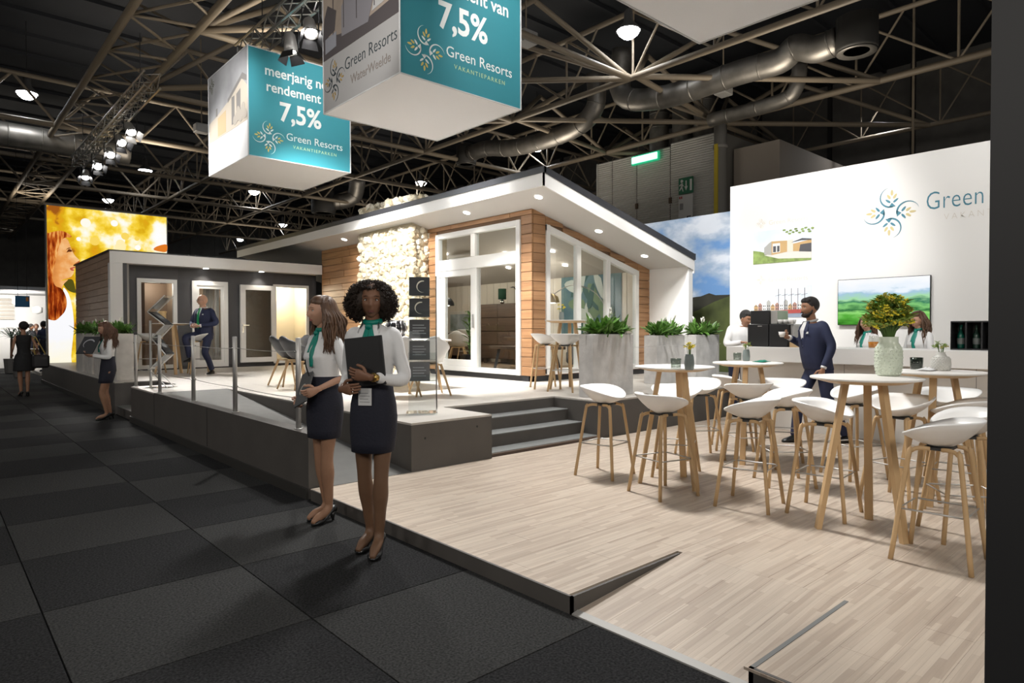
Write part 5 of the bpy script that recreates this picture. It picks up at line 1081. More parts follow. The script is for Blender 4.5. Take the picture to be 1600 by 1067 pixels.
t = thing('bread_tray', 'small pale wooden box at the end of the coffee machine', 'box', (8.6, 3.86, CTZ)); b = MB(); b.box(-.06, .1, -.09, .09, 0, .07, .004); b.build('box_body', OAK, t)
br_ = thing('bottle_rack', 'black bottle rack with open compartments on the counter by the black panel', 'rack', (8.9, 2.18, CTZ))
RW = 1.05
def brb(n, *a): b = MB(); b.box(*a); return b.build(n, BLACK, br_)
brb('rack_back', .14, .16, -RW, 0, 0, .33); brb('rack_top', -.12, .16, -RW, 0, .315, .33); brb('rack_base', -.12, .16, -RW, 0, 0, .015)
for k in range(8): brb('divider', -.12, .16, -.15*k-.008, -.15*k+.008 if k else 0, .015, .315)
BOT = mat('dark_green_bottle', (.01, .03, .02), .12); LAB = mat('bottle_label', (.12, .13, .12), .5)
for k in range(4):
    t = thing('bottle', ['green bottle in the first compartment of the rack', 'dark bottle in the second compartment of the rack', 'dark bottle in the third compartment of the rack', 'dark bottle in the fourth compartment of the rack'][k], 'bottle', (8.9, 2.18-.075-.15*k, CTZ+.015), 0, 'bottles in the black rack')
    b = MB(); b.lathe([(.035, 0), (.037, .01), (.037, .15), (.03, .18), (.014, .21), (.013, .26), (.015, .27), (.004, .272)], 16); b.build('bottle_body', BOT if k else mat('green_bottle', (.0, .06, .04), .15), t, True)
    b = MB(); b.lathe([(.0375, .05), (.0375, .12)], 16, cap=False); b.build('bottle_label', LAB, t, True)
t = thing('glass_jug', 'glass jug of amber drink on the counter behind the bouquet', 'jug', (*atz(1365, 543, CTZ).to_2d(), CTZ)); t.location.x = 8.6; t.location.y = aty(1365, 540, 3.2).y*8.6/atz(1365, 540, CTZ).x if False else atx(1365, 540, 8.6).y
b = MB(); b.lathe([(.05, 0), (.06, .01), (.065, .09), (.05, .15), (.055, .16), (.05, .158), (.045, .15), (.06, .09), (.05, .012)], 18); b.build('jug_glass', glassmat('clear_glass', (.95, .95, .93), .1), t, True)
b = MB(); b.lathe([(.045, .013), (.056, .02), (.06, .085), (.004, .086)], 18); b.build('amber_drink', mat('amber', (.55, .2, .02), .1), t, True)
# ------------------------------------------------------------------ brochure racks
zr = thing('zigzag_brochure_rack', 'folded zigzag brochure rack with steel post on the terrace by the railing', 'brochure rack', (2.72, 11.2, P_Z), YAW-PI/2)
S = .0099; zg = [(277, 461), (250, 487), (276, 507), (256, 528), (277, 553), (250, 577)]
def zz(p): return ((p[0]-262)*S, (606-p[1])*S)
TRAY = mat('dark_acrylic_tray', (.06, .06, .065), .15, .3)
for i in range(5):
    a, c = zz(zg[i]), zz(zg[i+1]); b = MB(); d = V((c[0]-a[0], 0, c[1]-a[1])).normalized(); n_ = V((-d.z, 0, d.x))*.008
    b.loft([[V((a[0], y, a[1])), V((a[0], y, a[1]))+n_, V((c[0], y, c[1]))+n_, V((c[0], y, c[1]))] for y in (-.13, .13)]); b.build('tray', TRAY if i % 2 else ACRYL, zr)
    for s_ in (-.13, .13): b = MB(); b.tube([(a[0], s_, a[1]), (c[0], s_, c[1])], .009, 6); b.build('tray_rail', STEEL, zr)
for px in (247,): b = MB(); b.tube([((247-262)*S, 0, 0), ((247-262)*S, 0, (606-500)*S)], .02, 8); b.build('post', STEEL, zr)
for s_ in (-.1, .1): b = MB(); b.tube([zz((254, 580))[0:1]+(s_,)+zz((254, 580))[1:], (.16, s_, .01)], .008, 6); b.build('foot_strut', STEEL, zr)
b = MB(); b.box(-.2, .2, -.14, .14, 0, .008, .002); b.build('foot_plate', ACRYL, zr)
BRO = mat('black_brochure_paper', (.014, .015, .017), .35); BRP = mat('grey_brochure_print', (.25, .27, .28), .5)
for i, k in enumerate((0, 1, 2, 3, 4)):
    a, c = zz(zg[k]), zz(zg[k+1]); R_ = Matrix.Rotation(zr.rotation_euler.z, 3, 'Z'); m_ = V(((a[0]+c[0])/2, 0, (a[1]+c[1])/2)); d = V((c[0]-a[0], 0, c[1]-a[1])).normalized()
    if d.x < 0: d = -d
    n_ = d.cross(V((0, 1, 0))); n_ = n_ if n_.z > 0 else -n_
    t = thing('brochure', 'dark brochure on the %s of the zigzag rack' % ('top tray', 'second tray', 'third tray', 'fourth tray', 'lowest tray')[i], 'brochure', zr.location + R_ @ (m_+n_*.01), zr.rotation_euler.z, 'brochures on the zigzag rack')
    fr = (V((0, 0, 0)), d, V((0, 1, 0)), n_); b = MB(); b.prism([(-.12, -.1), (.12, -.1), (.12, .1), (-.12, .1)], fr, 0, .012); b.build('cover', BRO, t); b = MB(); b.prism([(-.08, -.04), (.02, -.06), (.05, .03), (-.03, .06)], fr, .0122, .013); b.build('cover_print', BRP, t)
tw = thing('brochure_tower', 'clear acrylic brochure tower on the corner of the platform', 'brochure rack', (3.93, 5.78, P_Z), YAW-PI/2+.12)
def twb(n, m, *a, c=0): b = MB(); b.box(*a, c); return b.build(n, m, tw)
twb('base_plate', ACRYL, -.17, .16, -.13, .13, 0, .02); twb('back_sheet', ACRYL, -.15, .15, .05, .055, .02, 1.47); twb('side_sheet', ACRYL, .145, .15, -.07, .05, .02, 1.47)
for x in (.15,): b = MB(); b.tube([(x, -.07, .02), (x, -.07, 1.46)], .007, 6); b.build('edge_rod', CHROME, tw); b = MB(); b.tube([(x, .05, .02), (x, .05, 1.46)], .007, 6); b.build('edge_rod', CHROME, tw)
EMB1 = mat('emblem_pale', (.55, .52, .42), .5)
for k in range(5):
    z = .36+.225*k; twb('shelf', ACRYL, -.15, .15, -.07, .05, z-.012, z-.006); twb('pocket_front', ACRYL, -.145, .145, -.075, -.07, z-.006, z+.07)
    R_ = Matrix.Rotation(tw.rotation_euler.z, 3, 'Z')
    t = thing('brochure', 'black brochure in the %s pocket of the clear tower' % ('lowest', 'second lowest', 'middle', 'second highest', 'highest')[k], 'brochure', tw.location+R_ @ V((-.02, -.055, z-.006)), tw.rotation_euler.z, 'brochures in the clear tower')
    b = MB(); b.loft([[(-.115, 0, 0), (.1, 0, 0), (.1, .018, 0), (-.115, .018, 0)], [(-.115, .05, .2), (.1, .05, .2), (.1, .068, .2), (-.115, .068, .2)]]); b.build('cover', BRO, t)
    fr = frame((0, 0, 0), (1, 0, 0), (0, .05, .2)); b = MB()
    if k in (3, 4): b.prism([(x*.09+(.01 if k == 3 else .03), y*.09+.1) for x, y in arc_pts(0, 0, .7, 80, 280, .2)], fr, .001, .002)
    else:
        for j in range(4): b.prism([(-.08, .05+.03*j), (.06-.02*(j % 2), .05+.03*j), (.06-.02*(j % 2), .058+.03*j), (-.08, .058+.03*j)], fr, .001, .002)
    b.build('cover_print', EMB1 if k >= 3 else BRP, t)
# ------------------------------------------------------------------ lodge interior
IZ = P_Z+.07; WAL = wood('dark_walnut', (.13, .08, .05), (.08, .05, .03), .5, (1, 1, 14), .08)
kb = thing('walnut_cabinet', 'tall dark walnut cabinet inside the lodge', 'cabinet', (10.6, 11.9, IZ)); b = MB(); b.box(-.25, .39, -.6, .75, .12, 1.46, .005); b.build('cabinet_body', WAL, kb)
for z in (.14, .47, .8, 1.13):
    for y0, y1 in ((-.59, .07), (.08, .74)): b = MB(); b.box(-.27, -.25, y0, y1, z, z+.31, .004); b.build('drawer_front', WAL, kb)
for y in (-.5, .65): b = MB(); b.box(-.2, -.14, y-.03, y+.03, 0, .12); b.build('leg', WAL, kb)
t = thing('table_lamp', 'small lamp with green shade on the walnut cabinet', 'lamp', (10.6, 12.1, IZ+1.46)); b = MB(); b.lathe([(.09, .12), (.1, .12), (.1, .38), (.09, .38)], 18); b.build('lamp_shade', mat('dark_green_shade', (.01, .06, .03), .7), t, True); b = MB(); b.ball((0, 0, .06), .06, (1, 1, .9), 12, 8); b.build('lamp_base', CHROME, t, True); b = MB(); b.cyl(0, 0, .1, .2, .01, 8); b.build('lamp_stem', CHROME, t)
t = thing('palm_ornament', 'dark spiky ornament on the walnut cabinet', 'ornament', (10.6, 11.55, IZ+1.46)); b = MB()
for k in range(7): a = k*.9; b.tube([(0, 0, .3), (.1*math.cos(a), .1*math.sin(a), .4), (.2*math.cos(a), .2*math.sin(a), .38)], [.008, .012, .002], 5)
b.cyl(0, 0, 0, .3, .03, 8); b.build('ornament_body', BLACK, t)
t = thing('wall_picture', 'wide landscape picture on the lodge interior wall', 'picture', (10.99, 13.8, 1.35)); b = MB(); b.box(-.03, 0, -1.1, 1.0, 0, .62, .008); b.build('picture_frame', mat('pale_frame', (.6, .57, .5), .5), t); b = MB(); b.box(-.034, -.03, -1.02, .92, .08, .54); b.build('picture_sheet', mat('picture_hills', (.2, .24, .2), .7, nscale=3, col2=(.45, .5, .52)), t)
t = thing('pendant_lamp', 'black dome pendant lamp inside the lodge', 'lamp', (9.5, 12.88, 2.05)); b = MB(); b.lathe([(.17, 0), (.16, .08), (.1, .17), (.03, .2), (.02, .2)], 20, cap=False); b.build('lamp_shade', BLACK, t, True); b = MB(); b.ball((0, 0, .03), .07, (1, 1, .6), 10, 6); b.build('bulb', GLOW, t, True); b = MB(); b.tube([(0, 0, .2), (0, 0, 1.0)], .006, 5); b.build('cord', BLACK, t)
t = thing('track_light', 'ceiling track with three bright heads inside the lodge', 'spotlight', (9.0, 11.6, 3.0)); b = MB(); b.box(-.03, .03, -.5, .5, .0, .1); b.build('track', FRAMEW, t)
for y in (-.35, 0, .35): b = MB(); b.lathe([(.03, .1), (.05, 0), (.05, -.06)], 12, (0, y, -.04)); b.build('lamp_head', FRAMEW, t, True); b = MB(); b.lathe([(.04, -.112), (.04, -.105)], 12, (0, y, 0)); b.build('bulb', GLOW, t)
bt = thing('interior_table', 'walnut table with sturdy legs inside the lodge doorway', 'table', (9.4, 10.1, IZ)); b = MB(); b.box(-.4, .4, -.9, .6, .42, .48, .005); b.build('table_top', WAL, bt)
for sx, sy in ((-.3, -.8), (.3, -.8), (-.3, .5), (.3, .5)): b = MB(); b.tube([(sx*.8, sy*.9, .43), (sx*1.1, sy, 0)], .04, 4); b.build('leg', BLACK, bt)
t = thing('sideboard', 'walnut sideboard below the picture in the lodge', 'cabinet', (10.75, 13.7, IZ)); b = MB(); b.box(-.25, .24, -.7, .7, .15, .75, .005); b.build('cabinet_body', WAL, t)
for y in (-.6, .6): b = MB(); b.box(-.2, .2, y-.03, y+.03, 0, .15); b.build('leg', WAL, t)
shell_chair('white shell chair inside the lodge behind the left glass door', (9.3, 12.2, IZ), .8, SHELL, 'chairs inside the lodge'); stool('white stool inside the lodge behind the left glass door', (9.9, 12.6, IZ), .5, 'chairs inside the lodge')
fp = thing('potted_palm', 'tall leafy plant inside the lodge behind the left glass door', 'plant', (8.7, 11.0, IZ)); b = MB(); b.lathe([(.12, 0), (.16, .3), (.14, .3), (.12, .26)], 16); b.build('pot', BLACK, fp, True)
for k in range(26): r_ = random.Random(k); put('leaf', LFS[k % 3], fp, (0, 0, .3+.035*k), (0, r_.uniform(-.4, .2), k*2.4), (.8, .8, .8))
b = MB(); b.tube([(0, 0, .28), (0, 0, 1.2)], .012, 6); b.build('stem', STEMG, fp)
mu = thing('leaf_mural', 'blue-green banana-leaf mural on the lodge wall behind the gable window', 'picture', (10.99, 10.45, 1.3)); fr = frame((0, 0, 0), (0, -1, 0), (0, 0, 1)); W_, H_ = 1.75, 1.37
b = MB(); b.prism([(0, 0), (W_, 0), (W_, H_), (0, H_)], fr, 0, .006); b.build('mural_sheet', mat('mural_blue', (.06, .13, .16), .7, nscale=2.5, col2=(.12, .2, .2)), mu)
rr = random.Random(8)
for k in range(16): b = MB(); b.prism([(min(max(x, .01), W_-.01), min(max(y, .01), H_-.01)) for x, y in leaf2(rr.uniform(.3, 1.5), rr.uniform(.2, 1.2), rr.uniform(0, 6), rr.uniform(.5, .9), rr.uniform(.16, .3))], fr, .006+.001*k, .0065+.001*k); b.build('mural_leaf', (mat('mural_dark', (.03, .09, .08), .7), mat('mural_pale', (.42, .46, .42), .7), mat('mural_green', (.13, .2, .11), .7))[k % 3], mu)
al = thing('arc_lamp', 'thin arc floor lamp with dark shade behind the gable window', 'lamp', (10.35, 8.55, IZ)); b = MB(); b.lathe([(.15, 0), (.15, .02), (.01, .03)], 18); b.build('lamp_base', BLACK, al, True); b = MB(); b.tube(smooth_path([(0, 0, .02), (.02, 0, 1.0), (-.1, .2, 1.55), (-.4, .6, 1.75), (-.6, 1.0, 1.55)], 6), .01, 6); b.build('lamp_arm', STEEL, al, True); b = MB(); b.lathe([(.16, -.1), (.13, .02), (.02, .08)], 18, (-.6, 1.0, 1.5), cap=False); b.build('lamp_shade', mat('brass_shade', (.5, .35, .12), .35, .8), al, True)
t = thing('pendant_lamp', 'brass cone lamp glowing behind the gable window table', 'lamp', (9.1, 9.0, 1.98)); b = MB(); b.lathe([(.16, 0), (.03, .22), (.02, .24)], 20, cap=False); b.build('lamp_shade', MATS['brass_shade'], t, True); b = MB(); b.lathe([(.14, .0), (.14, .008)], 18); b.build('bulb', GLOW, t, True); b = MB(); b.tube([(0, 0, .24), (0, 0, 1.1)], .006, 5); b.build('cord', BLACK, t)
t = thing('armchair', 'grey upholstered armchair behind the gable window', 'armchair', (10.1, 8.95, IZ), 2.2); GREYF = mat('grey_upholstery', (.16, .16, .16), .9)
b = MB(); b.box(-.35, .35, -.35, .35, .12, .42, .06); b.build('seat', GREYF, t); b = MB(); b.box(-.38, -.22, -.38, .38, .3, .95, .07); b.build('backrest', GREYF, t)
for s_ in (-1, 1): b = MB(); b.box(-.3, .32, s_*.36-.06, s_*.36+.06, .2, .6, .05); b.build('armrest', GREYF, t)
for sx in (-.28, .28):
    for sy in (-.28, .28): b = MB(); b.tube([(sx, sy, .14), (sx*1.1, sy*1.1, 0)], .02, 6); b.build('leg', OAK, t)
t = thing('bud_vase', 'bud vase on the terrace high table by the gable window', 'vase', (7.2, 6.85, P_Z+1.04)); b = MB(); b.lathe(small, 20); b.build('vase_body', SMKV, t, True)
f = thing('flower_posy', 'yellow-green sprigs in the vase on the terrace high table', 'flowers', (7.2, 6.85, P_Z+1.05)); rr = random.Random(4)
for k in range(9): a = k*2.4; p = V((.05*math.cos(a), .05*math.sin(a), .15+.08*rr.random())); b = MB(); b.tube([(0, 0, .0), tuple(p)], .002, 4); b.build('stem', STEMG, f); put('blossom', (BY+BG)[k % 5], f, p, (0, 0, 0), (.7, .7, .7))
t = thing('candle_glass', 'amber glass stack on the cabin high table', 'glass', (3.62, 14.7, P_Z+1.04)); b = MB(); b.lathe([(.06, 0), (.07, .02), (.07, .2), (.08, .22), (.08, .25), (.06, .25)], 18); b.build('glass_body', mat('warm_glass', (.6, .42, .2), .3), t, True)
# ------------------------------------------------------------------ far booth on the left
fbx = thing('far_booth', 'bright white exhibition booth far down the aisle at the left edge', 'booth', (2.6, 31.0, 0))
b = MB(); b.box(-3.5, 1.6, 1.0, 1.15, 0, 3.0); b.build('booth_wall', WALLW, fbx); b = MB(); b.box(-3.5, 1.6, -3.0, 1.2, 2.86, 2.98); b.build('booth_fascia', mat('booth_fascia', (.3, .3, .3), .6), fbx); b = MB(); b.box(.15, 3.0, -5.2, 1.0, 0, .1); b.build('booth_floor', TILE, fbx)
b = MB(); b.box(-.2, 1.5, -.3, .1, .1, 1.15); b.build('booth_desk', WHITE, fbx)
for k in range(6): b = MB(); b.box(-.62, .0, .93, .98, 1.9+.14*k, 2.0+.14*k); b.build('shelf', mat('booth_shelf', (.5, .46, .4), .6), fbx)
b = MB(); b.lathe([(.004, 0), (.16, .05), (.16, .25), (.004, .3)], 16, (.62, -.3, 2.1)); b.build('pendant_light', WHITE, fbx, True)
b = MB(); b.lathe([(.03, 0), (.1, .03), (.1, .25), (.03, .28)], 16, (-.05, -.4, 2.45)); b.build('booth_lamp', emat('booth_lamp_glow', (1, .98, .95), 14), fbx, True)
sg = thing('hanging_sign', 'small blue square sign at the far booth', 'sign', (2.45, 27.5, 2.26)); b = MB(); b.box(-.18, .22, 0, .03, 0, .38); b.build('sign_panel', mat('sign_blue', (.02, .14, .3), .6), sg); b = MB(); b.box(.12, .19, -.004, 0, .2, .34); b.build('sign_print', mat('sign_orange', (.5, .2, .03), .6), sg)
for x in (-.1, .15): b = MB(); b.tube([(x, .015, .38), (x, .015, 5.8)], .006, 4); b.build('hanger_wire', BLACK, sg)
point((2.6, 29.5, 2.5), 160, .4, (1, .96, .9)); point((1.6, 30.6, 2.3), 90, .4, (1, .96, .9))
for i, (px, py, lab) in enumerate(((18, 517, 'spiky palm at the left edge of the picture'), (33, 510, 'spiky palm beside the far booth desk'))):
    q = atz(px, 592, 0.1 if i else 0); q = V((q.x, q.y, 0)) * ((25.5 if i else 28.2)/q.y); t = thing('palm', lab, 'plant', (q.x, q.y, 0)); PF = mat('palm_green', (.05, .11, .06), .5); b = MB(); b.lathe([(.18, 0), (.22, .5), (.18, .5)], 12); b.build('pot', mat('palm_pot', (.2, .19, .18), .7), t); b = MB(); b.tube([(0, 0, .45), (.02, 0, 1.2)], .035, 6); b.build('stem', mat('palm_stem', (.12, .08, .05), .8), t)
    for k in range(26): a = k*2.4; e = .2+.9*((k*7) % 10)/10; L_ = .75; b = MB(); b.tube([(.02, 0, 1.2), (.02+L_*.5*math.cos(a)*math.cos(e), L_*.5*math.sin(a)*math.cos(e), 1.2+L_*.55*math.sin(e)), (.02+L_*math.cos(a)*math.cos(e), L_*math.sin(a)*math.cos(e), 1.2+L_*math.sin(e)*.75-.1)], [.012, .02, .003], 4, flat=.3); b.build('leaf', PF, t)
q = atz(58, 594, .1); ft = thing('folding_table', 'folding table with crossed legs at the far booth', 'table', (2.95, 27.2, .1)); b = MB(); b.box(-.3, .35, -.25, .25, .72, .75); b.build('table_top', WHITE, ft)
for y in (-.2, .2):
    for s_ in (-1, 1): b = MB(); b.tube([(s_*.28, y, 0), (-s_*.28, y, .72)], .014, 6); b.build('leg', OAK, ft)
# ================================================================== PEOPLE
def skinmat(n, c, c2): return mat(n, c, .5, nscale=14, col2=c2, spec=.35)
SK_DK = skinmat('brown_skin', (.215, .11, .066), (.185, .09, .054)); SK_LT = skinmat('fair_skin', (.5, .29, .2), (.46, .255, .17)); SK_TN = skinmat('tan_skin', (.36, .19, .115), (.32, .165, .1))
SK_LEG = skinmat('tan_stocking', (.3, .165, .1), (.27, .145, .088)); SK_LEGD = skinmat('bronze_stocking', (.155, .085, .048), (.14, .075, .043))
SHIRT = mat('white_blouse_cotton', (.72, .72, .72), .8, bump=.35, bscale=9); NAVY = mat('navy_skirt_wool', (.008, .009, .02), .8, bump=.15, bscale=60); SUIT = mat('navy_suit_wool', (.012, .018, .055), .75, bump=.2, bscale=12); DRESS = mat('black_dress', (.008, .008, .009), .8)
GREENS = mat('teal_scarf_silk', (0.0, .2, .15), .45, bump=.3, bscale=20); TIE = mat('green_tie', (.01, .3, .1), .5); SHOE = mat('black_shoe_leather', (.008, .008, .008), .3)
EYEW = mat('eye_white', (.6, .58, .55), .3); IRIS = mat('dark_iris', (.02, .012, .008), .2); LIPD = mat('lip_colour_dark', (.14, .045, .035), .45); LIPL = mat('lip_colour_rose', (.36, .12, .1), .45)
def remesh(mb, vox, mats, name, parent, smooth=6, dec=None):
    me = mb.mesh(name, mats); o = put(name, me, None); md = o.modifiers.new('r', 'REMESH'); md.mode = 'VOXEL'; md.voxel_size = vox; md.use_smooth_shade = True
    s_ = o.modifiers.new('s', 'SMOOTH'); s_.iterations = smooth; s_.factor = .5
    if dec: d_ = o.modifiers.new('d', 'DECIMATE'); d_.ratio = dec
    dg = bpy.context.evaluated_depsgraph_get(); m2 = bpy.data.meshes.new_from_object(o.evaluated_get(dg)); o.modifiers.clear(); o.data = m2; bpy.data.meshes.remove(me); m2.name = name
    m2.polygons.foreach_set('use_smooth', [True]*len(m2.polygons)); o.parent = parent; return o
def ell(c, rx, ry, n=20, sq=1.0, tilt=None):   # ring in xy, x depth rx, y width ry
    out = []
    for k in range(n):
        a = 2*PI*k/n; ca, sa = math.cos(a), math.sin(a); p = V((rx*math.copysign(abs(ca)**sq, ca), ry*math.copysign(abs(sa)**sq, sa), 0)); out.append(V(c)+(tilt @ p if tilt else p))
    return out
def limb(mb, pts, radii, n=12, k=5, flat=1.0): mb.tube(smooth_path(pts, k), lerp_list(radii, k), n, flat=flat)
def head_mesh(mb, M, male=False, ears=True):
    """a sculpted head about its centre: x forward, z up; the eyes sit at z=0"""
    g = lambda y, z, y0, z0, sy, sz: math.exp(-((y-y0)/sy)**2-((z-z0)/sz)**2)
    NU, NV = 44, 34; vs_ = []; fs = []
    for i in range(NV+1):
        th = PI*i/NV; z = math.cos(th); r = math.sin(th)
        for k in range(NU):
            a = 2*PI*k/NU; c, s_ = math.cos(a), math.sin(a); Z = z*.116; Y = r*s_*.074; X = r*c*(.092 if c > 0 else .1)
            if Z < 0:
                t = min(1, -Z/.116); Y *= 1-(.34 if not male else .24)*t**1.6
                if c < 0: X *= 1-.45*t**1.4
                else: X *= 1-.06*t**2
            if c > 0.05:
                f = min(1, (c-.05)*3)
                X += f*(.0175*g(Y, Z, 0, -.036, .0115, .012)+.0115*g(Y, Z, 0, -.016, .009, .02)                      # nose tip, bridge
                      + .006*g(Y, Z, .0, .026, .045, .011) - .0125*(g(Y, Z, .031, .002, .017, .013)+g(Y, Z, -.031, .002, .017, .013))   # brow, sockets
                      + .006*(g(Y, Z, .042, -.028, .018, .016)+g(Y, Z, -.042, -.028, .018, .016))                    # cheeks
                      + .0075*g(Y, Z, 0, -.069, .02, .011) - .004*g(Y, Z, 0, -.083, .022, .006) + .009*g(Y, Z, 0, -.101, .02, .014)
                      + .006*(g(Y, Z, .011, -.042, .006, .007)+g(Y, Z, -.011, -.042, .006, .007)))
            vs_.append(M @ V((X, Y, Z)))
    for i in range(NV):
        for k in range(NU): fs.append((i*NU+k, i*NU+(k+1) % NU, (i+1)*NU+(k+1) % NU, (i+1)*NU+k))
    mb.add(vs_, fs)
    if ears:
        for s_ in (-1, 1):
            c = M @ V((-.004, s_*.073, -.012)); mb.ball(c, .03, (.55, .22, 1.05), 10, 8, M.to_3x3() @ Matrix.Rotation(s_*.25, 3, 'Z'))
def face_parts(M, parent, lip, brow, glasses=False):
    R3 = M.to_3x3()
    for s_ in (-1, 1):
        b = MB(); b.ball(M @ V((.0655, s_*.031, .0015)), .0115, (1, 1, .72), 12, 8, R3); e = b.build('eye', EYEW, parent, True)
        b = MB(); b.ball(M @ V((.0737, s_*.0305, .0015)), .0052, (.75, 1, 1), 10, 6, R3); b.build('iris', IRIS, e, True)
        b = MB(); b.tube([M @ V(p) for p in ((.0715, s_*.017, .0065), (.0778, s_*.03, .0095), (.07, s_*.046, .0045))], [.0012, .0022, .0012], 6); b.build('eyelid', brow, e, True)
        b = MB(); b.tube([M @ V(p) for p in ((.089, s_*.012, .0225), (.0865, s_*.03, .0275), (.075, s_*.05, .023))], [.0032, .0034, .0012], 6, flat=.6); b.build('eyebrow', brow, parent, True)
    b = MB()
    for z0, h in ((-.0655, .0042), (-.0735, .005)): b.tube([M @ V(p) for p in ((.068, -.022, -.0685), (.0775, -.01, z0), (.0795, 0, z0-.0006*(1 if h < .0045 else 0)), (.0775, .01, z0), (.068, .022, -.0685))], [.001, h*.85, h, h*.85, .001], 8)
    b.build('lips', lip, parent, True)
    if glasses:
        b = MB()
        for s_ in (-1, 1): b.tube([M @ V((.1, s_*(.032+.022*math.cos(2*PI*k/14)), .0+.016*math.sin(2*PI*k/14))) for k in range(14)], .0016, 5, True); b.tube([M @ V(p) for p in ((.1, s_*.053, .004), (.0, s_*.077, .004))], .0016, 5)
        b.tube([M @ V((.1, -.01, .003)), M @ V((.103, 0, .005)), M @ V((.1, .01, .003))], .0016, 5); b.build('spectacles', IRIS, parent, True)
def hand(mb, w_, d, n_, thumb, curl=.5, s_=1.0, spread=.12):
    """palm plus five separate fingers; d towards the fingertips, n_ out of the palm, thumb = side of the thumb"""
    d = V(d).normalized(); n_ = V(n_); n_ = (n_-d*n_.dot(d)).normalized(); t = V(thumb); t = (t-d*t.dot(d)-n_*t.dot(n_)).normalized(); w_ = V(w_)
    def ring(c, a, b_): return [c+t*(a*math.cos(2*PI*k/12))+n_*(b_*math.sin(2*PI*k/12)) for k in range(12)]
    pl = .088*s_
    mb.loft([ring(w_-d*.025*s_, .023*s_, .019*s_), ring(w_, .024*s_, .018*s_), ring(w_+d*.03*s_, .034*s_, .0165*s_), ring(w_+d*.065*s_, .04*s_, .0145*s_), ring(w_+d*pl, .038*s_, .011*s_)])
    for i, (o, L, r) in enumerate(((.027, .072, .0085), (.0095, .08, .0088), (-.0085, .074, .0084), (-.0265, .058, .0075))):
        base = w_+d*(pl-.012*s_-.006*s_*(i == 3))+t*o*s_; dd = (d+t*(o*spread*9)).normalized(); p = [base]; a = 0; cu = curl*(1+.12*i)
        for seg, q in ((.5, .55), (.3, .75), (.22, .6)):
            a += cu*q; p.append(p[-1]+(dd*math.cos(a)+n_*math.sin(a))*L*seg*s_)
        mb.tube([p[0]-dd*.02*s_]+smooth_path(p, 3), [r*s_]*5+[r*.95*s_]*3+[r*.85*s_]*2+[r*.55*s_], 8)
    b0 = w_+d*.022*s_+t*.022*s_; p = [b0-t*.01*s_, b0+(t*.8+d*.55).normalized()*.034*s_+n_*.004*s_, b0+(t*.8+d*.55).normalized()*.04*s_+(d*.9+t*.15+n_*.5*curl).normalized()*.03*s_, b0+(t*.8+d*.55).normalized()*.04*s_+(d*.9+t*.05+n_*.9*curl).normalized()*.055*s_]
    mb.tube(smooth_path(p, 3), [.0125*s_]*3+[.011*s_]*3+[.0095*s_]*3+[.006*s_], 8)
def frame_head(c, yaw, pitch=0, roll=0, s_=1.0): return Matrix.Translation(c) @ (Matrix.Rotation(yaw, 4, 'Z') @ Matrix.Rotation(-pitch, 4, 'Y') @ Matrix.Rotation(roll, 4, 'X')) @ Matrix.Scale(s_, 4)
def torso_rings(H, f=True, off=0.0, z0=.47, z1=.83, hipx=0.0, lean=0.0):
    P = [(.455, .075, .058, -.004), (.5, .078, .061, -.006), (.545, .075, .056, -.003), (.6, .065, .05, .002), (.64, .063, .05, .003), (.69, .072, .06, .008), (.73, .078, .07, .012), (.77, .082, .06, .006), (.8, .082, .048, .0), (.82, .066, .04, -.003), (.835, .042, .034, -.002)] if f else \
        [(.455, .097, .072, .0), (.5, .1, .077, .0), (.55, .1, .08, .006), (.6, .1, .082, .008), (.65, .103, .08, .008), (.7, .108, .078, .006), (.75, .112, .072, .003), (.79, .108, .06, .0), (.815, .08, .048, -.002), (.835, .044, .04, -.002)]
    return [ell((x*H+hipx+lean*(z-.5)*H, 0, z*H), rx*H+off, ry*H+off, 22, .9) for z, ry, rx, x in P if z0 <= z <= z1+1e-6]
def straps(pts_list, m, name, parent, r): 
    b = MB()
    for p in pts_list: b.tube(p, r, 8)
    return b.build(name, m, parent, True)
def pump(p, parent, ank, toe, heel=.075, m=None, mens=False, z0=0.0):
    """a shoe from heel to toe along the floor"""
    a = V((ank[0], ank[1], 0)); t = V((toe[0], toe[1], 0)); d = (t-a).normalized(); s_ = V((-d.y, d.x, 0)); L = (t-a).length+.055; h = a-d*.055; b = MB()
    rows = []
    for u, w_, zb, zt in ((0, .028, heel, heel+.055), (.12, .034, heel, heel+.06), (.3, .032, heel*.8, heel*.8+.045), (.5, .034, heel*.35, heel*.35+.03), (.65, .041, .004, .036), (.8, .043, 0, .046), (.92, .034, 0, .036), (1.0, .012, .002, .018)) if not mens else ((0, .03, 0, .08), (.15, .037, 0, .1), (.35, .038, 0, .095), (.55, .042, 0, .07), (.75, .048, 0, .055), (.92, .038, 0, .04), (1.0, .016, .004, .022)):
        c = h+d*L*u; rows.append([c+s_*w_*math.cos(2*PI*k/12)+V((0, 0, (zb+zt)/2+(zt-zb)/2*math.sin(2*PI*k/12))) for k in range(12)])
    b.loft(rows); o = b.build('shoe', m or SHOE, parent, True, (0, 0, z0))
    if not mens: b = MB(); c = h+d*.022; b.tube([c+V((0, 0, heel+.01)), c+V((0, 0, heel*.4))-d*.004, c-d*.004], [.022, .011, .009], 8); b.build('heel', m or SHOE, o, True)
    return o
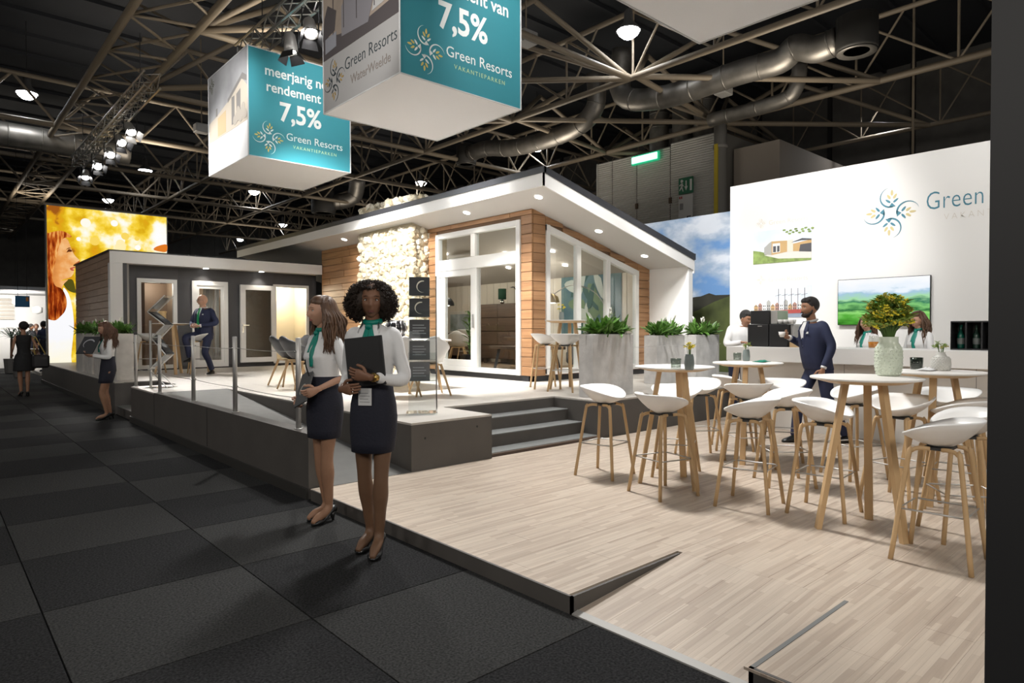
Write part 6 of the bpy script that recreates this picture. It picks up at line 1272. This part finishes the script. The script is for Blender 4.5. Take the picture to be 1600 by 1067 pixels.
def skirt(parent, H, hipx, knees, zt=.645, zb=.375, m=NAVY):
    b = MB(); kx = (knees[0].x+knees[1].x)/2; ky = (knees[0].y+knees[1].y)/2; R_ = []
    for z, ry, rx, f_ in ((zt, .064, .055, 0), (.6, .07, .058, 0), (.55, .08, .066, 0), (.5, .084, .069, 0), (.45, .083, .067, .25), (.41, .079, .063, .45), (zb, .076, .061, .6), (zb-.001, .072, .057, .6)):
        R_.append(ell((hipx+(kx-hipx)*f_, ky*f_, z*H), rx*H+.006, ry*H+.006, 26, .9))
    R_[0] = ell((hipx, 0, zt*H), .055*H+.013, .063*H+.014, 26, .9); b.loft(R_); return b.build('skirt', m, parent, True)
def long_hair(parent, M, m, n, L, seed, wavy=.012, rng_=.6, spread=1.0, col2=None, cap_m=None):
    """strands from the crown hanging past the shoulders, over a close cap"""
    r_ = random.Random(seed); b = MB(); C = MB()
    C.ball(M @ V((-.03, 0, .026)), .1, (.96, .84, 1.02), 20, 14, M.to_3x3()); C.ball(M @ V((.012, 0, .066)), .07, (1.0, 1.0, .84), 16, 12, M.to_3x3()); 
    C.v = [tuple(v) for v in C.v]; cap = C.build('hair', cap_m or m, parent, True)
    dn = M.to_3x3().inverted() @ V((0, 0, -1))
    for k in range(n):
        a = r_.uniform(-PI*rng_, PI*rng_)+PI; el_ = r_.uniform(.1, 1.25); R_ = 1.03
        p0 = V((-.014+.1*R_*math.cos(el_)*math.cos(a), .088*R_*math.cos(el_)*math.sin(a), .022+.106*R_*math.sin(el_)))
        p1 = V((-.016+.112*math.cos(a)*R_, .098*math.sin(a)*R_, .0+.02*math.sin(el_))); ln = L*r_.uniform(.75, 1.05); out = 1.12*spread+r_.uniform(-.08, .12)
        if abs(a-PI) > 2.05: p1.x = max(min(p1.x, .05), -.2)
        p = [p0, p1]; 
        for j in (1, 2, 3, 4): p.append(V((-.022+.112*math.cos(a)*out+r_.uniform(-wavy, wavy), .098*math.sin(a)*out*(1+.08*j)+r_.uniform(-wavy, wavy), .0))+dn*(ln*j/4))
        b.tube(smooth_path([M @ q for q in p], 3), [.003, .005, .0075, .0085, .0085, .009, .009, .009, .0085, .008, .0075, .007, .006, .005, .003, .0015], 5, flat=.6)
    o = b.build('hair_strands', m, cap, True); o['kind'] = 'stuff'; return cap
def curly_hair(parent, M, m, seed):
    r_ = random.Random(seed); bm = bmesh.new(); bmesh.ops.create_icosphere(bm, subdivisions=4, radius=1)
    def vol(d):   # how far the hair reaches in a direction
        x, y, z = d
        side = abs(y); R = .098+.028*side*(1.1-.5*max(0, z))+.015*max(0, -x); R += .05*side*max(0, -z+.25)
        if x > .3 and abs(y) < .56 and z < .46: R = .07
        if z < -.55: R *= max(.3, 1-.9*(-z-.55)) if abs(y) < .4 else 1.0
        if z > .6: R *= .95-.1*math.exp(-(y/.12)**2)
        return R
    for q in bm.verts:
        d = q.co.normalized(); R = vol(d)*(1+.05*noise.noise(d*9)); q.co = M @ V((d.x*R*1.0-.018, d.y*R*1.02, d.z*R*1.03+.012))
    b = MB(); b.addbm(bm); cap = b.build('hair', m, parent, True); b = MB()
    for k in range(2600):
        d = V((r_.gauss(-.1, 1), r_.gauss(0, 1), r_.gauss(0.05, 1))).normalized()
        if d.x > .25 and abs(d.y) < .54 and d.z < .52: continue
        R = vol(d)*r_.uniform(.93, 1.03); c = V((d.x*R-.018, d.y*R*1.02, d.z*R*1.03+.012)); u = d.orthogonal().normalized(); v = d.cross(u); a0 = r_.uniform(0, 6); rr = r_.uniform(.004, .008); dd = (d+V((r_.gauss(0, .35), r_.gauss(0, .35), r_.gauss(-.25, .3)))).normalized()
        b.tube([M @ (c+dd*(.032*j/7)+(u*math.cos(a0+j*1.5)+v*math.sin(a0+j*1.5))*rr) for j in range(8)], [.0022]*7+[.001], 3)
    o = b.build('hair_curls', m, cap, True); o['kind'] = 'stuff'; return cap
SCL = 1.0
def woman(label, loc, yaw, H, sk, leg_m, hipx, legs, arms, head, lip, brow, vox=.009, scarf=True, sleeves=1.0, shirt=True, shirt_m=None, sk_arm=None):
    """legs: (hip, knee, ankle, toe) each side; arms: (shoulder, elbow, wrist, hand dict); head: (centre, yaw, pitch)"""
    t = thing('person', label, 'person', loc, yaw); f = H/1.7
    hc, hy, hp = head; M = frame_head(hc, hy, hp, 0, f*.98)
    b = MB(); b.loft(torso_rings(H, True, -.012, .455, .8)); limb(b, [(hipx*.0, 0, .815*H), (hipx*.0+.004, 0, .85*H), V(hc)-V((.012, 0, .075*f))], [.052*f, .047*f, .047*f], 14)
    for i, (hip, kn, an, toe) in enumerate(legs):
        limb(b, [hip, V(hip).lerp(V(kn), .4), kn, V(kn).lerp(V(an), .3), V(kn).lerp(V(an), .65), an], [.066*f, .06*f, .046*f, .05*f, .038*f, .028*f], 14)
        an, toe = V(an), V(toe); limb(b, [an+V((0, 0, .02)), an-V((0, 0, .015))+(toe-an)*.15, an.lerp(toe, .6), toe], [.032*f, .033*f, .033*f, .02*f], 10)
    for sh, el, wr, hd in arms: limb(b, [V((sh.x, sh.y*.6, sh.z+.005)), V((sh.x, sh.y*.92, sh.z-.01)), V(sh).lerp(V(el), .5), el, V(el).lerp(V(wr), .4), wr], [.025*f, .031*f, .033*f, .027*f, .026*f, .021*f], 12)
    n0 = len(b.v); body = remesh(b, vox, [sk, leg_m], 'body', t, 5)
    for p in body.data.polygons:
        if p.center.z < .5*H: p.material_index = 1
    b = MB(); head_mesh(b, M, False)
    for sh, el, wr, hd in arms: hand(b, wr, hd['d'], hd['n'], hd['t'], hd.get('curl', .6), f*.92)
    me2 = b.mesh('head_and_hands', sk, True); bm = bmesh.new(); bm.from_mesh(body.data); bm.from_mesh(me2); bm.to_mesh(body.data); bm.free(); body.data.polygons.foreach_set('use_smooth', [True]*len(body.data.polygons))
    face_parts(M, t, lip, brow)
    if shirt:
        b = MB(); b.loft(torso_rings(H, True, .011, .6, .82)); b.loft([ell((-.003*H, 0, .8*H), .05*H, .088*H, 20), ell((-.003*H, 0, .825*H), .043*H, .06*H, 20), ell((.002, 0, .842*H), .037*H, .038*H, 20)])
        for sh, el, wr, hd in arms:
            e2 = V(el).lerp(V(wr), sleeves*.9) if sleeves > 0 else V(el)
            limb(b, [V((sh.x, sh.y*.5, sh.z+.004)), V((sh.x, sh.y*.9, sh.z-.004)), V(sh).lerp(V(el), .5), el, e2], [.036*f, .049*f, .044*f, .042*f, .034*f] if sleeves > .5 else [.036*f, .049*f, .046*f, .044*f, .043*f], 14)
        remesh(b, vox*1.05, shirt_m or SHIRT, 'blouse', t, 3)
        for s_ in (-1, 1):      # collar leaves
            b = MB(); b.loft([[V((-.03, s_*.05*f, .845*H)), V((-.03, s_*.056*f, .865*H)), V((-.035, s_*.05*f, .865*H))], [V((.05*f, s_*.045*f, .832*H)), V((.03*f, s_*.052*f, .862*H)), V((.025*f, s_*.046*f, .862*H))], [V((.085*f, s_*.05*f, .795*H)), V((.072*f, s_*.075*f, .815*H)), V((.07*f, s_*.07*f, .81*H))]]); b.build('collar', shirt_m or SHIRT, t, True)
    skirt(t, H, hipx, [V(l[1]) for l in legs]) if shirt else None
    if scarf:
        b = MB(); ring = [V((.002+.049*f*math.cos(a), .049*f*math.sin(a), .856*H-.012*math.cos(a))) for a in [2*PI*k/16 for k in range(16)]]; b.tube(ring, .017*f, 8, True)
        b.ball((.068*f, .0, .835*H), .022*f, (1, 1.2, 1), 10, 8)
        limb(b, [(.065*f, .01, .835*H), (.098*f, .025, .79*H), (.132*f, .03, .745*H), (.14*f, .035, .69*H)], [.012, .022, .027, .018], 10, 4, .5); limb(b, [(.065*f, -.01, .835*H), (.1*f, -.012, .79*H), (.134*f, -.01, .75*H)], [.012, .02, .014], 10, 4, .5); b.build('scarf', GREENS, t, True)
    for hip, kn, an, toe in legs: pump(None, t, an, toe, V(an).z-.045)
    t.scale = (SCL, SCL, SCL); return t, M
HD = lambda d, n, t, curl=.6: dict(d=d, n=n, t=t, curl=curl)
def std_legs(H, ank=.098, toe=.175, kx=.02, yaw=0.0, dx=(0, 0), gap=.045): 
    r = []
    for i, s_ in enumerate((1, -1)): a = V((-.01+dx[i], s_*gap, ank)); r.append(((0, s_*.043*H, .5*H), (kx+dx[i]*.6, s_*(gap+.018), .285*H), a, (a.x+toe*.85*math.cos(.12*s_), a.y+toe*.85*math.sin(.12*s_), .022)))
    return r
HAIRB = mat('black_curly_hair', (.026, .017, .012), .6, spec=.25); HAIRL = wood('light_brown_hair', (.115, .057, .027), (.055, .027, .014), .45, (18, 18, 3), .1); HAIRM = wood('auburn_brown_hair', (.13, .06, .03), (.07, .03, .015), .5, (18, 18, 3), .1); HAIRK = mat('short_dark_hair', (.01, .008, .007), .55, bump=.6, bscale=120)
def folder(label, loc, rot, w_, h, m, parts=()):
    t = thing('folder', label, 'folder', loc); t.rotation_euler = rot; b = MB(); b.box(-w_/2, w_/2, -h/2, h/2, -.008, .008, .003); b.build('cover', m, t)
    b = MB(); b.box(-w_/2-.002, -w_/2+.02, -h/2, h/2, -.0095, .0095, .003); b.build('spine', m, t); return t
# --- curly-haired hostess
SCL = 1.045
H = 1.69
def A_(sh, el, wr, hd): return (V(sh), V(el), V(wr), hd)
w1loc = atz(585, 860, 0)
w1, M1 = woman('curly-haired woman in white blouse, teal scarf and navy skirt hugging a black folder', (w1loc.x, w1loc.y, 0), math.radians(-143), H, SK_DK, SK_LEGD, 0, std_legs(H, .11, .185, dx=(.05, -.05), gap=.05),
  [A_((0, .148, 1.36), (.02, .205, 1.085), (.215, .06, 1.11), HD((.25, -1, .22), (-.9, -.15, .1), (.2, .2, 1), .55)), A_((0, -.148, 1.36), (-.05, -.195, 1.09), (.165, -.13, 1.03), HD((.5, .95, .06), (-.7, .6, .15), (0, .0, 1), .5))],
  ((.028, 0, 1.573), math.radians(22), -.02), LIPD, HAIRB, .0085, True, .86)
curly_hair(w1, M1, HAIRB, 3)
b = MB(); b.tube([(.21+.0, .097+.0, 1.108+.0)]*1+[(.212, .1, 1.1085)], .03, 14); b = MB()
wd = (V((.215, .06, 1.11))-V((.02, .205, 1.085))).normalized(); wc = V((.215, .06, 1.11))-wd*.035
b.tube([wc-wd*.007, wc+wd*.007], .0285, 16); wt = b.build('wrist_watch', mat('gold_watch', (.6, .4, .12), .3, 1.0), w1, True)
b = MB(); u_ = wd.cross(V((0, 0, 1))).normalized(); fc = wc-u_*-.028 if (wc+u_).x > wc.x else wc-u_*.028; b.tube([fc, fc+(fc-wc).normalized()*.009], .018, 14); b.build('watch_face', MATS['gold_watch'], wt, True)
b = MB(); b.box(.124, .128, -.045, .04, .93, 1.035); b.build('name_badge', mat('badge_paper', (.6, .6, .6), .6), w1)
for k in range(4): b = MB(); b.box(.1285, .129, -.035, .03-.01*(k % 2), .95+.018*k, .953+.018*k); b.build('badge_print', MATS['grey_print'], w1)
Rw = Matrix.Rotation(math.radians(-143), 3, 'Z'); fl_ = w1.location + Rw @ V((.15, .01, 1.2))*SCL
fo = thing('folder', 'black folder held against the chest of the curly-haired hostess', 'folder', fl_); fo.rotation_euler = (Rw @ Matrix.Rotation(.1, 3, 'X')).to_euler()
b = MB(); b.box(-.008, .008, -.125, .125, -.155, .155, .004); b.build('cover', BLACK, fo); b = MB(); b.box(-.0095, .0095, .108, .128, -.155, .155, .003); b.build('spine', BLACK, fo); b = MB(); b.prism([(x*.05, y*.05-.03) for x, y in arc_pts(0, 0, .7, 100, 260, .2)], frame((.0082, .0, 0), (0, 1, 0), (0, 0, 1)), 0, .001); b.build('cover_emblem', mat('faint_emblem', (.03, .035, .035), .3), fo)
# --- long-haired hostess
SCL = 1.038
H = 1.65
w2loc = atz(509, 813, 0)
w2, M2 = woman('long-haired woman in white blouse and navy skirt looking left beside the curly-haired hostess', (w2loc.x, w2loc.y, 0), math.radians(-172), H, SK_LT, SK_LEG, 0, std_legs(H, .105, .18, dx=(.01, -.03), gap=.042),
  [A_((0, .142, 1.325), (-.045, .215, 1.075), (.155, .145, .985), HD((.75, -.45, -.35), (-.3, -.9, .1), (.3, 0, 1), .8)), A_((0, -.142, 1.325), (-.02, -.21, 1.06), (.1, -.165, .9), HD((.6, .45, -.55), (.1, .9, .2), (.55, -.1, .8), .7))],
  ((.03, 0, 1.535), math.radians(-16), .05), LIPL, HAIRM, .0085, True, .15)
long_hair(w2, M2, HAIRL, 420, .3, 4, .018, spread=1.12)
Rw = Matrix.Rotation(math.radians(-172), 3, 'Z'); fo = thing('folder', 'grey folder held at the waist of the long-haired hostess', 'folder', w2.location + Rw @ V((.15, -.03, .985))*SCL); fo.rotation_euler = (Rw @ Matrix.Rotation(math.radians(-28), 3, 'Y') @ Matrix.Rotation(.3, 3, 'X') @ Matrix.Rotation(-.2, 3, 'Z')).to_euler()
GF = mat('grey_folder', (.085, .088, .09), .45); b = MB(); b.box(-.007, .007, -.09, .09, -.14, .14, .003); b.build('cover', GF, fo); b = MB(); b.prism([(x*.06, y*.06-.02) for x, y in arc_pts(0, 0, .7, 60, 250, .35)], frame((.0072, 0, 0), (0, 1, 0), (0, 0, 1)), 0, .001); b.build('cover_emblem', mat('pale_emblem', (.5, .47, .42), .4), fo)
b = MB(); b.tube([w_ for w_ in (V((.155, -.012, 1.19)), V((.15, -.008, 1.14)), V((.13, 0, 1.07)))], .005, 6); b.build('lanyard', BLACK, w2)
SCL = 1.0
# --- hostess reading a folder at the steps
H = 1.6
w3loc = atz(170, 655, 0)
w3, M3 = woman('hostess with wavy brown hair reading a black folder at the far steps', (w3loc.x, w3loc.y, 0), math.radians(178), H, SK_LT, SK_LEG, 0, [((0, .083, .8), (.1, .06, .46), (.03, .045, .1), (.19, .05, .022)), ((0, -.083, .8), (.03, -.06, .455), (-.03, -.04, .1), (.13, -.04, .022))],
  [A_((0, .152, 1.29), (.02, .2, 1.03), (.26, .11, 1.06), HD((1, -.3, .35), (0, -.5, .8), (.2, -.8, .3), .7)), A_((0, -.152, 1.29), (-.04, -.2, 1.02), (.22, -.13, 1.04), HD((1, .35, .25), (0, .5, .8), (.2, .8, .3), .7))],
  ((.045, 0, 1.487), 0, -.25), LIPL, HAIRM, .011, True, .95)
long_hair(w3, M3, HAIRM, 280, .36, 6, .03, spread=1.25)
Rw = Matrix.Rotation(math.radians(178), 3, 'Z'); fo = thing('folder', 'open black folder in the hands of the hostess at the far steps', 'folder', w3.location + Rw @ V((.27, .03, 1.22))); fo.rotation_euler = (Rw @ Matrix.Rotation(math.radians(48), 3, 'Z') @ Matrix.Rotation(math.radians(-38), 3, 'Y')).to_euler()
b = MB(); b.box(-.007, .007, -.14, .14, -.17, .17, .003); b.build('cover', BLACK, fo); b = MB(); b.prism([(x*.12, y*.12+.02) for x, y in arc_pts(0, 0, .7, 30, 240, .25)], frame((.0072, 0, 0), (0, 1, 0), (0, 0, 1)), 0, .001); b.prism([(x*.12, y*.12+.02) for x, y in arc_pts(0, 0, .7, 30, 240, .25)], frame((-.0072, 0, 0), (0, -1, 0), (0, 0, 1)), 0, .001); b.build('cover_emblem', mat('emblem_silver', (.4, .4, .42), .4), fo)
# --- men in suits
def man(label, loc, yaw, H, sk, legs, arms, head, lean=0.0, hair=None, beard=None, tie=None, glasses=False, jacket=True, zj=.46, vox=.011, trousers=True):
    t = thing('person', label, 'person', loc, yaw); f = H/1.78; hc, hy, hp = head; M = frame_head(hc, hy, hp, 0, f*1.06)
    b = MB(); b.loft(torso_rings(H, False, -.012, lean=lean)); nk = V((lean*.33*H, 0, .82*H)); limb(b, [nk, V(hc)-V((.012, 0, .07))], [.056*f, .054*f], 12)
    for hip, kn, an, toe in legs: limb(b, [hip, V(hip).lerp(V(kn), .5), kn, V(kn).lerp(V(an), .35), an, V(an)-V((0, 0, .03))], [.075, .065, .05, .048, .034, .034], 12)
    for sh, el, wr, hd in arms: limb(b, [V((sh.x, sh.y*.7, sh.z)), V(sh).lerp(V(el), .3), el, wr], [.026*f, .034*f, .033*f, .024*f], 12)
    body = remesh(b, vox, sk, 'body', t, 4); b = MB(); head_mesh(b, M, True)
    for sh, el, wr, hd in arms: hand(b, wr, hd['d'], hd['n'], hd['t'], hd.get('curl', .6), f*1.02)
    me2 = b.mesh('head_and_hands', sk, True); bm = bmesh.new(); bm.from_mesh(body.data); bm.from_mesh(me2); bm.to_mesh(body.data); bm.free(); body.data.polygons.foreach_set('use_smooth', [True]*len(body.data.polygons))
    face_parts(M, t, mat('lip_colour_tan', (.3, .14, .1), .5), HAIRK, glasses)
    b = MB(); b.loft(torso_rings(H, False, .014 if jacket else .012, zj, .82, lean=lean)); cl = SUIT if jacket else SHIRT
    for sh, el, wr, hd in arms: limb(b, [V((sh.x, sh.y*.45, sh.z+.012)), V((sh.x, sh.y*.92, sh.z-.002)), V(sh).lerp(V(el), .45), el, V(el).lerp(V(wr), .88)], [.042*f, .057*f, .057*f, .052*f, .042*f], 14)
    remesh(b, vox*1.1, cl, 'jacket' if jacket else 'shirt', t, 3)
    for sh, el, wr, hd in arms: b = MB(); d = (V(wr)-V(el)); b.tube([V(el)+d*.86, V(el)+d*.96], .034*f, 12); b.build('shirt_cuff', SHIRT, t, True)
    if trousers:
        b = MB(); b.loft(torso_rings(H, False, .008, .455, .6, lean=lean))
        for hip, kn, an, toe in legs: limb(b, [V(hip)+V((0, 0, .04)), hip, V(hip).lerp(V(kn), .5), kn, V(kn).lerp(V(an), .5), V(an)-V((0, 0, .03))], [.085, .092, .082, .068, .06, .056], 14)
        remesh(b, vox*1.1, SUIT, 'trousers', t, 3)
        for hip, kn, an, toe in legs: pump(None, t, an, toe, 0, SHOE, True, max(0, V(an).z-.13))
    lx = lambda z: lean*(z-.5)*H
    b = MB(); b.tube([V((lx(.84)-.002+.058*f*math.cos(a), .06*f*math.sin(a), .835*H-.014*math.cos(a))) for a in [2*PI*k/16 for k in range(16)]], .014, 8, True); b.build('shirt_collar', SHIRT, t, True)
    if jacket:
        def ch(z, y, o): return V((lx(z)+(.078+(.006 if z < .76 else 0)-(.0 if z < .77 else (z-.77)*.55))*H+.012-abs(y)*.16+o, y, z*H))
        b = MB(); b.loft([[ch(.825, -.03, .0), ch(.825, .03, .0), ch(.825, .03, -.02), ch(.825, -.03, -.02)], [ch(.77, -.05, .004), ch(.77, .05, .004), ch(.77, .05, -.02), ch(.77, -.05, -.02)], [ch(.66, -.006, .008), ch(.66, .006, .008), ch(.66, .006, -.02), ch(.66, -.006, -.02)]]); b.build('shirt_front', SHIRT, t)
        for s_ in (-1, 1): b = MB(); b.loft([[ch(.83, s_*.04, .004), ch(.83, s_*.055, -.006), ch(.83, s_*.05, -.02)], [ch(.765, s_*.045, .013), ch(.765, s_*.1, .006), ch(.765, s_*.09, -.01)], [ch(.65, s_*.004, .014), ch(.65, s_*.02, .012), ch(.65, s_*.012, -.005)]]); b.build('lapel', SUIT, t)
        if tie: b = MB(); b.loft([[ch(z, -w_, .012+o), ch(z, w_, .012+o), ch(z, w_, .004), ch(z, -w_, .004)] for z, w_, o in ((.826, .013, .006), (.812, .017, .008), (.805, .012, .004), (.74, .02, .006), (.66, .024, .01), (.6, .03, .014), (.585, .003, .01))]); b.build('tie', tie, t)
        b = MB(); b.add([ch(.745, .085, .012), ch(.745, .125, .012), ch(.76, .118, .012), ch(.757, .108, .013), ch(.763, .1, .012)], [(0, 1, 2, 3, 4)]); b.build('pocket_square', SHIRT, t)
    if hair is not None:
        b = MB(); b.ball(M @ V((-.02, 0, .03)), .098, (1.02, .82, 1.0), 22, 16, M.to_3x3()); b.ball(M @ V((.03, 0, .075)), .06, (1.0, 1.1, .7), 14, 10, M.to_3x3())
        inv = M.inverted(); keep = []
        b.v = [tuple(v) for v in b.v]; o = b.build('hair', hair, t, True)
    if beard is not None:
        b = MB(); b.ball(M @ V((.045, 0, -.088)), .05, (.95, 1.02, .62), 16, 10, M.to_3x3()); b.tube([M @ V(p) for p in ((.088, -.026, -.062), (.1, 0, -.053), (.088, .026, -.062))], [.004, .006, .004], 6)
        for s_ in (-1, 1): b.tube([M @ V(p) for p in ((.0, s_*.071, -.02), (.02, s_*.066, -.06), (.05, s_*.045, -.088))], [.008, .014, .02], 8)
        b.build('beard', beard, t, True)
    return t, M
H = 1.76
mloc = (atz(1230, 688, W_Z)+atz(1291, 694, W_Z))/2
m5, M5 = man('bearded man in navy suit walking with a white cup in front of the bar', (mloc.x+.1, mloc.y-.1, W_Z), math.radians(146), H, SK_TN,
  [((.0, .09, .9), (-.07, .09, .5), (-.3, .08, .13), (-.15, .08, .02)), ((.0, -.09, .9), (.2, -.08, .53), (.26, -.07, .11), (.43, -.07, .02))],
  [A_((.06, .185, 1.405), (.02, .27, 1.15), (.12, .26, .9), HD((.3, -.1, -1), (-.2, -1, 0), (1, 0, .2), .8)), A_((.06, -.185, 1.405), (.0, -.25, 1.16), (.3, -.17, 1.27), HD((.8, .45, .25), (.1, .8, .3), (.2, .1, 1), 1.0))],
  ((.13, 0, 1.625), 0, -.03), .16, HAIRK, mat('dark_beard', (.02, .013, .01), .8))
Rw = Matrix.Rotation(math.radians(146), 3, 'Z'); t = thing('coffee_cup', 'white cup in the raised hand of the walking man', 'cup', m5.location + Rw @ V((.41, -.115, 1.27))); b = MB(); b.lathe([(.022, 0), (.036, .03), (.04, .065), (.036, .065), (.02, .01)], 16); b.build('cup_body', WHITE, t, True); b = MB(); b.tube([(.035, 0, .055), (.06, 0, .045), (.055, 0, .022), (.033, 0, .018)], .005, 6); b.build('cup_handle', WHITE, t, True)
# bald man seated
H = 1.74
zs = .73-.875
m4, M4 = man('bald man in navy suit and green tie seated on a white stool before the cabin', (BST.x+.1, BST.y-.02, P_Z-.045), math.radians(-150), H, SK_LT,
  [((.0, .1, .9), (.2, .2, .53), (.04, .22, .2), (.2, .25, .1)), ((.0, -.1, .9), (.37, -.13, .83), (.28, -.12, .46), (.43, -.13, .37))],
  [A_((.0, .19, 1.385), (.02, .31, 1.13), (.25, .1, 1.07), HD((.4, -1, -.1), (-.6, 0, .5), (.3, .2, 1), .8)), A_((.0, -.19, 1.385), (.02, -.31, 1.13), (.26, -.08, 1.06), HD((.4, 1, -.1), (-.6, 0, .5), (.3, -.2, 1), .9))],
  ((.05, 0, 1.6), math.radians(-28), -.02), .02, None, None, TIE, True)
m4.location.z = P_Z-.085
# bartender behind the coffee machine
b6 = atx(1160, 540, 9.5)
m6, M6 = man('bartender in white shirt bending over the coffee machine behind the counter', (9.5, b6.y+.05, W_Z), math.radians(-125), 1.72, SK_TN, [((.0, .09, .88), (.0, .09, .48), (-.02, .09, .1), (.14, .09, .02)), ((.0, -.09, .88), (.0, -.09, .48), (-.02, -.09, .1), (.14, -.09, .02))],
  [A_((.1, .2, 1.38), (.14, .27, 1.14), (.36, .14, 1.17), HD((1, -.3, 0), (0, 0, -1), (0, -1, 0), .5)), A_((.1, -.2, 1.38), (.14, -.27, 1.14), (.36, -.14, 1.17), HD((1, .3, 0), (0, 0, -1), (0, 1, 0), .5))],
  ((.22, 0, 1.535), .3, -.3), .25, HAIRK, None, None, False, False)
# two hostesses behind the bouquet
for i, (px, hy, lab, hm, off) in enumerate(((1357, .7, 'auburn-haired hostess behind the counter left of the bouquet', HAIRM, -35), (1437, -.1, 'brown-haired hostess behind the counter right of the bouquet', HAIRL, -28))):
    q = atx(px, 520, 9.55 if i else 9.75); H = 1.6 if i else 1.56
    ww, MM = woman(lab, (q.x, q.y, W_Z), math.radians(180+off), H, SK_LT, SK_LEG, 0, std_legs(H, .1, .17), [A_((0, .15, .805*H), (.03, .2, .64*H), (.2, .12, .66*H), HD((1, -.4, 0), (0, 0, -1), (0, -1, 0), .6)), A_((0, -.15, .805*H), (.03, -.2, .64*H), (.2, -.12, .66*H), HD((1, .4, 0), (0, 0, -1), (0, 1, 0), .6))], ((.04, 0, .928*H), hy, -.15), LIPL, HAIRM, .012, True, .9)
    long_hair(ww, MM, hm, 130, .34, 30+i, .02)
# far-left visitors
def simple_dress(t, H, m):
    b = MB(); b.loft(torso_rings(H, True, .014, .455, .82)); b.loft([ell((0, 0, z*H), r1*H, r2*H, 22) for z, r1, r2 in ((.56, .07, .09), (.5, .08, .108), (.42, .085, .115), (.34, .09, .12))]); remesh(b, .013, m, 'dress', t, 3)
q = atz(38, 619, 0); H = 1.66
w9, M9 = woman('woman in black dress with a dark bag seen from behind at the left edge', (q.x, q.y, 0), math.radians(95), H, SK_TN, SK_TN, 0, std_legs(H, .1, .17, dx=(.06, -.08)), [A_((0, .15, 1.33), (-.06, .2, 1.08), (.1, .2, .95), HD((.8, 0, -.4), (0, -1, 0), (.3, 0, 1), .8)), A_((0, -.15, 1.33), (-.1, -.22, 1.08), (.05, -.26, .98), HD((.8, 0, -.2), (0, 1, 0), (.3, 0, 1), .9))], ((.03, 0, 1.54), .5, 0), LIPL, HAIRK, .013, False, 0, shirt=False)
simple_dress(w9, H, DRESS); b = MB(); b.ball(M9 @ V((-.022, 0, .03)), .105, (1.0, .85, 1.0), 16, 12, M9.to_3x3()); b.ball(M9 @ V((-.11, 0, .03)), .05, (1, 1, 1), 12, 8); b.build('hair', HAIRK, w9, True)
t = thing('shoulder_bag', 'dark bag with yellow strap carried by the woman at the left edge', 'bag', (q.x+.3, q.y-.06, .62)); b = MB(); b.box(-.16, .16, -.07, .07, 0, .3, .04); b.build('bag_body', mat('dark_bag', (.02, .018, .02), .5), t); b = MB(); b.tube(smooth_path([(-.1, 0, .28), (-.12, .02, .5), (-.1, .03, .7), (.0, .03, .5), (.1, 0, .28)], 4), .012, 6); b.build('bag_strap', mat('ochre_strap', (.35, .25, .06), .6), t, True)
for i, (px, py, X_, lab, m_) in enumerate(((48, 512, 2.45, 'dark-clad visitor at the far booth desk, left one', mat('dark_knit', (.02, .02, .025), .8)), (57, 516, 2.95, 'brown-haired visitor at the far booth desk, right one', mat('brown_knit', (.1, .06, .05), .8)), (69, 545, 3.0, 'visitor in blue half hidden behind the lightbox', mat('blue_knit', (.02, .03, .08), .8)))):
    q = aty(px, py, (30.4, 30.6, 26.6)[i]); H = 1.62 if i < 2 else 1.68; z0 = 0.0 if i < 2 else .1
    ww, MM = woman(lab, (q.x, q.y, .0 if i == 5 else (.1 if q.x > 2.75 else 0)), math.radians((-60, -110, 120)[i]), H, SK_TN, m_, 0, std_legs(H, .06, .17), [A_((0, .16, .8*H), (0, .21, .64*H), (.1, .18, .55*H), HD((.7, 0, -.6), (0, -1, 0), (.3, 0, 1), .6)), A_((0, -.16, .8*H), (0, -.21, .64*H), (.1, -.18, .55*H), HD((.7, 0, -.6), (0, 1, 0), (.3, 0, 1), .6))], ((.03, 0, .925*H), .2, 0), LIPL, HAIRM, .014, False, .9, shirt=True, shirt_m=m_)
    b = MB(); b.ball(MM @ V((-.02, 0, .03)), .105, (1.02, .86, 1.05), 16, 12, MM.to_3x3()); b.build('hair', (HAIRK, HAIRM, HAIRK)[i], ww, True)
